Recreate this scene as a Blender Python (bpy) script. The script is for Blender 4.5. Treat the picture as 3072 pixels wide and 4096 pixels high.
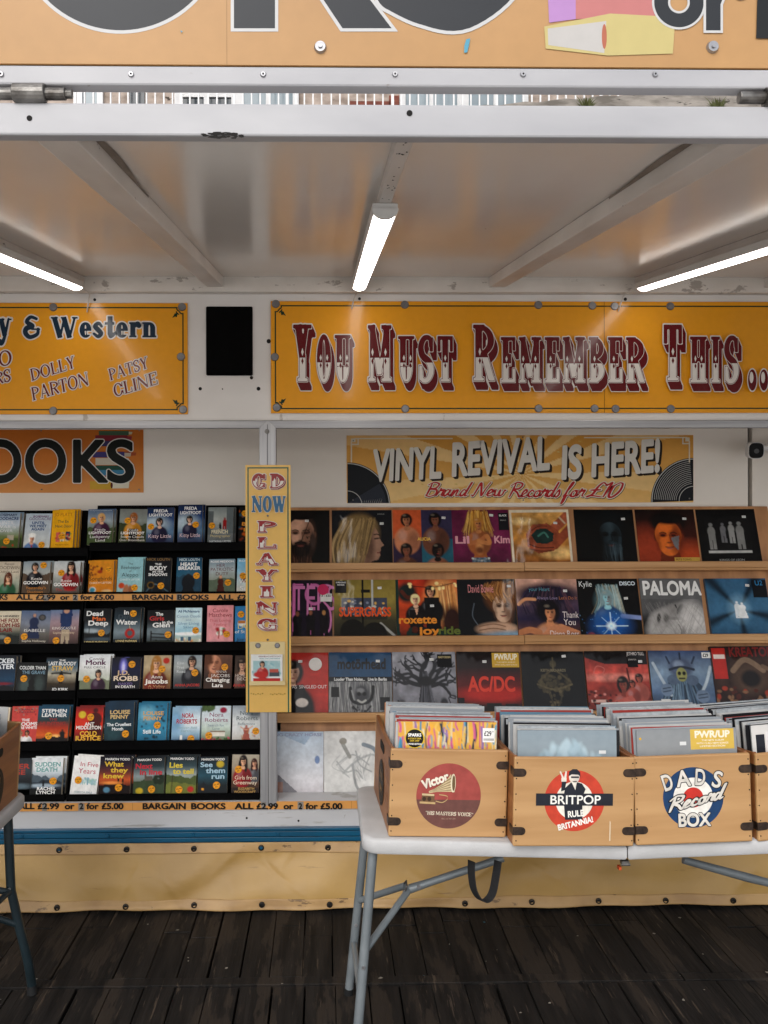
import bpy, math, random
import numpy as np
from mathutils import Matrix, Vector
random.seed(7)
RNG = np.random.default_rng(7)
S = bpy.context.scene
for o in list(bpy.data.objects):
    bpy.data.objects.remove(o)
rad = math.radians

# ------------------------------------------------------------------ camera, sky, sun, exposure
F, CX, CY, H = 3584.0, 1363.0, 2048.0, 1.77          # focal length and principal point in photo pixels, eye height
CAM_R = Matrix.Rotation(rad(-1.0), 3, 'Z') @ Matrix.Rotation(rad(90), 3, 'X') @ Matrix.Rotation(rad(-0.15), 3, 'Z')
cam = bpy.data.cameras.new('camera'); cam.sensor_fit = 'HORIZONTAL'; cam.sensor_width = 24.0; cam.lens = 28.0
cam.shift_x = (1536 - CX) / 3072.0; cam.clip_start = 0.05; cam.clip_end = 500
camo = bpy.data.objects.new('camera', cam); S.collection.objects.link(camo)
camo.matrix_world = Matrix.Translation((0, 0, H)) @ CAM_R.to_4x4(); S.camera = camo

W = bpy.data.worlds.new('World'); S.world = W; W.use_nodes = True
wn = W.node_tree.nodes; wl = W.node_tree.links
sky = wn.new('ShaderNodeTexSky'); sky.sky_type = 'NISHITA'; sky.sun_disc = False
sky.sun_elevation = rad(40); sky.sun_rotation = rad(200); sky.air_density = 1.0; sky.dust_density = 3.0
hs = wn.new('ShaderNodeHueSaturation'); hs.inputs['Saturation'].default_value = 0.34
wl.new(sky.outputs[0], hs.inputs['Color']); wl.new(hs.outputs[0], wn['Background'].inputs['Color'])
wn['Background'].inputs['Strength'].default_value = 0.15
sun = bpy.data.lights.new('sun', 'SUN'); sun.energy = 0.5; sun.angle = rad(28); sun.color = (1, .98, .95)
suno = bpy.data.objects.new('sun', sun); S.collection.objects.link(suno)
suno.rotation_euler = (rad(50), 0, rad(-18))          # high behind the viewer's left shoulder
S.view_settings.view_transform = 'Standard'; S.view_settings.look = 'None'
S.view_settings.exposure = 0.47; S.view_settings.gamma = 1.0
S.cycles.use_denoising = True; S.cycles.max_bounces = 8

# ------------------------------------------------------------------ pixels to points
def P(x, y, Y):
    d = CAM_R @ Vector(((x - CX) / F, -(y - CY) / F, -1.0))
    return Vector((0, 0, H)) + d * (Y / d.y)
def PZ(x, y, Z):
    d = CAM_R @ Vector(((x - CX) / F, -(y - CY) / F, -1.0))
    return Vector((0, 0, H)) + d * ((Z - H) / d.z)

# ------------------------------------------------------------------ colours and materials
def lin(h):
    if not isinstance(h, str): return tuple(h)
    if len(h) == 3: h = ''.join(c * 2 for c in h)
    out = []
    for k in (0, 2, 4):
        c = int(h[k:k + 2], 16) / 255.0
        out.append(c / 12.92 if c <= .04045 else ((c + .055) / 1.055) ** 2.4)
    return tuple(out)
def mat(name, col, col2=None, rough=.5, scale=(6, 6, 6), bump=0.0, bscale=None, metal=0.0, coat=0.0, spots=None, detail=6, contrast=(.35, .65), rvar=0.0, spec=.5):
    """procedural paint, wood or metal: two tones mixed by noise, optional bump and worn spots (colour, threshold, scale)"""
    m = bpy.data.materials.new(name); m.use_nodes = True
    n, l = m.node_tree.nodes, m.node_tree.links
    b = n['Principled BSDF']
    tc = n.new('ShaderNodeTexCoord'); mp = n.new('ShaderNodeMapping'); mp.inputs['Scale'].default_value = scale
    l.new(tc.outputs['Object'], mp.inputs['Vector'])
    no = n.new('ShaderNodeTexNoise'); no.inputs['Scale'].default_value = 1; no.inputs['Detail'].default_value = detail
    l.new(mp.outputs[0], no.inputs['Vector'])
    c1 = lin(col); c2 = lin(col2) if col2 else tuple(x * .8 for x in c1)
    cr = n.new('ShaderNodeValToRGB'); cr.color_ramp.elements[0].position, cr.color_ramp.elements[1].position = contrast
    cr.color_ramp.elements[0].color = (*c1, 1); cr.color_ramp.elements[1].color = (*c2, 1)
    l.new(no.outputs['Fac'], cr.inputs['Fac']); out = cr.outputs['Color']
    for (sc, th, ss) in (spots or ()):
        n2 = n.new('ShaderNodeTexNoise'); n2.inputs['Detail'].default_value = 5; n2.inputs['Roughness'].default_value = .65
        mp2 = n.new('ShaderNodeMapping'); mp2.inputs['Scale'].default_value = ss if isinstance(ss, tuple) else (ss,) * 3
        mp2.inputs['Location'].default_value = (3.1, 1.7, 5.3)
        l.new(tc.outputs['Object'], mp2.inputs['Vector']); l.new(mp2.outputs[0], n2.inputs['Vector']); n2.inputs['Scale'].default_value = 1
        r2 = n.new('ShaderNodeValToRGB'); r2.color_ramp.elements[0].position = th; r2.color_ramp.elements[1].position = th + .03
        l.new(n2.outputs['Fac'], r2.inputs['Fac'])
        mx = n.new('ShaderNodeMix'); mx.data_type = 'RGBA'
        l.new(r2.outputs['Color'], mx.inputs['Factor']); l.new(out, mx.inputs['A']); mx.inputs['B'].default_value = (*lin(sc), 1)
        out = mx.outputs['Result']
    l.new(out, b.inputs['Base Color'])
    b.inputs['Roughness'].default_value = rough; b.inputs['Metallic'].default_value = metal
    b.inputs['Coat Weight'].default_value = coat; b.inputs['Coat Roughness'].default_value = .08
    b.inputs['Specular IOR Level'].default_value = spec
    if rvar:
        mr = n.new('ShaderNodeMapRange'); mr.inputs['To Min'].default_value = rough - rvar; mr.inputs['To Max'].default_value = rough + rvar
        l.new(no.outputs['Fac'], mr.inputs['Value']); l.new(mr.outputs[0], b.inputs['Roughness'])
    if bump:
        bn = n.new('ShaderNodeTexNoise'); bn.inputs['Detail'].default_value = 4; bn.inputs['Scale'].default_value = 1
        mp3 = n.new('ShaderNodeMapping'); mp3.inputs['Scale'].default_value = bscale or scale
        l.new(tc.outputs['Object'], mp3.inputs['Vector']); l.new(mp3.outputs[0], bn.inputs['Vector'])
        bu = n.new('ShaderNodeBump'); bu.inputs['Strength'].default_value = bump; bu.inputs['Distance'].default_value = .01
        l.new(bn.outputs['Fac'], bu.inputs['Height']); l.new(bu.outputs['Normal'], b.inputs['Normal'])
    return m
def print_mat(name, rough, coat=0.0, bump=0.0, bscale=(5, 5, 5), wear=0.12, spec=.3):
    """ink on a surface: the colour attribute, mottled a little by noise"""
    m = bpy.data.materials.new(name); m.use_nodes = True
    n, l = m.node_tree.nodes, m.node_tree.links; b = n['Principled BSDF']
    at = n.new('ShaderNodeAttribute'); at.attribute_name = 'Col'
    tc = n.new('ShaderNodeTexCoord'); no = n.new('ShaderNodeTexNoise'); no.inputs['Scale'].default_value = 35; no.inputs['Detail'].default_value = 8
    l.new(tc.outputs['Object'], no.inputs['Vector'])
    mr = n.new('ShaderNodeMapRange'); mr.inputs['To Min'].default_value = 1 - wear; mr.inputs['To Max'].default_value = 1 + wear
    l.new(no.outputs['Fac'], mr.inputs['Value'])
    vm = n.new('ShaderNodeVectorMath'); vm.operation = 'SCALE'
    l.new(at.outputs['Color'], vm.inputs[0]); l.new(mr.outputs[0], vm.inputs['Scale']); l.new(vm.outputs[0], b.inputs['Base Color'])
    b.inputs['Roughness'].default_value = rough; b.inputs['Coat Weight'].default_value = coat; b.inputs['Coat Roughness'].default_value = .06; b.inputs['Specular IOR Level'].default_value = spec
    if bump:
        bn = n.new('ShaderNodeTexNoise'); bn.inputs['Detail'].default_value = 2; bn.inputs['Scale'].default_value = 1
        mp3 = n.new('ShaderNodeMapping'); mp3.inputs['Scale'].default_value = bscale
        l.new(tc.outputs['Object'], mp3.inputs['Vector']); l.new(mp3.outputs[0], bn.inputs['Vector'])
        bu = n.new('ShaderNodeBump'); bu.inputs['Strength'].default_value = bump; bu.inputs['Distance'].default_value = .02
        l.new(bn.outputs['Fac'], bu.inputs['Height'])
        for k in ('Normal', 'Coat Normal'): l.new(bu.outputs['Normal'], b.inputs[k])
    return m
M = {}
M['white_wall'] = mat('white_painted_panel', 'e3e0dd', 'd7d3cf', .3, (2, 2, 3), spots=[('b5aea6', .66, (5, 5, 3)), ('8d857c', .73, (9, 9, 4))])
M['back_wall'] = mat('cream_white_panel', 'e8e1d8', 'ded6cc', .4, (1.5, 1.5, 2), spots=[('a89c90', .77, (7, 7, 5))])
M['ceiling'] = mat('canopy_gloss_sheet', 'e8e4df', 'ddd8d2', .17, (2.5, 1.2, 2), spots=[('7a6e62', .74, (14, 18, 9))], rvar=.03, bump=.012, bscale=(2, 2, 2), spec=.8)
M['beam'] = mat('canopy_beam_paint', 'dfdad5', 'cfc9c3', .4, (8, 3, 8), spots=[('5c5249', .70, (30, 9, 30))])
M['ledge'] = mat('flaking_ledge_paint', 'e0dad3', 'd4cdc5', .4, (6, 6, 8), spots=[('a8a098', .62, (9, 9, 20)), ('37322e', .69, (11, 11, 34))])
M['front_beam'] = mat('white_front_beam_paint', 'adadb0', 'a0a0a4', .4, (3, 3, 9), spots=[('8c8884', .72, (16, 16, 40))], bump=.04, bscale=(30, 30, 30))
M['alu'] = mat('brushed_aluminium', 'a9a9ab', '96969a', .38, (2, 40, 60), metal=.85, spots=[('6e6a68', .73, (9, 9, 30))], bump=.05, bscale=(3, 80, 120))
M['alu_post'] = mat('aluminium_post', 'b4b4b6', 'a0a0a4', .42, (60, 40, 2), metal=.8, spots=[('6e6a68', .75, (30, 9, 9))], bump=.05, bscale=(120, 80, 3))
M['grubby_lining'] = mat('grubby_lining', '8f867d', '6a6159', .5, (30, 9, 30))
M['alu_dull'] = mat('dull_zinc', '8d8d90', '77777b', .45, (20, 20, 20), metal=.8)
M['black'] = mat('black_plastic', '060607', '0a0a0b', .6, (9, 9, 9), spec=.04)
M['black_matt'] = mat('black_foam', '040404', '070707', .9, (60, 60, 60), bump=.4, bscale=(250, 250, 250), spec=.08)
M['dark_gap'] = mat('dark_recess', '14110f', '0c0a09', .9)
M['steel'] = mat('weathered_hinge_steel', '8f8d8a', '4f4b47', .42, (25, 25, 25), metal=.8, bump=.2, bscale=(60, 60, 60))
M['pine'] = mat('varnished_pine', 'c58c52', 'a66d37', .38, (2.2, 40, 26), bump=.06, bscale=(3, 60, 60), coat=.15)
M['pine_ledge'] = mat('pale_pine_ledge', 'c99a68', 'b07f4c', .5, (1.2, 24, 30), bump=.05, bscale=(3, 60, 60))
M['ply'] = mat('plywood_back', 'bf8a5a', '9c6b42', .5, (14, 14, 1.6), bump=.05)
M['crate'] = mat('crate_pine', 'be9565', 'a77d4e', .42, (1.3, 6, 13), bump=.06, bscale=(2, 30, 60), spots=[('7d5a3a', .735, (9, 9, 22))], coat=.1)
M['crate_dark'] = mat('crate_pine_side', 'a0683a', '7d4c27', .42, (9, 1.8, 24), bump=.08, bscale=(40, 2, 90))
M['strap'] = mat('dark_bronze_strap', '2c231e', '4a3a30', .42, (60, 60, 60), metal=.5, bump=.15, bscale=(120, 120, 120))
M['nail'] = mat('dark_nail', '2b1a10', '1c120c', .5, metal=.4)
M['table'] = mat('white_moulded_plastic', 'bcbcbd', 'b0b0b0', .5, (9, 9, 9), bump=.12, bscale=(160, 160, 160), spots=[('a8a49f', .73, (14, 14, 14))])
M['leg'] = mat('grey_powder_coat', '7d8488', '6b7276', .4, (9, 9, 9), metal=.15)
M['leg_dark'] = mat('slate_powder_coat', '26343a', '1d292e', .4, (9, 9, 9), metal=.15)
M['rubber'] = mat('black_rubber', '0d0e10', '151618', .6)
M['webbing'] = mat('black_webbing', '0c0c0e', '131316', .75, (200, 60, 200), bump=.3, bscale=(400, 400, 400))
M['tarp'] = mat('mustard_pvc_tarp', 'b08d50', '9d7c44', .45, (3, 3, 3), bump=.22, bscale=(9, 9, 16), spots=[('8a6a3c', .66, (2.2, 3, 30)), ('7d6038', .70, (17, 14, 9)), ('a08560', .68, (5, 5, 5))], spec=.45)
M['tarp_hem'] = mat('faded_tarp_hem', 'b59260', '9c7b50', .5, (6, 6, 6), bump=.2, bscale=(14, 12, 26), spots=[('6e5538', .60, (5, 5, 14)), ('574530', .70, (20, 20, 9))])
M['eyelet'] = mat('brass_black_eyelet', '2b2724', '3b3631', .35, (40, 40, 40), metal=.7)
M['blue'] = mat('blue_gloss_trim', '055678', '044a69', .32, (3, 9, 9), coat=.2, spots=[('0a3f58', .75, (9, 9, 20))])
M['deck'] = mat('weathered_deck_timber', '1f1c1a', '0b0a0a', .7, (26, 2.2, 26), bump=.5, bscale=(60, 3.5, 60), spots=[('2b2520', .52, (9, 1.6, 9)), ('443a31', .63, (50, 3.0, 50)), ('0b0908', .64, (40, 3, 40)), ('5d554c', .75, (90, 14, 90))], detail=10, spec=.22)
M['ground'] = mat('dark_under_deck', '171310', '0e0b0a', .95)
M['shade'] = mat('frosted_steel', 'd8d8d6', 'cfcfcd', .4, (5, 5, 5))
M['cable'] = mat('grey_white_cable', 'c9c4bd', 'b5aea6', .5)
M['stone'] = mat('pinkish_stone_wall', 'c6b6aa', '94857a', .85, (5, 5, 9), bump=.6, bscale=(9, 9, 14), spots=[('4e443c', .66, (6, 6, 10))])
M['stone_grey'] = mat('grey_weathered_stone', '9d968e', '6a645d', .9, (4, 4, 14), bump=.8, bscale=(5, 5, 14), spots=[('3d3934', .63, (3, 3, 14))])
M['pvc'] = mat('white_painted_steel', 'e8e8e8', 'dcdcdc', .4)
M['glass'] = mat('pale_window_glass', '93a1a8', '7f8e96', .08, (1, 1, 1), spec=.8)
M['glass_dark'] = mat('dark_window_glass', '27323a', '333e45', .08, (1, 1, 1), spec=.8)
M['brick'] = mat('red_brick', '8d4f40', '6e3d33', .85, (9, 9, 30))
M['weed'] = mat('dry_green_weed', '5d6132', '3d4222', .8)
M['pages'] = mat('paperback_pages', 'c9bca6', 'ad9f88', .85, (3, 260, 3), contrast=(.45, .55))
M['board'] = mat('card_edge', 'd8d5cf', 'c2beb6', .6)
M['acrylic'] = mat('acrylic_holder', 'd9c48c', 'd2bb80', .12, coat=.6)
M['paper'] = mat('white_card', 'eeeeec', 'e4e4e2', .5)
M['cover_print'] = print_mat('glossy_cover_print', .42, coat=.03, spec=.12)
M['sleeve_print'] = print_mat('shrink_wrapped_sleeve', .5, coat=.30, spec=.1, bump=.22, bscale=(7, 4, 4))
M['sign_print'] = print_mat('laminated_sign_print', .2, coat=.12, wear=.07, spec=.24)
M['wood_print'] = print_mat('worn_ink_on_wood', .5, wear=.42)
M['matt_print'] = print_mat('satin_sign_print', .42, coat=.0, wear=.06, spec=.12)
M['fade_print'] = print_mat('sun_faded_sign_print', .42, wear=.07)
def emit(name, col, st):
    m = bpy.data.materials.new(name); m.use_nodes = True; b = m.node_tree.nodes['Principled BSDF']
    b.inputs['Emission Color'].default_value = (*lin(col), 1); b.inputs['Emission Strength'].default_value = st
    b.inputs['Base Color'].default_value = (.8, .8, .78, 1); return m
M['led'] = emit('lit_led_diffuser', 'fff8f0', 6.4)

# ------------------------------------------------------------------ objects
def link(o, parent=None):
    S.collection.objects.link(o)
    if parent is not None: o.parent = parent
    return o
def tag(o, label=None, cat=None, group=None, kind=None):
    if label: o['label'] = label
    if cat: o['category'] = cat
    if group: o['group'] = group
    if kind: o['kind'] = kind
    return o
def thing(name, label, cat, loc=(0, 0, 0), rot=(0, 0, 0), group=None):
    o = bpy.data.objects.new(name, None); o.empty_display_size = .05
    link(o); o.location = loc; o.rotation_euler = rot
    return tag(o, label, cat, group)
def copy_tree(o, parent=None):
    c = o.copy(); link(c, parent)
    for ch in list(o.children): copy_tree(ch, c)
    return c
class MB:
    def __init__(s): s.v, s.f, s.c, s.m = [], [], [], []
    def face(s, pts, col=None, m=0, cols=None):
        b = len(s.v); s.v.extend([tuple(p) for p in pts]); s.f.append(tuple(range(b, b + len(pts))))
        s.c.append(cols if cols is not None else [col or (.5, .5, .5)] * len(pts)); s.m.append(m)
    def mesh(s, verts, faces, m=0, col=None):
        b = len(s.v); s.v.extend([tuple(p) for p in verts])
        for f in faces:
            s.f.append(tuple(i + b for i in f)); s.c.append([col or (.5, .5, .5)] * len(f)); s.m.append(m)
    def box(s, lo, hi, m=0, col=None, xf=None):
        x0, y0, z0 = lo; x1, y1, z1 = hi
        v = [Vector(p) for p in ((x0, y0, z0), (x1, y0, z0), (x1, y1, z0), (x0, y1, z0), (x0, y0, z1), (x1, y0, z1), (x1, y1, z1), (x0, y1, z1))]
        if xf is not None: v = [xf @ p for p in v]
        s.mesh(v, [(3, 2, 1, 0), (4, 5, 6, 7), (0, 1, 5, 4), (1, 2, 6, 5), (2, 3, 7, 6), (3, 0, 4, 7)], m, col)
    def tube(s, pts, r, n=12, m=0, cap=True, flat=None):
        pts = [Vector(p) for p in pts]; rings = []
        up = Vector((0.13, .21, 1)).normalized()
        for i, p in enumerate(pts):
            t = (pts[min(i + 1, len(pts) - 1)] - pts[max(i - 1, 0)]).normalized()
            a = t.cross(up)
            if a.length < .1: a = t.cross(Vector((1, 0, 0)))
            a.normalize(); b = a.cross(t).normalized()
            ri = r[i] if isinstance(r, (list, tuple)) else r
            fx, fy = flat or (1, 1)
            rings.append([p + a * (math.cos(2 * math.pi * k / n) * ri * fx) + b * (math.sin(2 * math.pi * k / n) * ri * fy) for k in range(n)])
        v = [q for rg in rings for q in rg]; f = []
        for i in range(len(pts) - 1):
            for k in range(n):
                f.append((i * n + k, i * n + (k + 1) % n, (i + 1) * n + (k + 1) % n, (i + 1) * n + k))
        if cap: f += [tuple(range(n))[::-1], tuple((len(pts) - 1) * n + k for k in range(n))]
        s.mesh(v, f, m)
    def prism(s, poly, axis, lo, hi, m=0, col=None):
        """extrude a 2-D outline along an axis ('x','y','z')"""
        def q(a, b, c): return {'x': (c, a, b), 'y': (a, c, b), 'z': (a, b, c)}[axis]
        n = len(poly); v = [q(a, b, lo) for a, b in poly] + [q(a, b, hi) for a, b in poly]
        f = [tuple(range(n))[::-1], tuple(range(n, 2 * n))] + [(k, (k + 1) % n, n + (k + 1) % n, n + k) for k in range(n)]
        s.mesh(v, f, m, col)
    def build(s, name, mats, parent=None, smooth=False, bevel=None, off=None):
        if not isinstance(mats, (list, tuple)): mats = [mats]
        me = bpy.data.meshes.new(name)
        v = s.v if off is None else [(a - off[0], b - off[1], c - off[2]) for a, b, c in s.v]
        me.from_pydata(v, [], s.f)
        for mt in mats: me.materials.append(mt)
        me.polygons.foreach_set('material_index', s.m)
        ca = me.color_attributes.new('Col', 'FLOAT_COLOR', 'CORNER')
        arr = np.ones((len(me.loops), 4), dtype=np.float32)
        arr[:, :3] = np.array([c for fc in s.c for c in fc], dtype=np.float32)
        ca.data.foreach_set('color', arr.ravel())
        me.update()
        if smooth:
            me.polygons.foreach_set('use_smooth', [True] * len(me.polygons))
            try: me.set_sharp_from_angle(angle=rad(40))
            except Exception: pass
        o = link(bpy.data.objects.new(name, me), parent)
        if bevel:
            bm = o.modifiers.new('Bevel', 'BEVEL'); bm.width = bevel; bm.segments = 2; bm.limit_method = 'ANGLE'
        return o

# ------------------------------------------------------------------ lettering: distance fields traced into flat polygons
def iso(Fd, xs, ys, thr):
    G = Fd - thr; ins = G < 0; polys = []
    a, b, c, d = ins[:-1, :-1], ins[:-1, 1:], ins[1:, 1:], ins[1:, :-1]
    full = a & b & c & d; part = (a | b | c | d) & ~full
    for j in range(full.shape[0]):
        row = full[j]; i = 0
        if not row.any(): continue
        idx = np.flatnonzero(np.diff(np.concatenate(([0], row.astype(np.int8), [0]))))
        for s0, s1 in zip(idx[::2], idx[1::2]):
            polys.append([(xs[s0], ys[j]), (xs[s1], ys[j]), (xs[s1], ys[j + 1]), (xs[s0], ys[j + 1])])
    for j, i in np.argwhere(part):
        cs = ((j, i), (j, i + 1), (j + 1, i + 1), (j + 1, i)); pts = []
        for k in range(4):
            p, q = cs[k], cs[(k + 1) % 4]; gp, gq = G[p], G[q]
            if gp < 0: pts.append((xs[p[1]], ys[p[0]]))
            if (gp < 0) != (gq < 0):
                t = gp / (gp - gq)
                pts.append((xs[p[1]] + (xs[q[1]] - xs[p[1]]) * t, ys[p[0]] + (ys[q[0]] - ys[p[0]]) * t))
        if len(pts) >= 3: polys.append(pts)
    return polys
_raw = {}
def raw_text(s):
    """triangles of a string in Blender's own built-in font"""
    cu = bpy.data.curves.new('t', 'FONT'); cu.body = s; cu.size = 1; cu.resolution_u = 6
    o = bpy.data.objects.new('t', cu); S.collection.objects.link(o)
    dg = bpy.context.evaluated_depsgraph_get(); me = o.evaluated_get(dg).to_mesh()
    v = [(p.co.x, p.co.y) for p in me.vertices]; f = [tuple(p.vertices) for p in me.polygons]
    o.evaluated_get(dg).to_mesh_clear(); bpy.data.objects.remove(o); bpy.data.curves.remove(cu)
    return v, f
_HH = None; CAP = None
def sans_raw(ch):
    global _HH, CAP
    if _HH is None:
        v, _ = raw_text('HH'); _HH = max(p[0] for p in v); CAP = max(p[1] for p in v)
    if ch not in _raw:
        if ch == ' ': _raw[ch] = ([], [], .28 / CAP)
        else:
            v, f = raw_text(ch); v2, _ = raw_text('H' + ch + 'H')
            _raw[ch] = ([(x / CAP, y / CAP) for x, y in v], f, (max(p[0] for p in v2) - _HH) / CAP)
    return _raw[ch]
_sd = {}
def sans_sdf(ch, res):
    k = (ch, res)
    if k in _sd: return _sd[k]
    v, f, adv = sans_raw(ch); pad = .3
    V = np.array(v); x0, y0 = V.min(0) - pad; x1, y1 = V.max(0) + pad
    xs = np.arange(x0, x1 + 1 / res, 1 / res); ys = np.arange(y0, y1 + 1 / res, 1 / res)
    ed = {}
    for fc in f:
        for p, q in zip(fc, fc[1:] + fc[:1]):
            e = (min(p, q), max(p, q)); ed[e] = ed.get(e, 0) + 1
    X, Y = np.meshgrid(xs, ys); D = np.full(X.shape, 1e6); inside = np.zeros(X.shape, bool)
    for (p, q), cnt in ed.items():
        if cnt != 1: continue
        ax, ay = v[p]; bx, by = v[q]; dx, dy = bx - ax, by - ay; L2 = dx * dx + dy * dy + 1e-12
        t = np.clip(((X - ax) * dx + (Y - ay) * dy) / L2, 0, 1)
        D = np.minimum(D, np.hypot(X - ax - t * dx, Y - ay - t * dy))
        if ay != by:
            cr = (ay > Y) != (by > Y); inside ^= cr & (X < ax + (Y - ay) / (by - ay) * dx)
    _sd[k] = (xs, ys, np.where(inside, -D, D), adv); return _sd[k]
# strokes of my own serif, slab and script letters, as distance fields
def d_box(X, Y, x0, y0, x1, y1):
    dx = np.maximum(x0 - X, X - x1); dy = np.maximum(y0 - Y, Y - y1)
    return np.hypot(np.maximum(dx, 0), np.maximum(dy, 0)) + np.minimum(np.maximum(dx, dy), 0)
def d_line(X, Y, x0, y0, x1, y1, w):
    L = math.hypot(x1 - x0, y1 - y0); ux, uy = (x1 - x0) / L, (y1 - y0) / L
    a = (X - x0) * ux + (Y - y0) * uy; b = -(X - x0) * uy + (Y - y0) * ux
    return d_box(a, b, 0, -w / 2, L, w / 2)
def d_ell(X, Y, cx, cy, rx, ry):
    k = np.hypot((X - cx) / rx, (Y - cy) / ry); g = np.hypot((X - cx) / rx ** 2, (Y - cy) / ry ** 2) + 1e-9
    return k * (k - 1) / g
def d_ring(X, Y, cx, cy, rx, ry, ix, iy, clip=''):
    d = np.maximum(d_ell(X, Y, cx, cy, rx, ry), -d_ell(X, Y, cx, cy, max(ix, .01), max(iy, .01)))
    if 'R' in clip: d = np.maximum(d, cx - X)
    if 'L' in clip: d = np.maximum(d, X - cx)
    if 'T' in clip: d = np.maximum(d, cy - Y)
    if 'B' in clip: d = np.maximum(d, Y - cy)
    return d
def smooth_pts(pts, n=10):
    out = []
    for i in range(len(pts) - 1):
        p0, p1, p2, p3 = pts[max(i - 1, 0)], pts[i], pts[i + 1], pts[min(i + 2, len(pts) - 1)]
        for k in range(n):
            t = k / n
            out.append(tuple(.5 * (2 * b + (c - a) * t + (2 * a - 5 * b + 4 * c - d) * t * t + (3 * b - a - 3 * c + d) * t ** 3) for a, b, c, d in zip(p0, p1, p2, p3)))
    out.append(pts[-1]); return out
def d_path(X, Y, pts, w0, w1=None, n=8):
    """brush stroke: thin w0 at its ends, w1 in its middle"""
    q = smooth_pts(pts, n); N = len(q); D = np.full(X.shape, 1e6)
    for i in range(N - 1):
        (ax, ay), (bx, by) = q[i], q[i + 1]; dx, dy = bx - ax, by - ay; L2 = dx * dx + dy * dy + 1e-12
        t = np.clip(((X - ax) * dx + (Y - ay) * dy) / L2, 0, 1)
        w = w0 if w1 is None else w0 + (w1 - w0) * math.sin(math.pi * (i + .5) / N) ** 1.5
        D = np.minimum(D, np.hypot(X - ax - t * dx, Y - ay - t * dy) - w / 2)
    return D
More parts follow.
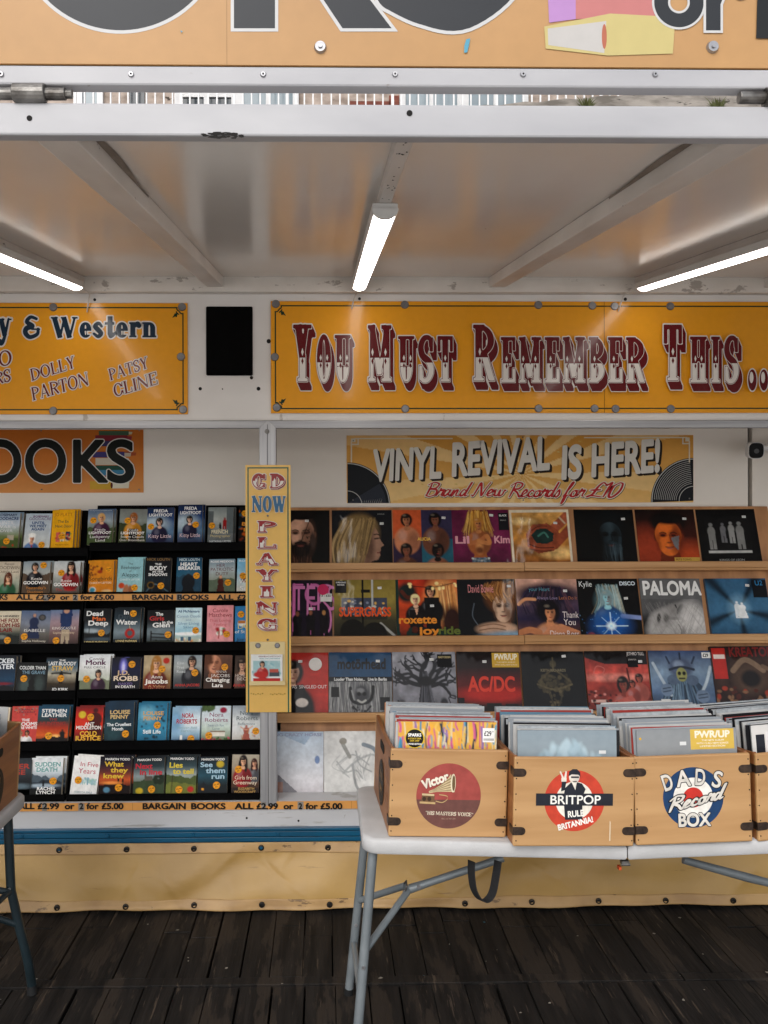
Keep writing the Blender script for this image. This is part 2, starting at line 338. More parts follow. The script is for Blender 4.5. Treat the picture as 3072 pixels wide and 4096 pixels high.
def roman(ch, X, Y, T, t, s, h, Wd):
    """one capital (or a few small letters) of height 1: T thick stroke, t thin stroke, s serif reach, h serif height, Wd width"""
    out = []
    B = lambda *a: out.append(d_box(X, Y, *a)); L = lambda *a: out.append(d_line(X, Y, *a)); R_ = lambda *a: out.append(d_ring(X, Y, *a))
    def stem(x, w=T, y0=0, y1=1, top=True, bot=True):
        B(x - w / 2, y0, x + w / 2, y1)
        if bot: B(x - w / 2 - s, y0, x + w / 2 + s, y0 + h)
        if top: B(x - w / 2 - s, y1 - h, x + w / 2 + s, y1)
    a = s + T / 2; z = Wd - a; q = max(h, t)
    if ch == 'I': stem(Wd / 2)
    elif ch == 'H': stem(a); stem(z); B(a, .5 - t / 2, z, .5 + t / 2)
    elif ch == 'E':
        stem(a); B(a, 1 - q, Wd, 1); B(a, 0, Wd, q); B(a, .5 - t / 2, Wd * .72, .5 + t / 2)
        B(Wd - t * .9, 1 - .3, Wd, 1); B(Wd - t * .9, 0, Wd, .32); B(Wd * .72 - t * .8, .37, Wd * .72, .63)
    elif ch == 'L': stem(a); B(a, 0, Wd, q); B(Wd - t, 0, Wd, .36)
    elif ch == 'T': stem(Wd / 2, top=False); B(0, 1 - q, Wd, 1); B(0, .66, t, 1); B(Wd - t, .66, Wd, 1)
    elif ch == 'Y':
        L(a * .95, 1, Wd / 2, .42, T); L(Wd - s - t / 2 - T * .2, 1, Wd / 2, .42, max(t, T * .6)); stem(Wd / 2, top=False, y1=.47)
        B(0, 1 - h, a + T / 2 + s, 1); B(Wd - 2 * s - T * .7, 1 - h, Wd, 1)
    elif ch == 'N':
        stem(s + t / 2, t, bot=True); L(s + t * .4, 1, Wd - s - t * .4, 0.02, T); stem(Wd - s - t / 2, t, bot=False)
    elif ch == 'M':
        stem(s + t / 2, max(t, T * .55)); stem(z, T); L(s + t * .5, 1, Wd / 2, .12, T * .9); L(z, 1, Wd / 2, .12, max(t, T * .55))
    elif ch == 'W':
        w = Wd; L(.12 * w, 1, .34 * w, 0, T); L(.34 * w, 0, .5 * w, .95, t); L(.48 * w, 1, .7 * w, 0, T); L(.7 * w, 0, .9 * w, 1, t)
        B(0, 1 - h, .12 * w + T / 2 + s, 1); B(.8 * w, 1 - h, w, 1); B(.42 * w - s, 1 - h, .5 * w + s, 1)
    elif ch == 'V':
        L(a, 1, Wd / 2, 0, T); L(Wd - s - t, 1, Wd / 2, 0, t); B(0, 1 - h, a + T / 2 + s, 1); B(Wd - 2 * s - 2 * t, 1 - h, Wd, 1)
    elif ch == 'A':
        L(s + t * .5, 0, Wd / 2 - T * .1, 1, t); L(Wd / 2 - T * .15, 1, Wd - a, 0, T); B(Wd * .28, .27, Wd * .72, .27 + t)
        B(0, 0, 2 * s + t, h); B(Wd - 2 * s - T, 0, Wd, h)
    elif ch == 'O': R_(Wd / 2, .5, Wd / 2, .515, Wd / 2 - T, .5 - t)
    elif ch in 'CG':
        d = d_ring(X, Y, Wd / 2, .5, Wd / 2, .515, Wd / 2 - T, .5 - t)
        out.append(np.maximum(d, -d_box(X, Y, Wd * .66, .36 if ch == 'C' else .45, Wd * 1.2, .66))); B(Wd - t * .9, .62, Wd, .98)
        if ch == 'G': B(Wd - T, .02, Wd, .46); B(Wd - T - s, .46 - h, Wd + s * .4, .46)
        else: B(Wd - t * .9, .06, Wd, .36)
    elif ch == 'D': stem(a); R_(a, .5, Wd - a, .5, Wd - a - T, .5 - t, 'R')
    elif ch in 'PRB':
        stem(a); m = .44 if ch != 'B' else .5
        R_(a, (1 + m) / 2, Wd - a - (T * .12 if ch == 'B' else 0), (1 - m) / 2, Wd - a - T * .95, (1 - m) / 2 - t, 'R')
        if ch == 'R': L(Wd * .5, .5, Wd - T * .42, .03, T * .95); B(Wd - T * .8, 0, Wd + s * .3, h)
        if ch == 'B': R_(a, .26, Wd - a, .26, Wd - a - T, .26 - t, 'R')
    elif ch == 'U':
        r = .34; B(a - T / 2, r, a + T / 2, 1); B(Wd - s - t, r, Wd - s, 1); B(0, 1 - h, 2 * a, 1); B(Wd - 2 * s - t, 1 - h, Wd, 1)
        R_(Wd / 2, r, Wd / 2 - s, r + .01, Wd / 2 - s - T, r - t, 'B')
    elif ch == 'J': stem(Wd * .62, bot=False, y0=.2); out.append(d_path(X, Y, [(Wd * .62, .25), (Wd * .45, .03), (Wd * .1, .06), (Wd * .12, .2)], T * .8, T * .7))
    elif ch == 'S':
        m = T * .5
        out.append(d_path(X, Y, [(Wd - t, .78), (Wd * .74, .95), (Wd * .4, .95), (m * .95, .78), (Wd * .28, .58), (Wd * .72, .42), (Wd - m * .95, .22), (Wd * .6, .05), (Wd * .26, .05), (t, .24)], t, T * 1.05))
        B(Wd - t * 1.3, .66, Wd - t * .2, .97); B(t * .2, .03, t * 1.3, .36)
    elif ch == 'e':
        R_(Wd / 2, .33, Wd / 2, .35, Wd / 2 - T, .33 - t); out[-1] = np.maximum(out[-1], -d_box(X, Y, Wd * .6, .1, Wd * 1.2, .3)); B(T * .6, .3, Wd - T * .3, .3 + t)
    elif ch == 's': out.append(d_path(X, Y, [(Wd * .85, .5), (Wd * .55, .64), (T * .5, .5), (Wd * .5, .34), (Wd - T * .5, .17), (Wd * .5, .03), (Wd * .1, .16)], t * 1.2, T))
    elif ch == 't': B(Wd * .3, .12, Wd * .3 + T, .95); B(0, .58, Wd * .95, .68); out.append(d_path(X, Y, [(Wd * .3 + T / 2, .2), (Wd * .6, .04), (Wd, .16)], t * 1.4, T * .8))
    elif ch == 'r': stem(a, y1=.68, top=False); B(a - T / 2 - s, .68 - h, a, .68); out.append(d_path(X, Y, [(a, .42), (Wd * .7, .62), (Wd - T * .35, .55)], t, T * .9)); out.append(d_ell(X, Y, Wd - T * .4, .53, T * .5, .1))
    elif ch == 'n':
        stem(a, y1=.68, top=False); stem(z, y1=.45, top=False); B(a - T / 2 - s, .68 - h, a, .68); R_((a + z) / 2, .4, (z - a) / 2 + T / 2, .28, (z - a) / 2 - T / 2, .28 - t * 1.3, 'T')
    elif ch == 'y': L(a, .68, Wd * .52, .05, T); out.append(d_path(X, Y, [(Wd - s - t, .66), (Wd * .5, 0), (Wd * .3, -.25), (.05, -.2)], t * 1.2, t * 1.8)); B(0, .68 - h, 2 * a, .68); B(Wd - 3 * s, .68 - h, Wd, .68); out.append(d_ell(X, Y, .1, -.16, T * .5, .09))
    elif ch == '&':
        out.append(d_path(X, Y, [(Wd * .8, .9), (Wd * .45, .98), (Wd * .22, .76), (Wd * .55, .56), (Wd * .2, .45), (T * .5, .24), (Wd * .4, .04), (Wd * .85, .18), (Wd * .9, .42)], T * .6, T * 1.1)); B(Wd * .5, .38, Wd * 1.02, .38 + h)
    D = out[0]
    for o in out[1:]: D = np.minimum(D, o)
    return D
SCRIPT = {  # single-stroke brush letters: (width, strokes)
 'B': (.72, [[(.2, .95), (.16, .5), (.1, .02)], [(.02, .85), (.3, 1.02), (.62, .9), (.5, .6), (.22, .54), (.58, .48), (.62, .15), (.3, -.02), (.06, .1)]]),
 'R': (.78, [[(.24, .95), (.18, .5), (.1, 0)], [(.0, .8), (.3, 1.02), (.66, .9), (.55, .6), (.25, .52), (.5, .3), (.7, .0), (.84, .1)]]),
 'N': (.85, [[(.0, .1), (.1, .02), (.2, .5), (.3, .98), (.45, .5), (.58, .05), (.68, .5), (.85, 1.02)]]),
 'r': (.36, [[(.0, .05), (.1, .35), (.14, .55), (.18, .42), (.34, .46), (.27, .12), (.36, .05)]]),
 'a': (.5, [[(.36, .42), (.2, .48), (.06, .2), (.16, .02), (.34, .3), (.38, .45), (.34, .12), (.5, .05)]]),
 'n': (.52, [[(.0, .08), (.1, .46), (.08, .02), (.22, .4), (.34, .42), (.32, .08), (.52, .08)]]),
 'd': (.5, [[(.34, .4), (.18, .48), (.05, .2), (.16, .02), (.34, .3), (.5, 1.0), (.36, .2), (.38, .02), (.5, .08)]]),
 'e': (.42, [[(.0, .1), (.2, .22), (.32, .4), (.2, .5), (.07, .25), (.16, .02), (.42, .12)]]),
 'w': (.66, [[(.0, .3), (.08, .48), (.1, .08), (.28, .1), (.34, .45), (.36, .06), (.54, .12), (.6, .45), (.68, .4)]]),
 'c': (.4, [[(.32, .38), (.2, .48), (.05, .2), (.18, .02), (.4, .1)]]),
 'o': (.46, [[(.28, .46), (.08, .36), (.08, .06), (.28, .06), (.34, .32), (.24, .46), (.46, .4)]]),
 's': (.36, [[(.0, .05), (.2, .5), (.28, .2), (.16, .0), (.02, .08)]]),
 'f': (.4, [[(.0, .06), (.2, .5), (.36, .95), (.28, 1.0), (.14, .4), (.04, -.4), (.12, -.3), (.2, .1), (.4, .12)]]),
 '£': (.7, [[(.7, .85), (.52, 1.0), (.36, .7), (.26, .2), (.06, .02), (.2, .1), (.66, .02)], [(.1, .48), (.52, .5)]]),
 '1': (.3, [[(.06, .8), (.24, 1.0), (.18, .5), (.12, .0)]]),
 '0': (.52, [[(.34, 1.0), (.1, .75), (.06, .1), (.24, .0), (.46, .4), (.46, .9), (.3, 1.0)]]),
 'V': (.7, [[(.0, .9), (.14, 1.0), (.22, .5), (.26, .0), (.5, .6), (.72, 1.0)]]),
}
STY = {  # T, t, s, h and the width of each letter
 'circus': (.15, .08, .05, .07, dict(I=.29, Y=.44, O=.37, U=.42, M=.58, S=.40, T=.40, R=.47, E=.38, B=.41, H=.47)),
 'slab': (.36, .17, .09, .13, dict(C=.92, D=1.0, P=1.15, L=1.15, A=1.3, Y=1.25, I=.75, N=1.3, G=1.2, O=1.0, W=1.4)),
 'serif': (.15, .065, .055, .04, dict(D=.8, O=.84, L=.62, Y=.74, P=.64, A=.8, R=.72, T=.68, N=.82, S=.56, C=.74, I=.32, E=.64, J=.42, W=1.15, G=.8, H=.8, M=.98, V=.78)),
 'fancy': (.2, .08, .05, .06, dict(W=1.15, e=.5, s=.45, t=.42, r=.5, n=.6, y=.6)),
 'now': (.2, .1, .07, .08, dict(N=.72, O=.62, W=.92)),
}
STY['fancy'][4]['&'] = .78
def field(font, ch, res):
    k = (font, ch, res)
    if k in _sd: return _sd[k]
    if font == 'script':
        wd, st = SCRIPT[ch]; xs = np.arange(-.35, wd + .35, 1 / res); ys = np.arange(-.7, 1.35, 1 / res); X, Y = np.meshgrid(xs, ys)
        D = np.full(X.shape, 1e6)
        for p in st: D = np.minimum(D, d_path(X, Y, p, .07, .13))
        _sd[k] = (xs, ys, D, wd * .97)
    else:
        T, t, s, h, ws = STY[font]; wd = ws[ch]
        xs = np.arange(-.3, wd + .3, 1 / res); ys = np.arange(-.55, 1.35, 1 / res); X, Y = np.meshgrid(xs, ys)
        _sd[k] = (xs, ys, roman(ch, X, Y, T, t, s, h, wd), wd + (.08 if font in ('serif', 'fancy') else .10 if font == 'circus' else .05))
    return _sd[k]
_iso = {}
def glyph(font, ch, thr, res):
    """(polygons, advance) of a letter grown by thr; capitals are 1 high"""
    if ch == ' ': return [], .36
    if font == 'sans' and thr == 0:
        v, f, adv = sans_raw(ch); return [[v[i] for i in fc] for fc in f], adv
    k = (font, ch, thr, res)
    if k not in _iso:
        xs, ys, D, adv = sans_sdf(ch, res) if font == 'sans' else field(font, ch, res)
        _iso[k] = (iso(D, xs, ys, thr), adv)
    return _iso[k]

class Print:
    """flat artwork on a face looking along -Y: x to the right, z up, each layer a hair further out"""
    def __init__(s, mb, y=0.0, m=0, step=.00010): s.mb, s.y, s.m, s.step, s.n = mb, y, m, step, 0
    def layer(s): s.n += 1; return s.y - s.n * s.step
    def poly(s, pts, col, y=None):
        y = s.layer() if y is None else y
        s.mb.face([(x, y, z) for x, z in pts], lin(col), s.m)
    def rect(s, x0, z0, x1, z1, col): s.poly([(x0, z0), (x1, z0), (x1, z1), (x0, z1)], col)
    def ell(s, cx, cz, rx, rz, col, n=40): s.poly([(cx + rx * math.cos(2 * math.pi * k / n), cz + rz * math.sin(2 * math.pi * k / n)) for k in range(n)], col)
    def ring(s, cx, cz, r0, r1, col, n=56, a0=0.0, a1=360.0, box=None):
        y = s.layer()
        for k in range(n):
            a, b = rad(a0 + (a1 - a0) * k / n), rad(a0 + (a1 - a0) * (k + 1) / n)
            q = [(cx + r * math.cos(t), cz + r * math.sin(t)) for r, t in ((r0, a), (r1, a), (r1, b), (r0, b))]
            if box: q = [(min(max(p[0], box[0]), box[2]), min(max(p[1], box[1]), box[3])) for p in q]
            s.poly(q, col, y)
    def grid(s, x0, z0, x1, z1, img):
        """img[row, column] colours, row 0 on top"""
        ny, nx, _ = img.shape; y = s.layer(); mb = s.mb; b = len(mb.v); C = [[tuple(p) for p in r] for r in img.tolist()]
        for j in range(ny):
            for i in range(nx): mb.v.append((x0 + (x1 - x0) * i / (nx - 1), y, z1 + (z0 - z1) * j / (ny - 1)))
        for j in range(ny - 1):
            for i in range(nx - 1):
                k = b + j * nx + i
                mb.f.append((k, k + nx, k + nx + 1, k + 1)); mb.c.append([C[j][i], C[j + 1][i], C[j + 1][i + 1], C[j][i + 1]]); mb.m.append(s.m)
    def text(s, t, x, z, h, col, font='sans', w=None, bold=0.0, shear=0.0, rot=0.0, align='c', layers=None, res=20, space=0.0, clip=None, dy=None):
        """baseline at z, capitals h high; w fits the width; layers = [(grow, dx, dz, colour)] from the bottom up"""
        adv = 0.0; pos = []
        for ch in t: pos.append(adv); adv += glyph(font, ch, bold, res)[1] + space
        adv -= space
        kx = h if w is None else w / adv
        x0 = {'c': -adv * kx / 2, 'l': 0.0, 'r': -adv * kx}[align]
        cr, sr = math.cos(rot), math.sin(rot)
        for grow, dx, dz, cc in (layers or []) + [(bold, 0, 0, col)]:
            y = s.layer(); c = lin(cc)
            for ch, p0 in zip(t, pos):
                for pl in glyph(font, ch, grow, res)[0]:
                    if clip:
                        lo, hi = clip
                        if all(q[1] <= lo for q in pl) or all(q[1] >= hi for q in pl): continue
                        pl = [(q[0], min(max(q[1], lo), hi)) for q in pl]
                    q = []
                    for (a, b) in pl:
                        u = x0 + (p0 + a + shear * b) * kx + dx * h; v = b * h + dz * h
                        q.append((x + u * cr - v * sr, y, z + u * sr + v * cr))
                    s.mb.face(q, c, s.m)

# ------------------------------------------------------------------ small pictures for covers: colour per vertex of a fine grid
class Ras:
    def __init__(s, nx, ny, base='888', asp=1.0):
        s.nx, s.ny, s.asp = nx, ny, asp
        s.X, s.Y = np.meshgrid(np.linspace(0, 1, nx), np.linspace(0, 1, ny)); s.a = np.ones((ny, nx, 3)) * np.array(lin(base)); s.px = 1.0 / nx
    def mix(s, k, c): s.a = s.a * (1 - k[..., None]) + np.array(lin(c)) * k[..., None]
    def g(s, *cs):
        cs = [np.array(lin(c)) for c in cs]; t = s.Y * (len(cs) - 1); i = np.clip(t.astype(int), 0, len(cs) - 2); f = (t - i)[..., None]; A = np.array(cs)
        s.a = A[i] * (1 - f) + A[i + 1] * f
    def e(s, cx, cy, rx, ry, c, soft=None, rot=0, al=1.0):
        soft = soft or 1.2 * s.px / max(min(rx, ry), .01); a = rad(rot); dx, dy = s.X - cx, (s.Y - cy)
        u, v = dx * math.cos(a) + dy * math.sin(a), -dx * math.sin(a) + dy * math.cos(a)
        s.mix(al * np.clip((1 + soft / 2 - np.hypot(u / rx, v / ry)) / soft, 0, 1), c)
    def r(s, x0, y0, x1, y1, c, al=1.0): s.mix(al * ((s.X >= x0) & (s.X <= x1) & (s.Y >= y0) & (s.Y <= y1)).astype(float), c)
    def p(s, pts, c, al=1.0):
        ins = np.zeros(s.X.shape, bool)
        for (ax, ay), (bx, by) in zip(pts, pts[1:] + pts[:1]):
            if ay != by: ins ^= ((ay > s.Y) != (by > s.Y)) & (s.X < ax + (s.Y - ay) / (by - ay) * (bx - ax))
        s.mix(al * ins, c)
    def l(s, pts, w, c, al=1.0): s.mix(al * np.clip(.5 - d_path(s.X, s.Y, pts, w, None, 5) / s.px, 0, 1), c)
    def n(s, amp, sc=6, seed=1, sx=1, sy=1):
        r = np.random.default_rng(seed); f = np.zeros(s.X.shape)
        for o in range(3):
            k = sc * 2 ** o; gx, gy = max(2, int(k * sx)), max(2, int(k * sy)); G = r.random((gy + 2, gx + 2)); u, v = s.X * gx, s.Y * gy
            i, j = u.astype(int), v.astype(int); fu, fv = u - i, v - j
            f += (G[j, i] * (1 - fu) * (1 - fv) + G[j, i + 1] * fu * (1 - fv) + G[j + 1, i] * (1 - fu) * fv + G[j + 1, i + 1] * fu * fv - .5) / 2 ** o
        s.a = np.clip(s.a * (1 + amp * f[..., None] * 2), 0, 1)
    def sp(s, n, cols, y0=0, y1=1, sz=.012, seed=1, x0=0, x1=1):
        r = random.Random(seed)
        for _ in range(n): s.e(r.uniform(x0, x1), r.uniform(y0, y1), sz * r.uniform(.6, 1.5), sz * s.asp * r.uniform(.6, 1.5), r.choice(cols))
    def w(s, cx, top, k, hair, cloth, skin='d9a98a', long=.5):
        """head and shoulders; k is the head's height as a part of the cover's width"""
        q = s.asp; r = random.Random(int(cx * 977 + top * 331 + k * 71)); dx = r.uniform(-.05, .05) * k; E = s.e
        E(cx, top + k * 2.15 * q, k * 1.0, k * 1.1 * q, cloth, .16); E(cx + .5 * k, top + k * 2.2 * q, k * .5, k * .9 * q, '15151a', .9, al=.4); E(cx - .35 * k, top + k * 1.75 * q, k * .3, k * .4 * q, 'c8c8cc', .9, al=.22)
        E(cx + dx, top + .52 * k * q, k * .45, k * (.52 + .2 * long) * q, hair, .22)
        if long > .6: E(cx - .3 * k, top + 1.0 * k * q, .2 * k, .62 * k * q, hair, .3); E(cx + .32 * k, top + 1.0 * k * q, .2 * k, .62 * k * q, hair, .3)
        s.p([(cx - .13 * k, top + .8 * k * q), (cx + .13 * k, top + .8 * k * q), (cx + .2 * k, top + 1.22 * k * q), (cx - .2 * k, top + 1.22 * k * q)], skin); E(cx, top + 1.2 * k * q, .25 * k, .16 * k * q, skin, .3)
        E(cx + .04 * k, top + .98 * k * q, .14 * k, .07 * k * q, '6a4436', .8, al=.6)
        E(cx + dx, top + .52 * k * q, k * .27, k * .33 * q, skin, .15); E(cx + dx, top + .68 * k * q, k * .21, k * .26 * q, skin, .2); E(cx + dx + .14 * k, top + .58 * k * q, k * .13, k * .34 * q, '7a5040', .9, al=.6)
        for d in (-.11, .1): E(cx + dx + d * k, top + .52 * k * q, .065 * k, .035 * k * q, '2c1d18', .7, al=.85); E(cx + dx + d * k, top + .45 * k * q, .08 * k, .016 * k * q, '3a281f', .6, al=.8)
        E(cx + dx + .02 * k, top + .64 * k * q, .03 * k, .05 * k * q, '9a6a54', .8, al=.7); E(cx + dx, top + .78 * k * q, .085 * k, .028 * k * q, '9c3f3a', .5)
        E(cx + dx - .04 * k, top + .22 * k * q, k * .34, k * .17 * q, hair, .3); E(cx + dx - .16 * k, top + .16 * k * q, k * .14, k * .08 * q, 'd8c8b0', .9, al=.25)
    def f(s, cx, top, bot, c, wd=.5, legs=True):
        """a standing figure"""
        h = bot - top; hw = h / s.asp
        s.e(cx, top + .07 * h, .075 * hw, .07 * h, c); s.e(cx, top + .33 * h, .14 * hw * wd / .5, .2 * h, c)
        s.p([(cx - .12 * hw * wd / .5, top + .3 * h), (cx + .12 * hw * wd / .5, top + .3 * h), (cx + .13 * hw * wd / .5, bot), (cx + .02 * hw, bot), (cx, top + .6 * h), (cx - .02 * hw, bot), (cx - .13 * hw * wd / .5, bot)] if legs else [(cx - .1 * hw, top + .2 * h), (cx + .1 * hw, top + .2 * h), (cx + .2 * hw * wd / .5, bot), (cx - .2 * hw * wd / .5, bot)], c)
    def hills(s, y, amp, c, seed=1, k=3):
        r = random.Random(seed); ph = [r.uniform(0, 6) for _ in range(4)]
        hgt = y + amp * (np.sin(s.X * k * 2 + ph[0]) * .5 + np.sin(s.X * k * 4.3 + ph[1]) * .3 + np.sin(s.X * k * 9 + ph[2]) * .2)
        s.mix((s.Y > hgt).astype(float), c)
    def face(s, cx, cy, k, skin, shade, dark, beard=None):
        q = s.asp; E = s.e
        s.p([(cx - .2 * k, cy + .2 * k * q), (cx + .2 * k, cy + .2 * k * q), (cx + .3 * k, cy + .75 * k * q), (cx - .3 * k, cy + .75 * k * q)], shade)
        for d in (-.33, .34): E(cx + d * k, cy - .02 * k * q, .05 * k, .1 * k * q, shade)
        E(cx, cy - .08 * k * q, .335 * k, .38 * k * q, skin); E(cx, cy + .16 * k * q, .27 * k, .31 * k * q, skin)
        E(cx + .2 * k, cy + .04 * k, .17 * k, .42 * k * q, shade, .8, al=.8); E(cx - .27 * k, cy + .1 * k, .07 * k, .25 * k * q, shade, .9, al=.5)
        E(cx - .06 * k, cy - .28 * k * q, .16 * k, .1 * k, skin, .9); E(cx - .16 * k, cy + .07 * k * q, .07 * k, .06 * k * q, skin, .8)
        for d in (-.135, .135):
            E(cx + d * k, cy - .075 * k * q, .095 * k, .055 * k * q, shade, .7); E(cx + d * k, cy - .065 * k * q, .055 * k, .022 * k * q, dark, .5); s.l([(cx + (d - .08) * k, cy - .125 * k * q), (cx + d * k, cy - .15 * k * q), (cx + (d + .08) * k, cy - .12 * k * q)], .028 * k, dark, .9)
        s.l([(cx + .03 * k, cy - .08 * k * q), (cx + .05 * k, cy + .06 * k * q), (cx + .055 * k, cy + .1 * k * q)], .035 * k, shade, .8); E(cx, cy + .125 * k * q, .06 * k, .022 * k * q, dark, .8, al=.65)
        if beard:
            E(cx, cy + .36 * k * q, .29 * k, .2 * k * q, beard, .5)
            for d in (-1, 1): s.l([(cx + d * .29 * k, cy + .02 * k * q), (cx + d * .25 * k, cy + .25 * k * q), (cx + d * .1 * k, cy + .42 * k * q)], .09 * k, beard, .9)
            s.l([(cx - .13 * k, cy + .2 * k * q), (cx, cy + .165 * k * q), (cx + .13 * k, cy + .2 * k * q)], .05 * k, beard)
        s.l([(cx - .1 * k, cy + .235 * k * q), (cx, cy + .245 * k * q), (cx + .1 * k, cy + .235 * k * q)], .022 * k, '4a211e'); E(cx, cy + .27 * k * q, .08 * k, .026 * k * q, '9c5a50' if not beard else '7a463e', .6, al=.8)
    def strands(s, x0, x1, y0, y1, cols, n=60, w=.012, seed=1, bend=.1):
        r = random.Random(seed)
        for _ in range(n):
            t = r.random(); a = x0[0] + (x0[1] - x0[0]) * t; b = x1[0] + (x1[1] - x1[0]) * (t + r.uniform(-.1, .1))
            s.l([(a, y0 + r.uniform(-.03, .05)), ((a + b) / 2 - bend * (1 - t), (y0 + y1) / 2), (b, y1 + r.uniform(-.1, .05))], w * r.uniform(.5, 1.4), r.choice(cols), .7)
    def branch(s, x, y, a, L, w, c, r, dep):
        x2, y2 = x + math.cos(a) * L, y + math.sin(a) * L
        s.l([(x, y), ((x + x2) / 2 + r.uniform(-.03, .03), (y + y2) / 2 + r.uniform(-.03, .03)), (x2, y2)], w, c)
        if dep:
            for _ in range(2 + (dep > 2)): s.branch(x2, y2, a + r.uniform(-.9, .9), L * r.uniform(.6, .85), w * .62, c, r, dep - 1)
    def tree(s, c, seed=3):
        r = random.Random(seed)
        for a in (-2.9, -2.4, -1.9, -1.5, -1.1, -.7, -.2): s.branch(.5 + r.uniform(-.06, .06), .52 + r.uniform(-.05, .05), a, .2, .07, c, r, 3)
        for a in (.35, .7, 2.4, 2.8): s.branch(.5, .8, a, .2, .07, c, r, 2)

# ================================================================== the setting
YF, YB = 4.12, 4.72                                   # front plane of the trailer, back wall of its recess
def zf(y, Y=YF): return P(1500, y, Y).z
def xf(x, Y=YF, y=2048): return P(x, y, Y).x
def slab(name, x0, y0, z0, x1, y1, z1, m, parent=None, bevel=None, off=(0, 0, 0)):
    b = MB(); b.box((x0, y0, z0), (x1, y1, z1)); return b.build(name, m, parent, bevel=bevel, off=off)

g = MB(); g.box((-250, -250, -.5), (250, 250, -.22)); tag(g.build('ground', M['ground']), kind='structure')
# deck: boards running away from the viewer between cross strips
r = random.Random(3); d = MB()
def deck_run(y0, y1, joint):
    x = -4.2 + r.uniform(0, .05)
    while x < 4.8:
        w = r.uniform(.108, .124); z = r.uniform(-.004, .001); gap = r.choice([.003, .003, .004, .005, .004, .011])
        cuts = [y0]
        if joint and r.random() < .6: cuts.append(joint + r.uniform(-.09, .05))
        elif r.random() < .25: cuts.append(r.uniform(y0 + .2, y1 - .2))
        cuts.append(y1)
        for a, b in zip(cuts, cuts[1:]):
            zz = z + r.uniform(-.003, .001); s = r.uniform(-.002, .002)
            d.box((x, a + .002, zz - .05), (x + w, b - .002, zz), xf=Matrix.Translation((s, 0, 0)))
        x += w + gap
deck_run(3.415, 7.5, 3.83); deck_run(1.1, 3.355, None)
for y in (3.36, 1.045): d.box((-4.2, y, -.05), (1.35, y + .052, .002)); d.box((1.356, y, -.05), (4.8, y + .05, .001))
pv = MB(); pv.box((-60, -60, -.1), (60, 1.04, 0)); tag(pv.build('added_bounce_ground', mat('pale_bounce_ground', 'dcd8d2', 'cbc6bf', .8, (2, 2, 2), bump=.1)), kind='structure')  # unseen pale sheet behind the camera, added to bounce light under the canopy
for k in range(40):                                    # pale chips and blue flakes trodden into the boards
    x, y = r.uniform(-2, 2.6), r.uniform(3.05, 3.95); q = r.uniform(.002, .008) * (1 if k % 9 else 1.8)
    pts = [(x + q * math.cos(a) * r.uniform(.4, 1.3), y + q * math.sin(a) * r.uniform(.4, 1.3), .0035) for a in (0, 1.2, 2.4, 3.5, 4.8)]
    d.face(pts, m=1 if k % 11 else 2)
tag(d.build('deck', [M['deck'], mat('pale_grit', '8d867c', '6a645c', .9), mat('blue_flake', '2f7f9c', '276a84', .7)], bevel=.002), kind='structure')

# ------------------------------------------------------------------ trailer
TR = thing('market_trailer', 'white market trailer with its side open under a propped white canopy', 'trailer', (0.2, YF, 0))
TO = (0.2, YF, 0)
def tpart(name, x0, y0, z0, x1, y1, z1, m, bevel=None, parent=None): return slab(name, x0, y0, z0, x1, y1, z1, m, parent or TR, bevel, TO)
XL, XR = -3.0, 3.6
fas = tpart('fascia', XL, YF, zf(1706), XR, YF + .05, zf(1120) + .16, M['white_wall'])
b = MB()
for (x, y, q) in ((801, 1555, 7), (890, 1556, 3), (1034, 1555, 8), (1006, 1511, 7), (379, 1199, 6), (1438, 1195, 6), (2501, 1197, 7), (1075, 1365, 9)):
    p = P(x, y, YF); rr = q / 870.0
    b.prism([(p.x + rr * math.cos(k * .7854), p.z + rr * math.sin(k * .7854)) for k in range(8)], 'y', YF - .0015, YF + .001)
b.build('screw_hole', M['dark_gap'], fas, off=TO)
tpart('rail', XL, YF - .022, zf(1715), XR, YF - .001, zf(1683), M['alu'], .003)
b = MB(); x0, x1, xc = xf(1040), xf(1106), xf(1072)
b.prism([(x0, zf(3212)), (x1, zf(3212)), (x1, zf(1712)), (xc, zf(1684)), (x0, zf(1712))], 'y', YF - .03, YF + .03)
po = b.build('corner_post', M['alu_post'], TR, bevel=.002, off=TO)
b = MB(); b.box((xc - .001, YF - .0315, zf(3212)), (xc + .001, YF - .0295, zf(1700))); b.build('seam', M['dark_gap'], po, off=TO)
b = MB(); p = P(1068, 1726, YF - .03); b.tube([(p.x, YF - .038, p.z), (p.x, YF - .029, p.z)], .011, 12); b.build('rivet', M['steel'], po, off=TO)
tpart('back_panel', XL, YB, .3, xf(2992, YB), YB + .04, zf(1600), M['back_wall'])
tpart('side_panel', xf(3008, YB), YB - .004, .3, XR, YB + .04, zf(1600), M['back_wall'])
tpart('recess_shell', XL, YB + .045, .2, XR, YB + .2, 2.6, M['dark_gap'])
tpart('recess_ceiling', XL, YF + .05, zf(1560), XR, YB + .05, zf(1560) + .03, M['back_wall'])
si = tpart('sill_panel', XL, YF - .02, zf(3312, YF - .02), XR, YF + .1, zf(3200, YF - .02), mat('scuffed_white_sill', 'cbcbcd', 'bfbfc1', .35, (2, 2, 6), spots=[('8f8b86', .70, (14, 14, 5)), ('a5a29e', .62, (2, 2, 30))]))
b = MB()
for (x, y) in ((1194, 3283), (987, 3272)):
    p = P(x, y, YF - .02); b.tube([(p.x, YF - .0215, p.z), (p.x, YF - .018, p.z)], .005, 8)
b.build('screw_hole', M['dark_gap'], si, off=TO)
b = MB(); z1, z0 = zf(3308, YF - .04), zf(3368, YF - .04); hh = z1 - z0
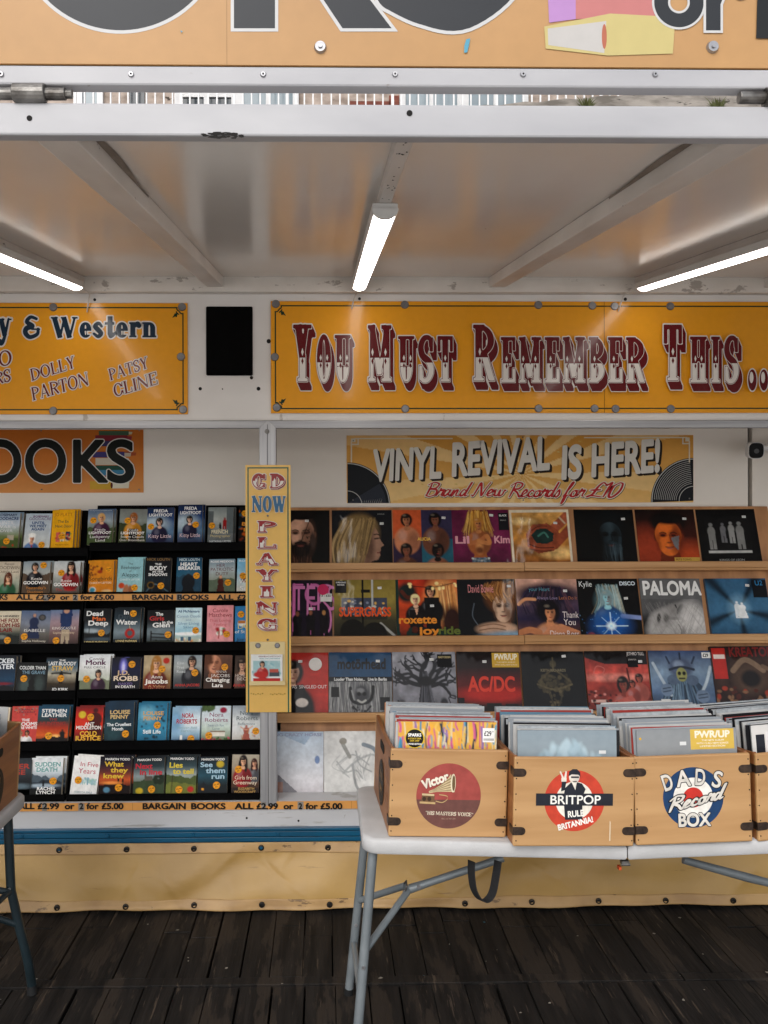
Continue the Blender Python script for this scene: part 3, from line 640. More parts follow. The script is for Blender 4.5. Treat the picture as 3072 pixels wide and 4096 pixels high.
for (a, c, q) in ((0, .16, .008), (.16, .2, .0), (.2, .52, .010), (.52, .57, .0), (.57, .86, .010), (.86, .9, .002), (.9, 1, .012)):
    b.box((XL, YF - .04 - q, z1 - c * hh), (XR, YF - .02, z1 - a * hh))
bt = b.build('blue_trim', M['blue'], TR, bevel=.0015, off=TO)
b = MB()
for k in range(-9, 12):
    x = xf(100) + k * .385; b.tube([(x, YF - .056, z1 - .36 * hh), (x, YF - .045, z1 - .36 * hh)], [.007, .012], 10)
b.build('trim_rivet', M['blue'], bt, off=TO)
tpart('underbody', XL, YF + .05, .12, XR, YB + .1, zf(3212), M['dark_gap'])
# louvred speaker opening
p0, p1 = P(829, 1500, YF), P(1008, 1230, YF)
b = MB(); b.box((p0.x, YF - .004, p0.z), (p1.x, YF + .0, p1.z)); sg = b.build('speaker_grille', M['black_matt'], TR, off=TO)
b = MB()
for (a, c, e, f_) in ((p0.x - .004, p0.z, p0.x, p1.z), (p1.x, p0.z, p1.x + .003, p1.z), (p0.x, p1.z, p1.x, p1.z + .003), (p0.x, p0.z - .003, p1.x, p0.z)):
    b.box((a, YF - .006, c), (e, YF + .001, f_))
b.build('grille_edge', M['black'], sg, off=TO)
# canopy: sloping sheet, cross beams, front beam, flaking ledge at the wall
CB = Vector((0, 4.10, zf(1112, 4.10))); SL = .139
def cz(y): return CB.z - SL * (CB.y - y)
b = MB(); b.mesh([(XL, 1.66, cz(1.66)), (XR, 1.66, cz(1.66)), (XR, 4.12, cz(4.12)), (XL, 4.12, cz(4.12)), (XL, 1.66, cz(1.66) + .012), (XR, 1.66, cz(1.66) + .012), (XR, 4.12, cz(4.12) + .012), (XL, 4.12, cz(4.12) + .012)],
       [(0, 1, 2, 3), (7, 6, 5, 4), (0, 4, 5, 1), (1, 5, 6, 2), (2, 6, 7, 3), (3, 7, 4, 0)])
can = b.build('canopy', M['ceiling'], TR, off=TO)
def slope_box(b, x0, x1, y0, y1, dz0, dz1, m=0):
    v = [(x, y, cz(y) + dz) for dz in (dz0, dz1) for (x, y) in ((x0, y0), (x1, y0), (x1, y1), (x0, y1))]
    b.mesh(v, [(3, 2, 1, 0), (4, 5, 6, 7), (0, 1, 5, 4), (1, 2, 6, 5), (2, 3, 7, 6), (3, 0, 4, 7)], m)
BX = (-1.76, -.495, .785, 2.05)
for x in BX:
    b = MB(); slope_box(b, x - .037, x + .037, 1.66, 4.075, -.046, -.0005); bm_ = b.build('beam', M['beam'], can, bevel=.003, off=TO)
    sgn = 1 if x < .2 else -1                          # lining come away beside the beam near the front
    b = MB(); n = 14; v = []
    for k in range(n + 1):
        t = k / n; y = 1.72 + .62 * t; wv = .020 * math.sin(math.pi * min(1, t * 1.15)) * (1 - t) ** .6
        xb = x + sgn * .038
        v += [(xb, y, cz(y) - .008), (xb + sgn * wv, y, cz(y) - .002)]
    b.mesh(v, [(2 * k, 2 * k + 1, 2 * k + 3, 2 * k + 2) for k in range(n)]); b.build('loose_lining', M['grubby_lining'], can, off=TO)
for x in (-1.10, .155, 1.43):
    b = MB(); slope_box(b, x - .016, x + .016, 1.66, 4.07, -.03, -.0005); rb = b.build('cross_rib', M['beam'], can, bevel=.002, off=TO)
    b = MB(); rr = random.Random(int(x * 100) + 400)
    for k in range(20):
        y = rr.uniform(1.68, 2.24); xx = x + rr.uniform(-.012, .01); s = rr.uniform(.0015, .004); b.mesh([(xx, y, cz(y) - .0306), (xx + s, y + s, cz(y + s) - .0306), (xx + s * 1.4, y + 2 * s, cz(y + 2 * s) - .0306), (xx, y + 3 * s, cz(y + 3 * s) - .0306)], [(0, 1, 2, 3)])
    b.build('chipped_paint', M['dark_gap'], rb, off=TO)
z1, z0 = zf(1114, 4.07), zf(1168, 4.07)
b = MB(); b.box((XL, 4.07, z0), (XR, 4.119, z1 + .03)); b.build('wall_ledge', M['ledge'], can, bevel=.003, off=TO)
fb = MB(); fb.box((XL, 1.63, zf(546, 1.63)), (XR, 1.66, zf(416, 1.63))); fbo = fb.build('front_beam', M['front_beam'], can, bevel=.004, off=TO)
for (x, y, q) in ((118, 473, 11), (1638, 453, 12)):
    b = MB(); p = P(x, y, 1.63); rr = q / 2200.0; b.prism([(p.x + rr * math.cos(k * .5236), p.z + rr * math.sin(k * .5236)) for k in range(12)], 'y', 1.6288, 1.631)
    b.build('bolt_hole', M['dark_gap'], fbo, off=TO)
b = MB(); rr = random.Random(5)
for k in range(26):                                   # bare patch on the beam's lower edge
    p = P(885 + rr.gauss(0, 32), 545 + rr.uniform(-14, 8), 1.63); a = rr.uniform(.004, .011); c_ = rr.uniform(.0015, .003)
    y = 1.6294 - k * 2e-5
    b.face([(p.x + a * math.cos(t) * rr.uniform(.6, 1.2), y, p.z + c_ * math.sin(t) * rr.uniform(.6, 1.2)) for t in [j * .785 for j in range(8)]])
b.build('chipped_paint', M['dark_gap'], fbo, off=TO)
for (xa, xb_) in ((-40, 290), (2955, 3300)):           # hinges between roof sign and canopy
    b = MB(); za = zf(383, 1.632)
    pa, pb = P(xa, 383, 1.632), P(xb_, 383, 1.632)
    b.tube([(pa.x, 1.632, za), (pb.x - .012, 1.632, za)], .011, 14); k0 = pa.x + (pb.x - pa.x) * .29; k1 = pa.x + (pb.x - pa.x) * .68
    b.tube([(k0, 1.629, za), (k1, 1.629, za)], .0165, 16); b.tube([(pb.x - .014, 1.632, za), (pb.x, 1.632, za)], .0085, 6)
    b.box((k0 + .003, 1.628, za - .017), (k1 - .003, 1.65, za + .018)); b.build('hinge', M['steel'], can, bevel=.0015, off=TO)

# ------------------------------------------------------------------ strip lights
def strip_light(x, label, cable):
    y0, y1 = 2.28, 4.0
    t = thing('strip_light', label, 'ceiling light', (x, y0, cz(y0) - .032), group='lit strip lights under the canopy'); O = (x, y0, cz(y0) - .032)
    b = MB(); slope_box(b, x - .033, x + .033, y0, y1, -.058, -.031); b.build('housing', M['shade'], t, bevel=.003, off=O)
    b = MB(); n = 10; v = []
    for y in (y0 + .012, y1 - .012):
        for k in range(n + 1):
            a = math.pi * k / n; a = rad(24) + rad(132) * k / n; v.append((x + .031 * math.cos(a), y, cz(y) - .049 - .022 * math.sin(a)))
    b.mesh(v, [(k, k + 1, n + 2 + k, n + 1 + k) for k in range(n)]); b.build('diffuser', M['led'], t, smooth=True, off=O)
    for y, e in ((y0 - .006, .016), (y1 - .010, .016)):
        b = MB(); pr = [(x + .034 * math.cos(math.pi * k / n), -.046 - .027 * math.sin(math.pi * k / n)) for k in range(n + 1)]
        m = len(pr); vv = [(a, y, cz(y) + q) for a, q in pr] + [(a, y + e, cz(y + e) + q) for a, q in pr]
        b.mesh(vv, [tuple(range(m))[::-1], tuple(range(m, 2 * m))] + [(k, (k + 1) % m, m + (k + 1) % m, m + k) for k in range(m)])
        b.build('end_cap', M['shade'], t, off=O)
    b = MB(); q = cable; pts = smooth_pts([(x, 4.0, cz(4.0) - .05), (q[0] + .02, 4.06, z0 - .01), (q[0] + .012, 4.085, q[1] + .05), (q[0], 4.104, q[1])], 6)
    b.tube(pts, .0028, 6); b.build('power_cable', M['cable'], t, smooth=True, off=O)
    return t
for x, lb, px in ((-1.10, 'lit strip light over the left sign, running out of frame', (347, 1248)), (.155, 'lit strip light in the middle, its rounded end cap facing out', (1407, 1235)), (1.43, 'lit strip light over the right half of the long yellow sign', (2474, 1245))):
    q = P(*px, 4.1); strip_light(x, lb, (q.x, q.z))

# ------------------------------------------------------------------ signs
class Sign:
    """a flat board on plane Y; artwork placed where it stands on the board"""
    def __init__(s, name, label, x0, y0, x1, y1, Y, th=.006, mat_='sign_print', col='e39a1f', cat='sign', edge=None):
        xm = (max(x0, 0) + min(x1, 3072)) / 2; a, c = P(x0, y1, Y), P(x1, y0, Y); a.z, c.z = P(xm, y1, Y).z, P(xm, y0, Y).z; s.Y = Y
        s.x0, s.z0, s.x1, s.z1 = a.x, a.z, c.x, c.z; s.O = ((a.x + c.x) / 2, Y, a.z)
        s.root = thing(name, label, cat, s.O); s.mat_ = M[mat_]
        s.b = MB(); s.b.box((s.x0, Y, s.z0), (s.x1, Y + th, s.z1), col=lin(edge or col)); s.pr = Print(s.b, Y)
        s.lb = MB(); s.lt = Print(s.lb, Y - {'roof_sign': .0004, 'books_sign': .0034}.get(name, .0015))
    def q(s, x, y): p = P(x, y, s.Y); return p.x, p.z
    def text(s, t, xa, xb, yb, yt, col, dyb=0, **k):
        """letters from pixel xa to xb, baseline yb (at xa) and yb+dyb (at xb), capitals up to yt"""
        (ax, az), (bx, bz), (_, tz) = s.q(xa, yb), s.q(xb, yb + dyb), s.q(xa, yt)
        rot = math.atan2(bz - az, bx - ax)
        s.lt.text(t, (ax + bx) / 2, (az + bz) / 2, tz - az, col, w=bx - ax, rot=rot, **k)
    def done(s):
        pn = s.b.build('panel', s.mat_, s.root, off=s.O)
        if s.lb.f: s.lb.build('lettering', s.mat_, s.root, off=s.O)
        return pn
    def washer(s, x, y, r=.019, name='washer', m='alu_dull'):
        u, v = s.q(x, y); b = MB(); Y = s.Y
        b.tube([(u, Y - .006, v), (u, Y - .0005, v)], [r * .82, r], 18); b.tube([(u, Y - .009, v), (u, Y - .005, v)], r * .35, 8)
        b.build(name, M[m], s.root, off=s.O)
GREEN = '10301f'
def border(s, ins, wd, sides='LRTB', notch=.03):
    p = s.pr; x0, z0, x1, z1 = s.x0 + ins, s.z0 + ins, s.x1 - ins, s.z1 - ins
    if 'T' in sides: p.rect(x0 + (notch if 'L' in sides else 0), z1 - wd, x1 - (notch if 'R' in sides else 0), z1, GREEN)
    if 'B' in sides: p.rect(x0 + (notch if 'L' in sides else 0), z0, x1 - (notch if 'R' in sides else 0), z0 + wd, GREEN)
    if 'L' in sides: p.rect(x0, z0 + notch, x0 + wd, z1 - notch, GREEN)
    if 'R' in sides: p.rect(x1 - wd, z0 + notch, x1, z1 - notch, GREEN)
    for sx, sz in [(a, c) for a in 'LR' for c in 'TB']:
        if sx in sides and sz in sides and notch > .01:  # corner flourish
            ox, oz = (x0 if sx == 'L' else x1), (z1 if sz == 'T' else z0); kx, kz = (1 if sx == 'L' else -1), (-1 if sz == 'T' else 1)
            for pts in ([(.0, .03), (.012, .03), (.02, .02), (.03, .012), (.03, .0)], [(.02, .034), (.03, .03), (.042, .034)], [(.034, .02), (.03, .03), (.034, .046)]):
                sm = smooth_pts(pts, 4); y = p.layer()
                for (a, c), (e, f_) in zip(sm, sm[1:]):
                    L_ = math.hypot(e - a, f_ - c) + 1e-9; nx, nz = -(f_ - c) / L_ * wd * .5, (e - a) / L_ * wd * .5
                    p.poly([(ox + kx * (u), oz + kz * (v)) for u, v in ((a - nx, c - nz), (e - nx, f_ - nz), (e + nx, f_ + nz), (a + nx, c + nz))], GREEN, y)
            p.poly([(ox + kx * u, oz + kz * v) for u, v in ((.025, .025), (.04, .03), (.052, .05), (.03, .04))], GREEN)
MAROON, OFFW = '5d1015', 'd9d3cd'
def circus(s, t, xa, xb, yb, yt, res=44):
    """two-tone slab letters: dark top, white foot, diamonds on the stems, deep drop shade"""
    (ax, az), (bx, bz), (_, tz) = s.q(xa, yb), s.q(xb, yb), s.q(xa, yt); h = tz - az; w = bx - ax; lt = s.lt
    k = dict(font='circus', res=res, w=w); cx, z = (ax + bx) / 2, az
    sx, sz = 14 / 870.0 / h, -33 / 870.0 / h
    sh = [(.026, sx * i / 6, sz * i / 6, OFFW) for i in range(0, 7)] + [(.010, sx * i / 10, sz * i / 10, MAROON) for i in range(10, 0, -1)]
    lt.text(t, cx, z, h, OFFW, bold=.013, layers=sh, **k)
    lt.text(t, cx, z, h, MAROON, bold=.002, **k)
    lt.text(t, cx, z, h, OFFW, bold=-.008, clip=(-.2, .42), **k)
    T, tt, ss, hh_, ws = STY['circus']; adv = sum(ws[c] + .10 for c in t); kx = w / adv; u = ax
    for ch in t:
        wd = ws[ch]; st = {'I': [wd / 2], 'T': [wd / 2], 'Y': [wd / 2], 'S': [], 'O': [.1, wd - .1], 'H': [.15, wd - .15], 'U': [.15, wd - .1], 'M': [.11, wd - .15], 'B': [.15], 'R': [.15], 'E': [.15]}[ch]
        for x in st:
            for cz_, cc, a in ((.52, OFFW, .07), (.36, MAROON, .06)):
                lt.poly([(u + (x - .03) * kx, z + cz_ * h), (u + x * kx, z + (cz_ - a) * h), (u + (x + .03) * kx, z + cz_ * h), (u + x * kx, z + (cz_ + a) * h)], cc)
        u += (wd + .10) * kx

s = Sign('long_yellow_sign', 'long yellow sign with maroon circus lettering reading You Must Remember This', 1084, 1206, 3560, 1652, YF - .008)
border(s, .018, .006, 'LTB')
cir = [('Y', 1173, 1264, 1527, 1299), ('OU', 1268, 1418, 1530, 1341), ('M', 1472, 1582, 1527, 1302), ('UST', 1592, 1826, 1529, 1346), ('R', 1891, 1992, 1526, 1301),
       ('EMEMBER', 2001, 2586, 1532, 1351), ('T', 2649, 2740, 1526, 1302), ('HIS', 2753, 2960, 1533, 1350)]
for c in cir: circus(s, *c)
for x in (3000, 3046, 3092):
    u, v = s.q(x, 1523)
    for rx, rz, cc in ((.024, .055, OFFW), (.020, .049, MAROON)): s.lt.ell(u, v, rx, rz, cc)
    s.lt.ell(u - .004, v + .012, .009, .026, OFFW)
u, _ = s.q(2417, 1400); s.pr.rect(u - .001, s.z0, u + .001, s.z1, '5a3a0c')
s.done()
for x, y in ((1103, 1216), (1099, 1428), (1107, 1630), (1619, 1219), (1621, 1635), (2153, 1220), (2154, 1634), (2369, 1223), (2458, 1225), (2681, 1225), (2378, 1634), (2462, 1635), (2683, 1635)): s.washer(x, y)

s = Sign('country_music_sign', 'yellow sign with navy & Western heading and slanted maroon singer names', -560, 1212, 750, 1657, YF - .008)
border(s, .018, .006, 'RTB')
s.text('y', -10, 55, 1348, 1240, '152a3d', font='fancy', res=44, layers=[(.06, 0, 0, OFFW)])
s.text('&', 94, 166, 1352, 1267, '152a3d', font='fancy', res=44, bold=.01, layers=[(.07, 0, 0, OFFW)])
s.text('W', 205, 318, 1351, 1269, '152a3d', font='fancy', res=44, bold=.01, layers=[(.07, 0, 0, OFFW)])
s.text('estern', 320, 632, 1349, 1262, '152a3d', font='fancy', res=44, bold=.012, layers=[(.07, 0, 0, OFFW)])
for t, xa, xb, yb, yt, dy in (('DOLLY', 124, 312, 1526, 1478, -58), ('PARTON', 128, 364, 1604, 1552, -66), ('PATSY', 438, 604, 1524, 1478, -55), ('CLINE', 456, 640, 1590, 1540, -56), ('JO', -34, 56, 1476, 1416, -20), ('RS', -20, 50, 1540, 1490, -16)):
    s.text(t, xa, xb, yb, yt, '641318', dyb=dy, font='serif', res=40, shear=.12, layers=[(.07, 0, 0, OFFW)])
s.done()
for x, y in ((213, 1229), (728, 1228), (724, 1427), (213, 1643), (732, 1638)): s.washer(x, y)

s = Sign('books_sign', 'orange sign under the rail with big black OOKS letters over stacked books', -420, 1719, 573, 1971, YB - .004, .004, 'matt_print')
R_ = Ras(60, 40); R_.g('b8641f', 'c9742a', 'd6904e'); R_.n(.03, 8)
s.pr.grid(s.x0, s.z0, s.x1, s.z1, R_.a)
def book_block(s, x0, y0, x1, y1, cov, pages, x2, sk=0):
    q = [s.q(x0, y0), s.q(x1, y0 + sk), s.q(x1, y1 + sk), s.q(x0, y1)]; s.pr.poly(q[::-1], cov)
    q = [s.q(x1, y0 + sk + 3), s.q(x2, y0 + 4), s.q(x2 - 3, y1 - 4), s.q(x1, y1 + sk - 3)]; s.pr.poly(q[::-1], pages)
for a in ((395, 1724, 515, 1741, '3f5a44', 'b9b79d', 530), (381, 1741, 510, 1764, '7f2530', '8d3038', 528), (370, 1764, 500, 1785, '33305f', 'b9b4a4', 520), (392, 1806, 520, 1826, '8a3a20', '9c4626', 546),
          (372, 1808, 498, 1830, '3a3470', 'b9ac9a', 525), (382, 1832, 515, 1860, 'c9bfae', 'd2c8b5', 500), (384, 1862, 496, 1880, '1f4a3c', 'c2b9a0', 506), (396, 1880, 498, 1902, '3b7fa4', 'c9c2b0', 508),
          (400, 1902, 495, 1916, 'a33a2a', 'b9ac98', 505), (360, 1925, 450, 1957, 'c99f33', 'd8d2bd', 518)): book_block(s, *a)
p_ = s.q(447, 1941); s.pr.ell(p_[0], p_[1], .006, .016, '5a1d12')
for t, xa, xb in (('O', -84, 91), ('O', 96, 270), ('K', 281, 428), ('S', 424, 540)):
    s.text(t, xa, xb, 1926, 1764, '0d120f', bold=.035, layers=[(.058, 0, 0, 'd9d5ce')], res=44)
s.done()
for x, y in ((167, 1958), (556, 1958), (165, 1723), (557, 1722)): s.washer(x, y, .004, 'screw', 'steel')

s = Sign('vinyl_sign', 'ochre sunburst sign with slanted white lettering and two half records', 1387, 1741, 2773, 2011, YB - .004, .004, 'matt_print')
R_ = Ras(330, 66); sx_, sy_ = (2084 - 1387) / (2773 - 1387), (1896 - 1741) / 270.0
ang = np.arctan2((R_.Y - sy_) * 270, (R_.X - sx_) * 1386); rr_ = np.hypot((R_.Y - sy_) * 270, (R_.X - sx_) * 1386)
R_.g('cf9440', 'd8a150', 'e6ba72'); R_.mix((np.sin(ang * 17 + .6) > .25) * .75 * np.clip(1.1 - rr_ / 1100, .25, 1), 'f2d69c')
R_.sp(40, ['d6bf7c', 'cfae5c'], .05, .75, .0035, 3); R_.asp = 1
R_.n(.05, 10, sx=4)
s.pr.grid(s.x0, s.z0, s.x1, s.z1, R_.a)
for (xc_, yc_, rr2, a0, a1) in ((1390, 2022, 172, 2, 90), (2773, 2003, 172, 90, 182)):
    u, v = s.q(xc_, yc_); k = YB / F; bx_ = (s.x0, s.z0, s.x1, s.z1)
    s.pr.ring(u, v, 0, rr2 * k, '14171d', 60, a0, a1, bx_); s.pr.ring(u, v, rr2 * k * .965, rr2 * k * .985, 'b9b9b6', 60, a0, a1, bx_)
    if xc_ > 2000:
        for q_ in range(13): s.pr.ring(u, v, rr2 * k * (.4 + .043 * q_), rr2 * k * (.412 + .043 * q_), 'a9a9a6', 50, 95, 178, bx_)
    else:
        s.pr.ring(u, v, 0, rr2 * k * .9, '272c37', 40, 3, 34, bx_)
        for q_ in range(10): s.pr.poly([(u + (.075 + .011 * q_) * 1.0, s.z0 + .003), (u + (.077 + .011 * q_), s.z0 + .003), (u + (.079 + .0115 * q_), s.z0 + .012 + .004 * q_ ** .6)], 'a9a9a6')
    s.pr.ring(u, v, rr2 * k * .33, rr2 * k * .345, 'b9b9b6', 40, a0, a1, bx_)
for xa, ya, xb, yb_ in ((1416, 1752, 1810, 1757), (2335, 1748, 2748, 1753), (1403, 1765, 1408, 1850), (2754, 1765, 2759, 1850), (1403, 1775, 1436, 1780), (2728, 1772, 2759, 1777), (1430, 1752, 1435, 1780), (2728, 1748, 2733, 1777), (1404, 1754, 1422, 1768), (2740, 1750, 2757, 1766)):
    (a, c), (e, f_) = s.q(xa, yb_), s.q(xb, ya); s.pr.rect(a, c, e, f_, 'd8cdb8')
for t, xa, xb, yb_, yt, dy in (('VINYL', 1492, 1762, 1922, 1804, -14), ('REVIVAL', 1802, 2196, 1902, 1778, -28), ('IS', 2240, 2324, 1914, 1790, -6), ('HERE!', 2360, 2642, 1904, 1782, -22)):
    s.text(t, xa, xb, yb_, yt, 'dcd8d0', dyb=dy, bold=.055, shear=.16, res=40, layers=[(.055, .012 * i, -.012 * i, '2a2019') for i in range(6, 0, -1)])
for t, xa, xb in (('Brand', 1697, 1866), ('New', 1884, 2012), ('Records', 2030, 2236), ('for', 2250, 2330), ('£10', 2341, 2470)):
    s.text(t, xa, xb, 1988 if xa > 2000 else 1985, 1931, 'b3252a', font='script', res=40, shear=.3, layers=[(.055, .03, -.04, '3a2a20'), (.055, .0, -.0, 'e0d6c6')])
s.done()
for x, y in ((1412, 2000), (1413, 1763), (2757, 1994), (2093, 2000), (2091, 1749)): s.washer(x, y, .004, 'screw', 'steel')

s = Sign('playing_sign', 'tall narrow yellow sign on the post with stacked letters CD Now Playing', 984, 1860, 1162, 2849, YF - .046, .014, col='e0b460')
a = .009; s.pr.rect(s.x0 + a, s.z0, s.x0 + a + .006, s.z1 - .01, '1d5a48'); s.pr.rect(s.x1 - a - .006, s.z0, s.x1 - a, s.z1 - .01, '1d5a48'); s.pr.rect(s.x0 + a, s.z1 - .016, s.x1 - a, s.z1 - .01, '1d5a48')
def shade_letter(s, ch, xa, xb, yb, yt):
    k = dict(font='slab', res=34)
    s.text(ch, xa, xb, yb, yt, '8e1f24', bold=-.004, layers=[(.04, 0, 0, OFFW), (.04, .06, -.07, OFFW)] + [(.008, .012 * i, -.014 * i, '7a1a1f') for i in range(6, 0, -1)] + [(.022, 0, 0, OFFW)], **k)
    s.text(ch, xa, xb, yb, yt, OFFW, bold=-.07, clip=(-.2, .5), **k)
    (a, c), (e, f_) = s.q(xa, yb), s.q(xb, yt); cx_ = a + (e - a) * (.3 if ch not in 'IYA' else .5); cy_ = c + (f_ - c) * .53
    s.lt.poly([(cx_ - .005, cy_), (cx_, cy_ - .012), (cx_ + .005, cy_), (cx_, cy_ + .012)], OFFW)
for ch, xa, xb, yb, yt in (('C', 1008, 1064, 1953, 1894), ('D', 1080, 1142, 1953, 1894)) + tuple((c, 1030 - (6 if c in 'AYN' else 0), 1108 + (6 if c in 'AYN' else 0), 2128 + 65 * i, 2083 + 65 * i) for i, c in enumerate('PLAYING')): shade_letter(s, ch, xa, xb, yb, yt)
s.text('NOW', 1008, 1146, 2048, 1985, '2b5f86', font='now', res=40, bold=.01, layers=[(.035, 0, 0, 'e2d6bd')])
for i in range(14):                                    # torn tape remains
    u, v = s.q(1002 + (i * 9 if i < 6 else 30 + i * 8), 2774 + (i * 37 % 5)); s.pr.rect(u, v - .003, u + .007, v + .003, 'b08d3c' if i % 2 else 'bd9a4c')
s.done()
for x, y in ((1071, 2063), (1071, 2559)): s.washer(x, y, .005, 'screw', 'steel')
h_ = thing('disc_holder', 'clear acrylic wall holder screwed to the lower part of the post sign', 'holder', (P(1070, 2734, YF - .05).x, YF - .05, P(1070, 2734, YF - .05).z)); HO = tuple(h_.location)
a, c = P(999, 2738, YF - .05), P(1141, 2566, YF - .05)
b = MB(); b.box((a.x, YF - .0515, a.z), (c.x, YF - .049, c.z)); b.build('back_plate', M['acrylic'], h_, bevel=.001, off=HO)
b = MB(); b.box((a.x, YF - .068, a.z), (c.x, YF - .052, a.z + .004)); b.box((a.x, YF - .068, a.z + .004), (c.x, YF - .0665, a.z + .018)); b.build('tray', M['acrylic'], h_, off=HO)
for x, y in ((1032, 2582), (1109, 2582)):
    p = P(x, y, YF - .052); b = MB(); b.tube([(p.x, YF - .056, p.z), (p.x, YF - .0517, p.z)], [.009, .0125], 16); b.build('screw', M['alu_dull'], h_, off=HO)
a, c = P(1004, 2734, YF - .06), P(1130, 2617, YF - .06)
b = MB(); b.box((a.x, YF - .064, a.z + .0), (c.x, YF - .054, c.z), col=lin('e4e0da')); pr = Print(b, YF - .064); R_ = Ras(34, 34, 'dfe3e2')
R_.r(.06, .2, .96, .78, '9fc0c4'); R_.sp(30, ['7fb0b8', 'b7d0d0'], .22, .7, .03); R_.w(.36, .22, .2, '2a1d18', 'b8332f'); R_.e(.3, .7, .24, .12, 'b8332f'); R_.r(.6, .6, .92, .78, '4a4f55'); R_.r(.06, .84, .96, .97, 'b8332f'); R_.r(.6, .5, .9, .62, 'b7574a')
pr.grid(a.x + .004, a.z + .004, c.x - .004, c.z - .004, R_.a); k_ = c.x - a.x
pr.text('DREAMBOATS & PETTICOATS', a.x + k_ * .6, c.z - .012, .006, '7a1f28', w=k_ * .72, bold=.02, res=14); pr.text('MUSIC THAT LIVES FOREVER', a.x + k_ * .6, c.z - .021, .005, '4a8a94', w=k_ * .66, bold=.02, res=14)
cd = b.build('disc_case', M['cover_print'], off=(a.x, YF - .06, a.z)); cd.location = (a.x, YF - .06, a.z); tag(cd, 'white and pale blue music disc case standing in the acrylic holder', 'disc case')

ORB = 'd99a52'
def strip(label, y0, y1, Y, xa, xb, words, seams, pads):
    s = Sign('price_strip', label, xa, y0, xb, y1, Y, .004, col=ORB, mat_='fade_print')
    for x in seams: u, _ = s.q(x, y0); s.pr.rect(u - .0008, s.z0, u + .0008, s.z1, '9a6a30')
    for a, c in pads: (u, _), (v, _) = s.q(a, y0), s.q(c, y0); s.pr.rect(u, s.z0 + .001, v, s.z1 - .001, '8f8a84')
    for t, a, c in words:
        cp = y0 + (y1 - y0) * .13; s.text(t, a, c, y0 + (y1 - y0) * .85, cp, '0d0b09', bold=.06, res=24)
    s.done(); return s
strip('upper orange price strip across the book rack with black bargain wording', 2376, 2402, 4.445, -420, 1032, [('KS', -2, 31), ('ALL', 66, 130), ('£2.99', 143, 222), ('or', 241, 277), ('2', 293, 309), ('for', 322, 367), ('£5.00', 376, 457), ('BARGAIN', 527, 694), ('BOOKS', 708, 835), ('ALL', 868, 933), ('£2.99', 948, 1028)], (492, 175), ((175, 194), (291, 312), (706, 728)))
strip('lower orange price strip along the sill with black bargain wording', 3209, 3240, YF - .03, -420, 1560, [('ALL', 74, 138), ('£2.99', 150, 237), ('or', 259, 297), ('2', 318, 334), ('for', 347, 394), ('£5.00', 406, 494), ('BARGAIN', 569, 745), ('BOOKS', 763, 902), ('ALL', 940, 1013), ('£2.99', 1025, 1112), ('or', 1134, 1172), ('2', 1194, 1209), ('for', 1223, 1270), ('£5.00', 1281, 1369)], (1406, 530), ((168, 188), (313, 338), (1045, 1063), (1190, 1214)))

# roof sign: hinged board above the canopy, its lower edge in the picture
s = Sign('roof_sign', 'large faded orange sign board above the canopy with giant dark letters', -1000, -900, 3900, 263, 1.634, .02, 'fade_print', col='e0a868')
R_ = Ras(90, 24); R_.g('ab8a64', 'ad865c', 'b0885a'); R_.n(.05, 5, sx=3); s.pr.grid(s.x0, s.z0, s.x1, s.z1, R_.a)
k = 1.634 / F; DK = '26292e'
u, v = s.q(479, -288)
for o, cc in ((14, 'bdbdbd'), (0, DK)): s.lt.ring(u, v, (190 - o) * k, (408 + o) * k, cc, 90)
def lpoly(pts, cc): q = [s.q(*p) for p in pts]; s.lt.poly(q[::-1] if sum((b[0] - a[0]) * (b[1] + a[1]) for a, b in zip(pts, pts[1:] + pts[:1])) < 0 else q, cc)
lpoly([(923, -720), (1113, -720), (1113, 127), (923, 127)], 'bdbdbd'); lpoly([(1113, -330), (1290, -720), (1560, -720), (1270, -300), (1592, 127), (1362, 127), (1113, -250)], 'bdbdbd')
lpoly([(936, -706), (1100, -706), (1100, 114), (936, 114)], DK); lpoly([(1100, -330), (1296, -706), (1534, -706), (1254, -300), (1566, 114), (1370, 114), (1100, -290)], DK)
def blob(pts, w0, w1, o):
    X, Y = np.meshgrid(np.linspace(1500, 2150, 110), np.linspace(-760, 190, 150)); D = d_path(X, Y, pts, w0, w1)
    return iso(D, np.linspace(1500, 2150, 110), np.linspace(-760, 190, 150), o)
SP = [(2040, -560), (1830, -640), (1640, -520), (1700, -360), (1900, -270), (2000, -110), (1850, 30), (1700, 20), (1580, -30)]
for o, cc in ((14, 'bdbdbd'), (0, DK)):
    y = s.lt.layer()
    for pl in blob(SP, 150, 190, o): s.lt.poly([s.q(*p) for p in pl], cc, y)
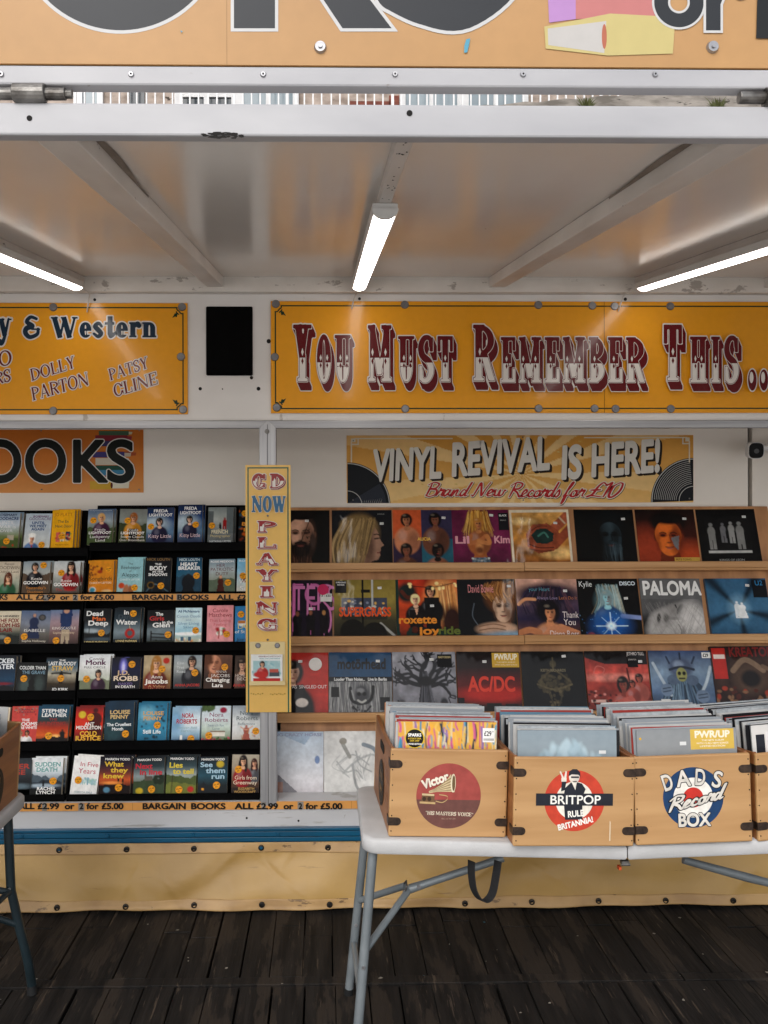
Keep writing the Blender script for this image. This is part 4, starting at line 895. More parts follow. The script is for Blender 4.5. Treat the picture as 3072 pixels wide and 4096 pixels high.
# painted pile of books
q = s.q
for pts, cc in (([(2186, -120), (2302, -120), (2302, 78), (2196, 92)], 'a97fb4'), ([(2302, -120), (2620, -120), (2620, 66), (2302, 78)], 'b4706e'), ([(2302, -260), (2560, -260), (2560, -120), (2302, -120)], '9a6fae'),
                ([(2176, 108), (2440, 56), (2700, 70), (2690, 216), (2430, 224), (2182, 196)], 'b9ab72'), ([(2190, 116), (2424, 86), (2416, 214), (2192, 182)], 'b4b1ae')): lpoly(pts, cc)
u, v = q(2416, 148); s.lt.ell(u, v, 10 * k, 50 * k, 'a8604a')
u, v = q(2714, 12)
for o, cc in ((9, 'bdbdbd'), (0, DK)): s.lt.ring(u, v, (44 - o) * k, (100 + o) * k, cc, 60)
for o, cc in ((10, 'bdbdbd'), (0, DK)):
    lpoly([(2822 - o, -110), (2880 + o, -110), (2880 + o, 124 + o), (2822 - o, 124 + o)], cc)
    y = s.lt.layer(); X, Y = np.linspace(2780, 3000, 70), np.linspace(-160, 60, 70); XX, YY = np.meshgrid(X, Y)
    for pl in iso(d_path(XX, YY, [(2860, 10), (2880, -40), (2930, -66), (2962, -30)], 44, 56), X, Y, o): s.lt.poly([s.q(*p) for p in pl], cc, y)
lpoly([(3030, -130), (3290, -130), (3290, 158), (3022, 156)], '15181a')
u, v = q(907, 0); s.pr.rect(u - .0006, s.z0, u + .0006, s.z1, '8d6a42')
lpoly([(1856, 188), (1864, 160), (1880, 156), (1876, 180), (1868, 212), (1856, 214)], '4f93ab'); lpoly([(722, 124), (732, 128), (726, 134)], '4f93ab')
s.done()
for x in (-360, 1281, 2849): s.washer(x, 190, .0115, 'bolt', 'alu')
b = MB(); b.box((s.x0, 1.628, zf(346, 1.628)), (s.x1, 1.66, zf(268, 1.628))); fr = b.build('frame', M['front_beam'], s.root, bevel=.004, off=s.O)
b = MB(); b.box((s.x0, 1.640, zf(268, 1.628)), (s.x1, 1.655, zf(255, 1.628))); b.build('joint', M['dark_gap'], s.root, off=s.O)
for x in (-520, 5, 525, 1053, 1580, 2092, 2620, 3140):
    b = MB(); p = P(x, 298, 1.628); b.tube([(p.x, 1.6245, p.z), (p.x, 1.6281, p.z)], [.0042, .0058], 14); b.tube([(p.x, 1.6238, p.z), (p.x, 1.6246, p.z)], .0018, 8, 1); b.build('rivet', [M['alu'], M['dark_gap']], fr, off=s.O)

# ------------------------------------------------------------------ skirt tarpaulin
TP = thing('skirt_tarp', 'mustard yellow tarpaulin skirt laced along the trailer bottom', 'tarpaulin', (.2, 3.97, 0)); TPO = tuple(TP.location)
zt, zb = zf(3364, 4.065), .012
CREASE = [(random.Random(k).uniform(-1.9, 2.6), random.Random(k + 50).uniform(.25, .85), random.Random(k + 90).uniform(-.5, .5), random.Random(k + 20).uniform(.008, .03), random.Random(k + 70).uniform(-.003, .005)) for k in range(46)]
def tarp_pt(x, t):
    y = 4.062 - .092 * t
    f_ = (math.sin(x * 4.1 + 1.3 * math.sin(t * 2 + x * 1.7)) * .012 + math.sin(x * 9.3 + t * 4) * .005 + math.sin(x * 2.1 - t * 5) * .008) * math.sin(math.pi * min(1, t * 1.05)) + .006 * math.sin(x * 17 + 3 * t) * t
    f_ += .016 * math.exp(-((x - .62 + .5 * (t - .5)) / .16) ** 2) * math.sin(math.pi * t) + .012 * math.exp(-((x + .55 + .4 * (t - .4)) / .1) ** 2) * math.sin(math.pi * t)
    for (cx_, ct_, sl_, wd_, am_) in CREASE:
        q_ = (x - cx_) * 1.0 - (t - ct_) * sl_; f_ += am_ * math.exp(-(q_ / wd_) ** 2) * max(0, 1 - abs(t - ct_) / .42) * (1 if t < .97 else .4)
    return (x, y - f_, zt + (zb - zt) * t + (.004 * math.sin(x * 5.3) if t > .95 else 0))
def tarp_strip(name, t0, t1, nt, m, out):
    b = MB(); nx = 700; xs = np.linspace(XL, XR, nx); v = []
    for j in range(nt + 1):
        t = t0 + (t1 - t0) * j / nt
        for x in xs: a, c, e = tarp_pt(x, t); v.append((a, c - out, e))
    b.mesh(v, [(j * nx + i, (j + 1) * nx + i, (j + 1) * nx + i + 1, j * nx + i + 1) for j in range(nt) for i in range(nx - 1)])
    o = b.build(name, m, TP, smooth=True, off=TPO); so = o.modifiers.new('Solidify', 'SOLIDIFY'); so.thickness = .0015; so.offset = 1; return o
tarp_strip('cloth', 0, 1, 40, M['tarp'], 0); tarp_strip('hem', -.005, .16, 8, M['tarp_hem'], .003); tarp_strip('hem', .84, 1.0, 8, M['tarp_hem'], .003)
for row, t, x0_, n in ((0, .08, P(237, 3388, 4.05).x, 26), (1, .925, P(232, 3614, 3.98).x, 26)):
    for k in range(-7, n - 7):
        x = x0_ + k * (.302 if row == 0 else .3); 
        if not (XL < x < XR): continue
        a, c, e = tarp_pt(x, t); b = MB(); n_ = 18; v = []
        for (rr, dy) in ((.0135, .0), (.0125, -.005), (.0085, -.006), (.007, -.001)):
            for i in range(n_): v.append((x + rr * math.cos(2 * math.pi * i / n_), c - .006 + dy, e + rr * math.sin(2 * math.pi * i / n_)))
        b.mesh(v, [(j * n_ + i, j * n_ + (i + 1) % n_, (j + 1) * n_ + (i + 1) % n_, (j + 1) * n_ + i) for j in range(3) for i in range(n_)])
        b.mesh([(x + .0072 * math.cos(2 * math.pi * i / n_), c - .0065, e + .0072 * math.sin(2 * math.pi * i / n_)) for i in range(n_)], [tuple(range(n_))], 1)
        b.build('eyelet', [M['eyelet'], M['dark_gap'] if (k % 3 or row) else M['blue']], TP, smooth=True, off=TPO)

# ------------------------------------------------------------------ tiered book racks and the paperbacks
ROWS = [(4.545, 2179, 2199), (4.47, 2376, 2380), (4.385, 2577, 2582), (4.31, 2764, 2768), (4.225, 2969, 2970), (4.13, 3182, 3182)]
XS = -1.19
def rack(label, xa, xb, col):
    t = thing('book_rack', label, 'display rack', ((xa + xb) / 2, 4.2, .35)); O = tuple(t.location)
    for i, (Y, ya, yb) in enumerate(ROWS):
        z = P(600, yb if col else ya, Y).z; b = MB()
        b.box((xa, Y - .012, z - .014), (xb, Y + .13, z - .002)); b.box((xa, Y - .016, z - .03), (xb, Y - .0125, z + .010))
        b.mesh([(xa, Y + .085, z), (xb, Y + .085, z), (xb, Y + .15, z + .2), (xa, Y + .15, z + .2)], [(0, 1, 2, 3)])
        b.tube([(xa + .004, Y - .014, z + .010), (xb - .004, Y - .014, z + .010)], .003, 8)
        b.build('shelf', M['black'], t, off=O)
    b = MB(); b.box((xa, 4.70, .36), (xb, 4.712, P(600, 2026 if not col else 2046, 4.66).z))
    for x in (xa, xb - .006): b.prism([(4.12, .36), (4.70, .36), (4.70, 1.70), (4.62, 1.70), (4.50, 1.5)], 'x', x, x + .006)
    b.build('frame', M['black'], t, off=O)
rack('black tiered book rack right of the narrow gap, next to the post', XS + .004, xf(1040) - .004, 0)
rack('black tiered book rack left of the narrow gap, cut by the picture edge', XS - 1.4, XS - .004, 1)

b = MB(); pr = Print(b, -.0006); n = 22
b.mesh([(0.0165 * math.cos(2 * math.pi * k / n), -.0003, .0165 * math.sin(2 * math.pi * k / n)) for k in range(n)], [tuple(range(n))], 0, lin('f2a31c'))
pr.ring(0, 0, .0142, .0149, 'a8641a', 22); pr.text('£2.99', 0, .0004, .0062, '5a3208', w=.025, bold=.03, res=12, rot=.12); pr.text('£5', 0, -.0095, .0062, '5a3208', w=.011, bold=.03, res=12, rot=.12)
stk = b.build('price_sticker', M['cover_print']); STK = stk.data; bpy.data.objects.remove(stk)
CV = {}
def bk(lab, row, x0, x1, yt, yb, art, txt, st=(), copies=0, roll=0): BOOKS.append((lab, row, x0, x1, yt, yb, art, txt, st, copies, roll))
BOOKS = []
def R1(g_, *ops):                                      # a cover: gradient colours, then (operation, arguments)
    def fn(R):
        R.g(*g_.split())
        for op in ops: getattr(R, op[0])(*op[1:])
    return fn
# every book: look, tier, its edges and top and bottom in pixels of two enlarged crops, cover picture, lettering (text, x, y, height, width, colour, bold)
k_ = 0
bk('paperback with two red poppies and grey title on pale cover', 0, -35, 105, 65, 275, R1('8fa3b5 c9d0d6 7f8a58 4d5a33', ('hills', .72, .04, '5f7042', 2), ('sp', 12, ['b3241c', 'c83a28'], .86, .98, .035, 4), ('r', .55, .62, .8, .74, 'b8ae9e')), [('ROSEMARY', .5, .1, .07, .75, '3a4560', 1), ('GOODACRE', .5, .2, .08, .9, '2a3c66', 1), ('UNTIL', .5, .32, .09, .6, 'e8e6e4', 0), ('WAR is', .5, .43, .09, .75, 'e8e6e4', 0), ('OVER', .5, .53, .08, .5, 'dfe0e2', 0)], [(.55, .78)], 1)
bk('paperback with a white-capped nurse under a grey sky', 0, 135, 280, 72, 275, R1('b9c3cc c3c9cd d5d5cf', ('w', .3, .58, .3, 'e8e6e2', '5f86b5'), ('e', .3, .6, .14, .06, 'f0eeea'), ('r', .26, .9, .36, .92, 'b3241c'), ('r', .29, .87, .33, .95, 'b3241c')), [('ROSEMARY', .58, .1, .05, .6, '6d3a6a', 1), ('GOODACRE', .55, .18, .08, .85, '6d3a6a', 0), ('UNTIL', .5, .29, .075, .5, '34507e', 1), ('WE MEET', .5, .38, .075, .66, '34507e', 1), ('AGAIN', .5, .47, .075, .5, '34507e', 1)], [(.7, .87)], 1)
bk('bright yellow paperback with pink and dark blue doors', 0, 287, 410, 52, 272, R1('e8b524 e5b01f', ('r', .2, .58, .38, .82, 'd9776a'), ('r', .64, .55, .84, .78, '263a63'), ('r', .42, .6, .58, .8, 'e8d9c0'), ('sp', 20, ['d9c9a8', 'c94f3a', '5a8a5a'], .56, .84, .03, 6, .1, .9)), [('JO PLATT', .5, .16, .09, .8, 'c06a1c', 0), ('The Ex', .5, .33, .075, .5, '1e3a3c', 0), ('Next Door', .52, .45, .075, .75, '1e3a3c', 0), ('What neighbours are for', .5, .9, .028, .6, '7a4a10', 0)], [(.48, .68)], 2)
bk('paperback with blonde woman in plum dress before green hills', 0, 487, 625, 48, 248, R1('5d7390 a9b2b8 6c7a52 3c2a3c', ('hills', .5, .06, '5a6a45', 3), ('w', .55, .12, .34, 'd8b075', '5d2b52', 'e3b797', .2)), [('Freda', .5, .61, .07, .45, 'ece8e4', 0), ('LIGHTFOOT', .5, .7, .075, .9, 'f4f2f0', 1), ('Luckpenny', .5, .81, .08, .8, 'f2efec', 0), ('Land', .52, .91, .075, .4, 'f2efec', 0), ('the international bestselling author', .5, .05, .025, .9, 'd8dce0', 0)], [(.22, .32)], 1)
bk('paperback with woman in dark pinafore and mustard blouse', 0, 658, 810, 48, 248, R1('8b8e8a 9aa09b 4a5138 22241e', ('hills', .42, .05, '4b5437', 5), ('w', .5, .12, .32, 'a86a32', 'd9a036', 'e0b392', .5), ('r', .35, .55, .68, 1, '2a2622')), [('Freda', .5, .62, .07, .42, 'ece8e4', 0), ('LIGHTFOOT', .5, .71, .075, .86, 'f4f2f0', 1), ('Storm Clouds', .5, .81, .07, .85, 'efe9e0', 0), ('Over Broombank', .5, .9, .065, .92, 'efe9e0', 0)], [(.3, .33)])
bk('navy paperback with dark-haired woman, sticker on its left', 0, 810, 962, 40, 247, R1('1c3358 2a4f80 6d8ba5 2c2a4e', ('e', .3, .45, .5, .2, 'b8c6cf', .9), ('w', .48, .28, .3, '17141a', '2a2750', 'e6c4ae', .2)), [('FREDA', .5, .13, .085, .52, 'f0f0ee', 1), ('LIGHTFOOT', .5, .24, .08, .86, 'f0f0ee', 1), ('Kitty Little', .5, .82, .1, .85, 'e8c8cc', 0)], [(.17, .52)])
bk('navy paperback with dark-haired woman, sticker on its right', 0, 985, 1120, 25, 245, 'navy', 'navy', [(.73, .51)], 1)
bk('paperback with woman in red walking a grey street', 0, 1150, 1290, 40, 245, R1('8f9898 b6bab6 8a8f90 6f7476', ('r', .0, .1, .22, .75, '6d7476'), ('r', .74, .0, 1, .7, '747c7e'), ('f', .66, .28, .6, 'a31f22', .55), ('f', .48, .42, .62, '2a2a30', .5)), [('the', .5, .62, .05, .2, 'd9cfae', 0), ('FRENCH', .47, .71, .1, .66, 'd9cfae', 1), ('Photographer', .5, .81, .075, .8, 'd2c089', 0), ('NATASHA LESTER', .5, .95, .055, .85, 'd9dee0', 1)], [(.16, .5)], 1)
bk('dark paperback with orange leaf pattern half behind the sign', 0, 1318, 1450, 40, 245, R1('17191d 1d1b1a', ('sp', 40, ['c4661c', '8d3a17', '2f5f70', '3a2a1c'], 0, 1, .06, 9)), [('Be', .3, .5, .1, .35, 'd98a2a', 1), ('II', .3, .66, .1, .2, 'd98a2a', 1)], [(.25, .17)])
bk('paperback with auburn woman in green cardigan, cream cover', 1, -30, 108, 335, 525, R1('c4b9a8 cfc5b3 a9b0a0 8d937a', ('w', .55, .36, .34, '6d3a24', '3f7a55', 'e0b898', .8)), [('Rosie', .55, .1, .07, .4, '6a5a4c', 0), ('GOODWIN', .5, .23, .1, .95, '6a5a4c', 0), ("Dilly's Lass", .55, .34, .07, .8, '5a4a3c', 0)], [(.1, .7)])
bk('paperback with dark-haired woman in black before rooftops', 1, 125, 275, 335, 525, R1('9aa5ac b9bcb8 4a4038 221a16', ('hills', .4, .06, '6b5a4a', 6), ('w', .45, .04, .3, '1c1614', '1e1a20', 'e3bb9e', .3)), [('Rosie', .52, .56, .09, .42, 'efe9e0', 0), ('GOODWIN', .5, .68, .095, .92, 'f4f1ec', 1), ("Yesterday's", .52, .83, .085, .75, 'c97f2e', 0), ('Shadows', .5, .95, .08, .6, 'c97f2e', 0)], [(.75, .12)], 1)
bk('paperback with long-haired woman in crimson shawl', 1, 293, 440, 335, 525, R1('c3c7c9 d0d0cc 8f938d 5a4a40', ('w', .66, .02, .34, '2a1914', 'a32024', 'e3bb9e', .95)), [('Rosie', .5, .62, .09, .42, 'f4efe8', 0), ('GOODWIN', .5, .74, .1, .92, 'f6f3ee', 1), ('The Ribbon', .52, .89, .085, .8, 'b8322a', 0)], [(.3, .35)], 1)
bk('orange yellow paperback with small bird and leaves', 1, 487, 630, 330, 520, R1('d99a2c d8942a d08a2a', ('e', .52, .26, .05, .06, '7a2a18'), ('e', .46, .34, .1, .05, 'a8421c'), ('sp', 14, ['7a4a1c', 'a85a1c'], .16, .46, .035, 8, .02, .35), ('e', .75, .92, .18, .05, 'e0c090'), ('e', .2, .88, .13, .09, 'dfe6e2'), ('e', .2, .88, .1, .07, '4f9bb0')), [('Songbirds', .5, .6, .12, .9, '3a2a16', 0), ('CHRISTY LEFTERI', .5, .7, .06, .85, 'f4e8cc', 0)], [(.8, .28)], 1)
bk('pale turquoise paperback with open cupped hands', 1, 650, 790, 315, 518, R1('a3ccd2 9fc6cc a9c6c4', ('e', .35, .9, .1, .16, 'b8825f', None, 20), ('e', .55, .92, .1, .15, 'a8724f', None, -20), ('e', .18, .78, .12, .08, 'c9572a')), [('The', .5, .2, .06, .2, '4a5a5c', 0), ('Beekeeper', .52, .32, .1, .8, '3a4a4c', 0), ('of', .5, .4, .06, .1, '4a5a5c', 0), ('Aleppo', .5, .53, .11, .66, '3a4a4c', 0), ('CHRISTY LEFTERI', .5, .64, .055, .8, 'e4eeee', 0)], [(.7, .84)], 1)
bk('black paperback with bold white stacked title', 1, 800, 945, 315, 515, R1('161a20 1a1e24 20303a 12181e', ('l', [(.05, 1), (.4, .75), (.95, .98)], .03, '5f7a88'), ('l', [(.3, .62), (.3, .95)], .04, '2c3e48'), ('l', [(.75, .6), (.72, .95)], .05, '2c3e48'), ('e', .25, .78, .13, .09, 'a8822c'), ('e', .25, .78, .11, .075, '1a1610')), [('NICK LOUTH', .5, .09, .075, .9, '7d5f35', 1), ('THE', .5, .22, .06, .25, 'e8e8e6', 1), ('BODY', .5, .36, .12, .66, 'f0f0ee', 1), ('IN THE', .5, .43, .055, .42, 'f0f0ee', 1), ('SHADOWS', .5, .52, .08, .72, 'f0f0ee', 1)], [(.64, .8)])
bk('blue paperback with man in dark suit seen from behind', 1, 975, 1115, 315, 515, R1('1a4a63 2a6a85 3f7288 15232c', ('hills', .52, .05, '31566a', 7), ('f', .48, .46, 1.15, '101c26', .8, False), ('e', .48, .7, .26, .22, '101c26')), [('NICK LOUTH', .5, .1, .075, .82, 'b8ccd4', 1), ('HEART', .48, .24, .1, .68, 'f0f0ee', 1), ('BREAKER', .5, .35, .1, .88, 'f0f0ee', 1)], [(.8, .52)])
bk('paperback with woman in long red-brown coat by a lake', 1, 1157, 1300, 325, 515, R1('8aa0ae b8c2c4 9fa394 5d5442', ('hills', .58, .05, '6f7c6a', 8), ('f', .45, .5, 1.0, '5d2a1f', .62, False), ('e', .45, .53, .06, .045, 'd8a888')), [('ROSIE MEDDON', .5, .1, .06, .9, 'f2f2f0', 1), ('HER', .45, .23, .1, .34, '6a2a30', 0), ('PATRIOTIC', .5, .35, .1, .9, '6a2a30', 0), ('DUTY', .5, .48, .1, .5, '6a2a30', 0)], [(.74, .7)])
bk('sky blue paperback on the second tier half behind the sign', 1, 1310, 1445, 322, 510, R1('7fb8d6 9fcbe0 c9d8dc d8d4c8', ('e', .3, .62, .12, .1, '8a5a40')), [('ROSIE', .3, .1, .06, .5, 'dcecf4', 1), ('Wo', .3, .75, .14, .42, 'f0f0ee', 0), ('Su', .3, .95, .14, .36, 'f0f0ee', 0)], [(.24, .52)])
bk('pale paperback with bold dark red title and dark hills', 2, -30, 112, 610, 805, R1('d8cfbc cfc4b0 4a5048 1c1f1c', ('hills', .68, .06, '2a302c', 9), ('e', .3, .75, .2, .06, '8a8f88', .8)), [('MAX HENNESSY', .45, .16, .055, .95, '2a2a28', 1), ('THE FOX', .5, .32, .12, .85, '7d1f1a', 1), ('FROM HIS', .5, .46, .12, .95, '7d1f1a', 1), ('LAIR', .45, .6, .12, .5, '7d1f1a', 1)], [(.55, .85)], 1)
bk('dusky blue paperback with woman in long blue gown', 2, 108, 275, 605, 805, R1('6a7a96 8d93a0 76726c 3a302e', ('f', .46, .1, .8, '2b3a5e', .7, False), ('e', .46, .14, .05, .05, 'c9a08a'), ('e', .72, .2, .12, .09, '22262e'), ('e', .72, .2, .08, .065, '6f6a66')), [('ISABELLE', .5, .61, .085, .72, 'ece8e2', 0), ('Sophia Holloway', .5, .9, .065, .8, 'dfd4c0', 0)], [(.18, .75)])
bk('paperback with gentleman in blue tailcoat against pink sky', 2, 275, 435, 602, 805, R1('7a8ca8 b09aa0 8a6f6c 3a2c2c', ('r', .4, .0, .75, .42, '2d4a78'), ('p', [(.34, .1), (.78, .1), (.72, .6), (.4, .6)], '284370'), ('e', .56, .02, .1, .08, 'c9a08a'), ('p', [(.42, .55), (.7, .55), (.68, .98), (.58, .98), (.56, .65), (.5, .98), (.42, .98)], 'b8a892')), [('KINGSCASTLE', .5, .55, .075, .82, 'ece4d8', 0), ('Sophia Holloway', .5, .67, .06, .74, 'dfc9a8', 0)], [(.26, .86)])
bk('dark paperback with white title, orange second word, coastal tower', 2, 460, 612, 595, 800, R1('15191e 1a1f26 6d7c86 10161c', ('hills', .66, .07, '121a1e', 10), ('e', .3, .62, .3, .06, 'a9b3b8', .8), ('r', .2, .52, .24, .7, '20282c'), ('e', .6, .85, .5, .05, '54626c', .8)), [('Dead', .4, .2, .14, .62, 'ecebe8', 1), ('Man', .56, .34, .12, .5, 'd9662a', 1), ('Deep', .54, .47, .14, .74, 'ecebe8', 1), ('LYNNE McEWAN', .5, .96, .06, .85, 'd6bd7e', 1)], [(.68, .68)])
bk('dark paperback with red lifebuoy above wet sand', 2, 630, 775, 592, 798, R1('1c2830 3c4e58 8d9aa0 1a2228', ('e', .62, .7, .19, .14, 'b8281f'), ('e', .62, .7, .1, .075, '5d6a70'), ('l', [(.6, .5), (.62, .58)], .02, 'd8c9a8'), ('hills', .86, .02, '1d2930', 3)), [('In', .45, .18, .12, .2, 'ecebe8', 1), ('Dark', .42, .3, .12, .56, '39444c', 1), ('Water', .48, .46, .14, .8, 'ecebe8', 1), ('LYNNE McEWAN', .5, .94, .06, .8, 'd6bd7e', 1)], [(.72, .16)], 1)
bk('dark paperback with red and white title over a field gate', 2, 815, 965, 605, 800, R1('181c20 1c2126 7d8a90 1a201c', ('e', .5, .62, .6, .1, '7f8c92', .9), ('l', [(.15, .68), (.9, .72)], .03, '15120f'), ('l', [(.15, .78), (.9, .82)], .03, '15120f'), ('l', [(.15, .62), (.15, 1)], .05, '15120f'), ('l', [(.9, .64), (.9, 1)], .05, '15120f'), ('hills', .88, .03, '2a3226', 4)), [('The', .44, .16, .1, .28, 'ecebe8', 1), ('Girls', .35, .3, .13, .55, 'b32a2a', 1), ('in the', .75, .4, .09, .4, 'ecebe8', 1), ('Glen', .52, .5, .14, .66, 'ecebe8', 1)], [(.78, .72)])
bk('pale blue seaside paperback with handwritten blue title', 2, 970, 1115, 593, 797, R1('c9dfe6 d3e4e6 a9cfdc c9bfa0', ('e', .5, .72, .6, .05, 'f0f2f0', .6), ('sp', 16, ['d9a05a', 'e8e4dc', 'c46a5a'], .84, .97, .03, 5), ('r', .2, .8, .32, .92, '5a7a90'), ('r', .5, .8, .62, .92, '4a6a80')), [("Ali McNamara", .5, .13, .07, .82, '35658a', 1), ('Cornish Clouds', .5, .27, .075, .9, '5f93b5', 0), ('and', .5, .36, .05, .2, '5f93b5', 0), ('Silver Lining', .5, .47, .075, .8, '5f93b5', 0), ('Skies', .5, .57, .075, .4, '5f93b5', 0)], [(.78, .63)])
bk('pink paperback with small bouquet of red flowers', 2, 1145, 1290, 580, 795, R1('e0a0a4 e2a4a8 e3a9ac', ('sp', 12, ['b8202c', 'c9485a', 'e8e2dc', '6a8a5a'], .6, .74, .06, 3, .35, .65), ('l', [(.48, .7), (.45, .85)], .04, 'b8403f')), [('Carole', .5, .18, .1, .6, 'a02a3a', 0), ('Matthews', .5, .3, .1, .9, 'a02a3a', 0), ('That Loving', .5, .43, .075, .82, 'cf5f6c', 0), ('Feeling', .5, .54, .075, .5, 'cf5f6c', 0)], [(.76, .76)])
bk('bright blue paperback with a teacup half behind the sign', 2, 1300, 1440, 585, 795, R1('3f8ab8 4a96c4 3a80ae', ('e', .28, .46, .16, .08, 'e8e6e0'), ('r', .14, .38, .42, .46, 'c98a4a')), [('LA', .28, .6, .12, .36, 'e8d27a', 0), ('of St', .2, .72, .09, .4, 'f0ece0', 0), ('Joan', .26, .92, .08, .36, '14283a', 0)], [(.24, .22)])
k_ = 600
def b2(lab, row, x0, x1, yt, yb, *a, **k): bk(lab, row, x0, x1, yt + 829.5, yb + 829.5, *a, **k)     # second crop: 600 px lower
b2('night blue paperback, title cut off, red light over water', 3, -45, 85, 25, 230, R1('101a26 1c3a52 24506c 1a1420', ('e', .4, .78, .5, .04, '8a2a3a', .8), ('hills', .85, .03, '0e1620', 3)), [('CKER', .55, .2, .14, .75, 'e8ecee', 1), ('ATER', .55, .36, .14, .75, 'e8ecee', 1)], (), 1)
b2('black paperback with ghostly figure and grey blue title', 3, 90, 262, 60, 230, R1('121618 14191b 1a2022 0e1214', ('e', .3, .8, .18, .3, '55625f', .9), ('e', .75, .75, .15, .3, '4a5654', .9), ('f', .5, .5, 1.05, '0a0d0e', .7, False)), [('COLDER THAN', .5, .24, .12, .85, 'dfe0de', 1), ('THE GRAVE', .54, .4, .12, .75, '6f8d9e', 1)], [(.25, .56)])
b2('paperback with scarecrow figure over golden field', 3, 250, 425, 35, 235, R1('16222c 5f7a8a b9b2a0 4a3c28 1a1a1a', ('f', .5, .38, .75, '121416', .55), ('l', [(.2, .46), (.5, .44), (.8, .46)], .045, '121416'), ('n', .2, 12, 3)), [('THE', .5, .1, .05, .2, 'e8e6e2', 1), ('LAST BLOODY', .5, .22, .11, .88, 'ecebe8', 1), ('STRAW', .52, .37, .14, .68, 'd9b25a', 1), ('JD KIRK', .5, .95, .08, .5, 'ecebe8', 1)], [(.5, .6)])
b2('white paperback with woman in purple jumper', 3, 437, 607, 22, 227, R1('dfe2e4 e6e6e4 c9cdbf 6d7060', ('hills', .68, .05, '8a9078', 4), ('w', .64, .42, .24, '2a1c18', '4e2448', 'e0b898', .5)), [('Connie', .55, .14, .08, .5, '5a2a4a', 0), ('Monk', .52, .27, .14, .66, '5a2a4a', 1), ('FULL CIRCLE', .5, .37, .06, .7, '4a4a48', 0)], [(.26, .67)], 1)
b2('navy paperback with violet light beam and white gold name', 3, 615, 775, 38, 225, R1('0e1226 1a1f4a 141a34 0c0e18', ('e', .4, .25, .12, .22, '8a86d8', .9), ('e', .4, .3, .05, .16, 'd4d2f4', .9)), [('J.D.', .42, .52, .14, .42, 'd8b890', 1), ('ROBB', .5, .7, .15, .86, 'e8d2b8', 1), ('NAKED', .5, .83, .08, .5, '6a5a8a', 1), ('IN DEATH', .5, .92, .08, .68, 'e8e4e0', 1)], [(.7, .2)], 1)
b2('paperback with long-haired blonde woman and red disc', 3, 793, 945, 25, 230, R1('b8a88c c4b394 9a7a4c 7a4a2c', ('w', .45, .06, .42, 'b0803c', '8a3a24', 'e6bc9c', .95), ('e', .82, .15, .12, .085, 'c23a24')), [('Anna', .5, .64, .09, .42, 'f4ece0', 0), ('Jacobs', .5, .78, .13, .82, 'f4ece0', 1), ('A Valley', .5, .89, .08, .62, 'c98f5f', 0), ('Wedding', .5, .98, .08, .6, 'c98f5f', 0)], [(.68, .38)])
b2('grey paperback with dark-haired woman and red author name', 3, 960, 1115, 25, 225, R1('9aa4aa b0b4b2 6a6f72 2a2a2c', ('w', .64, .04, .36, '33221c', '2a2c34', 'dcb498', .5)), [('Elm', .24, .26, .08, .26, 'd8dcdc', 0), ('Tree', .24, .38, .08, .28, 'd8dcdc', 0), ('Road', .26, .5, .08, .32, 'd8dcdc', 0), ('ANNA JACOBS', .5, .88, .075, .88, 'b8322c', 1)], [(.76, .5)])
b2('brown paperback with a close smiling face and white script', 3, 1127, 1280, 25, 225, R1('7a5a4a 6a4a3c 4a3a34 5d4436', ('face', .35, .26, .7, 'd8a284', '9c6a50', '4a2a20'), ('e', .1, .12, .2, .2, '6a4024', .6)), [('ANNA', .62, .5, .07, .4, 'cfc4ba', 0), ('JACOBS', .6, .62, .09, .68, 'e8e0d8', 0), ('Changing', .5, .75, .11, .86, 'f2ede6', 1), ('Lara', .5, .9, .11, .4, 'f2ede6', 1)], [(.74, .34)])
b2('sepia paperback with pale woman half behind the sign', 3, 1297, 1430, 28, 222, R1('4a3a30 5d4a3c 3a2c24', ('w', .3, .1, .5, '3a2820', '6a4a3a', 'd8b298', .5)), [('HON', .22, .62, .09, .4, 'd8cabb', 0), ('BEC', .3, .72, .09, .4, 'd8cabb', 0), ('ANNA', .2, .9, .08, .5, 'b8322c', 1)], ())
b2('cream paperback whose top corner shows behind the left crate', 4, -95, 48, 305, 512, R1('d9cdb8 d2c2a8 8a5a3c', ('e', .4, .3, .3, .2, '2a2420')), [('EVER', .5, .8, .12, .8, '3a2a20', 1)], ())
b2('coral red paperback with two grooms in white jackets', 4, 65, 220, 300, 512, R1('c9544c cc5850 c8524a', ('sp', 22, ['a33a34', '8a9a94', 'd98a5a'], 0, .25, .025, 7), ('w', .35, .68, .18, '9a7a5a', 'e6e4e0', 'e0b496', .1), ('w', .58, .66, .19, '1c1512', 'ece9e6', 'c9926c', .1)), [('CHARLIE', .5, .12, .05, .5, '7a2a34', 1), ('LYNDHURST', .5, .19, .05, .66, '7a2a34', 1), ('THE', .5, .42, .075, .28, 'f2ece8', 1), ('GROOMS', .5, .54, .1, .85, 'f2ece8', 1), ('WORE WHITE', .5, .63, .075, .85, 'f2ece8', 1)], [(.12, .73)])
b2('teal and fiery sunset paperback with walker silhouette', 4, 205, 378, 300, 512, R1('16556e 1c5c72 3a4a4c b8421c d9722a 2a1410', ('e', .6, .84, .18, .06, 'f4c07a', .9), ('hills', .86, .05, '2a120e', 4), ('f', .82, .64, .98, '140c0c', .8)), [('STEPHEN', .52, .18, .1, .8, 'ecebe8', 1), ('LEATHER', .52, .3, .1, .8, 'ecebe8', 1), ('THE', .5, .4, .07, .26, '8a2a24', 1), ('HUNTING', .5, .53, .1, .82, '9a2a22', 1)], [(.4, .82)], 1)
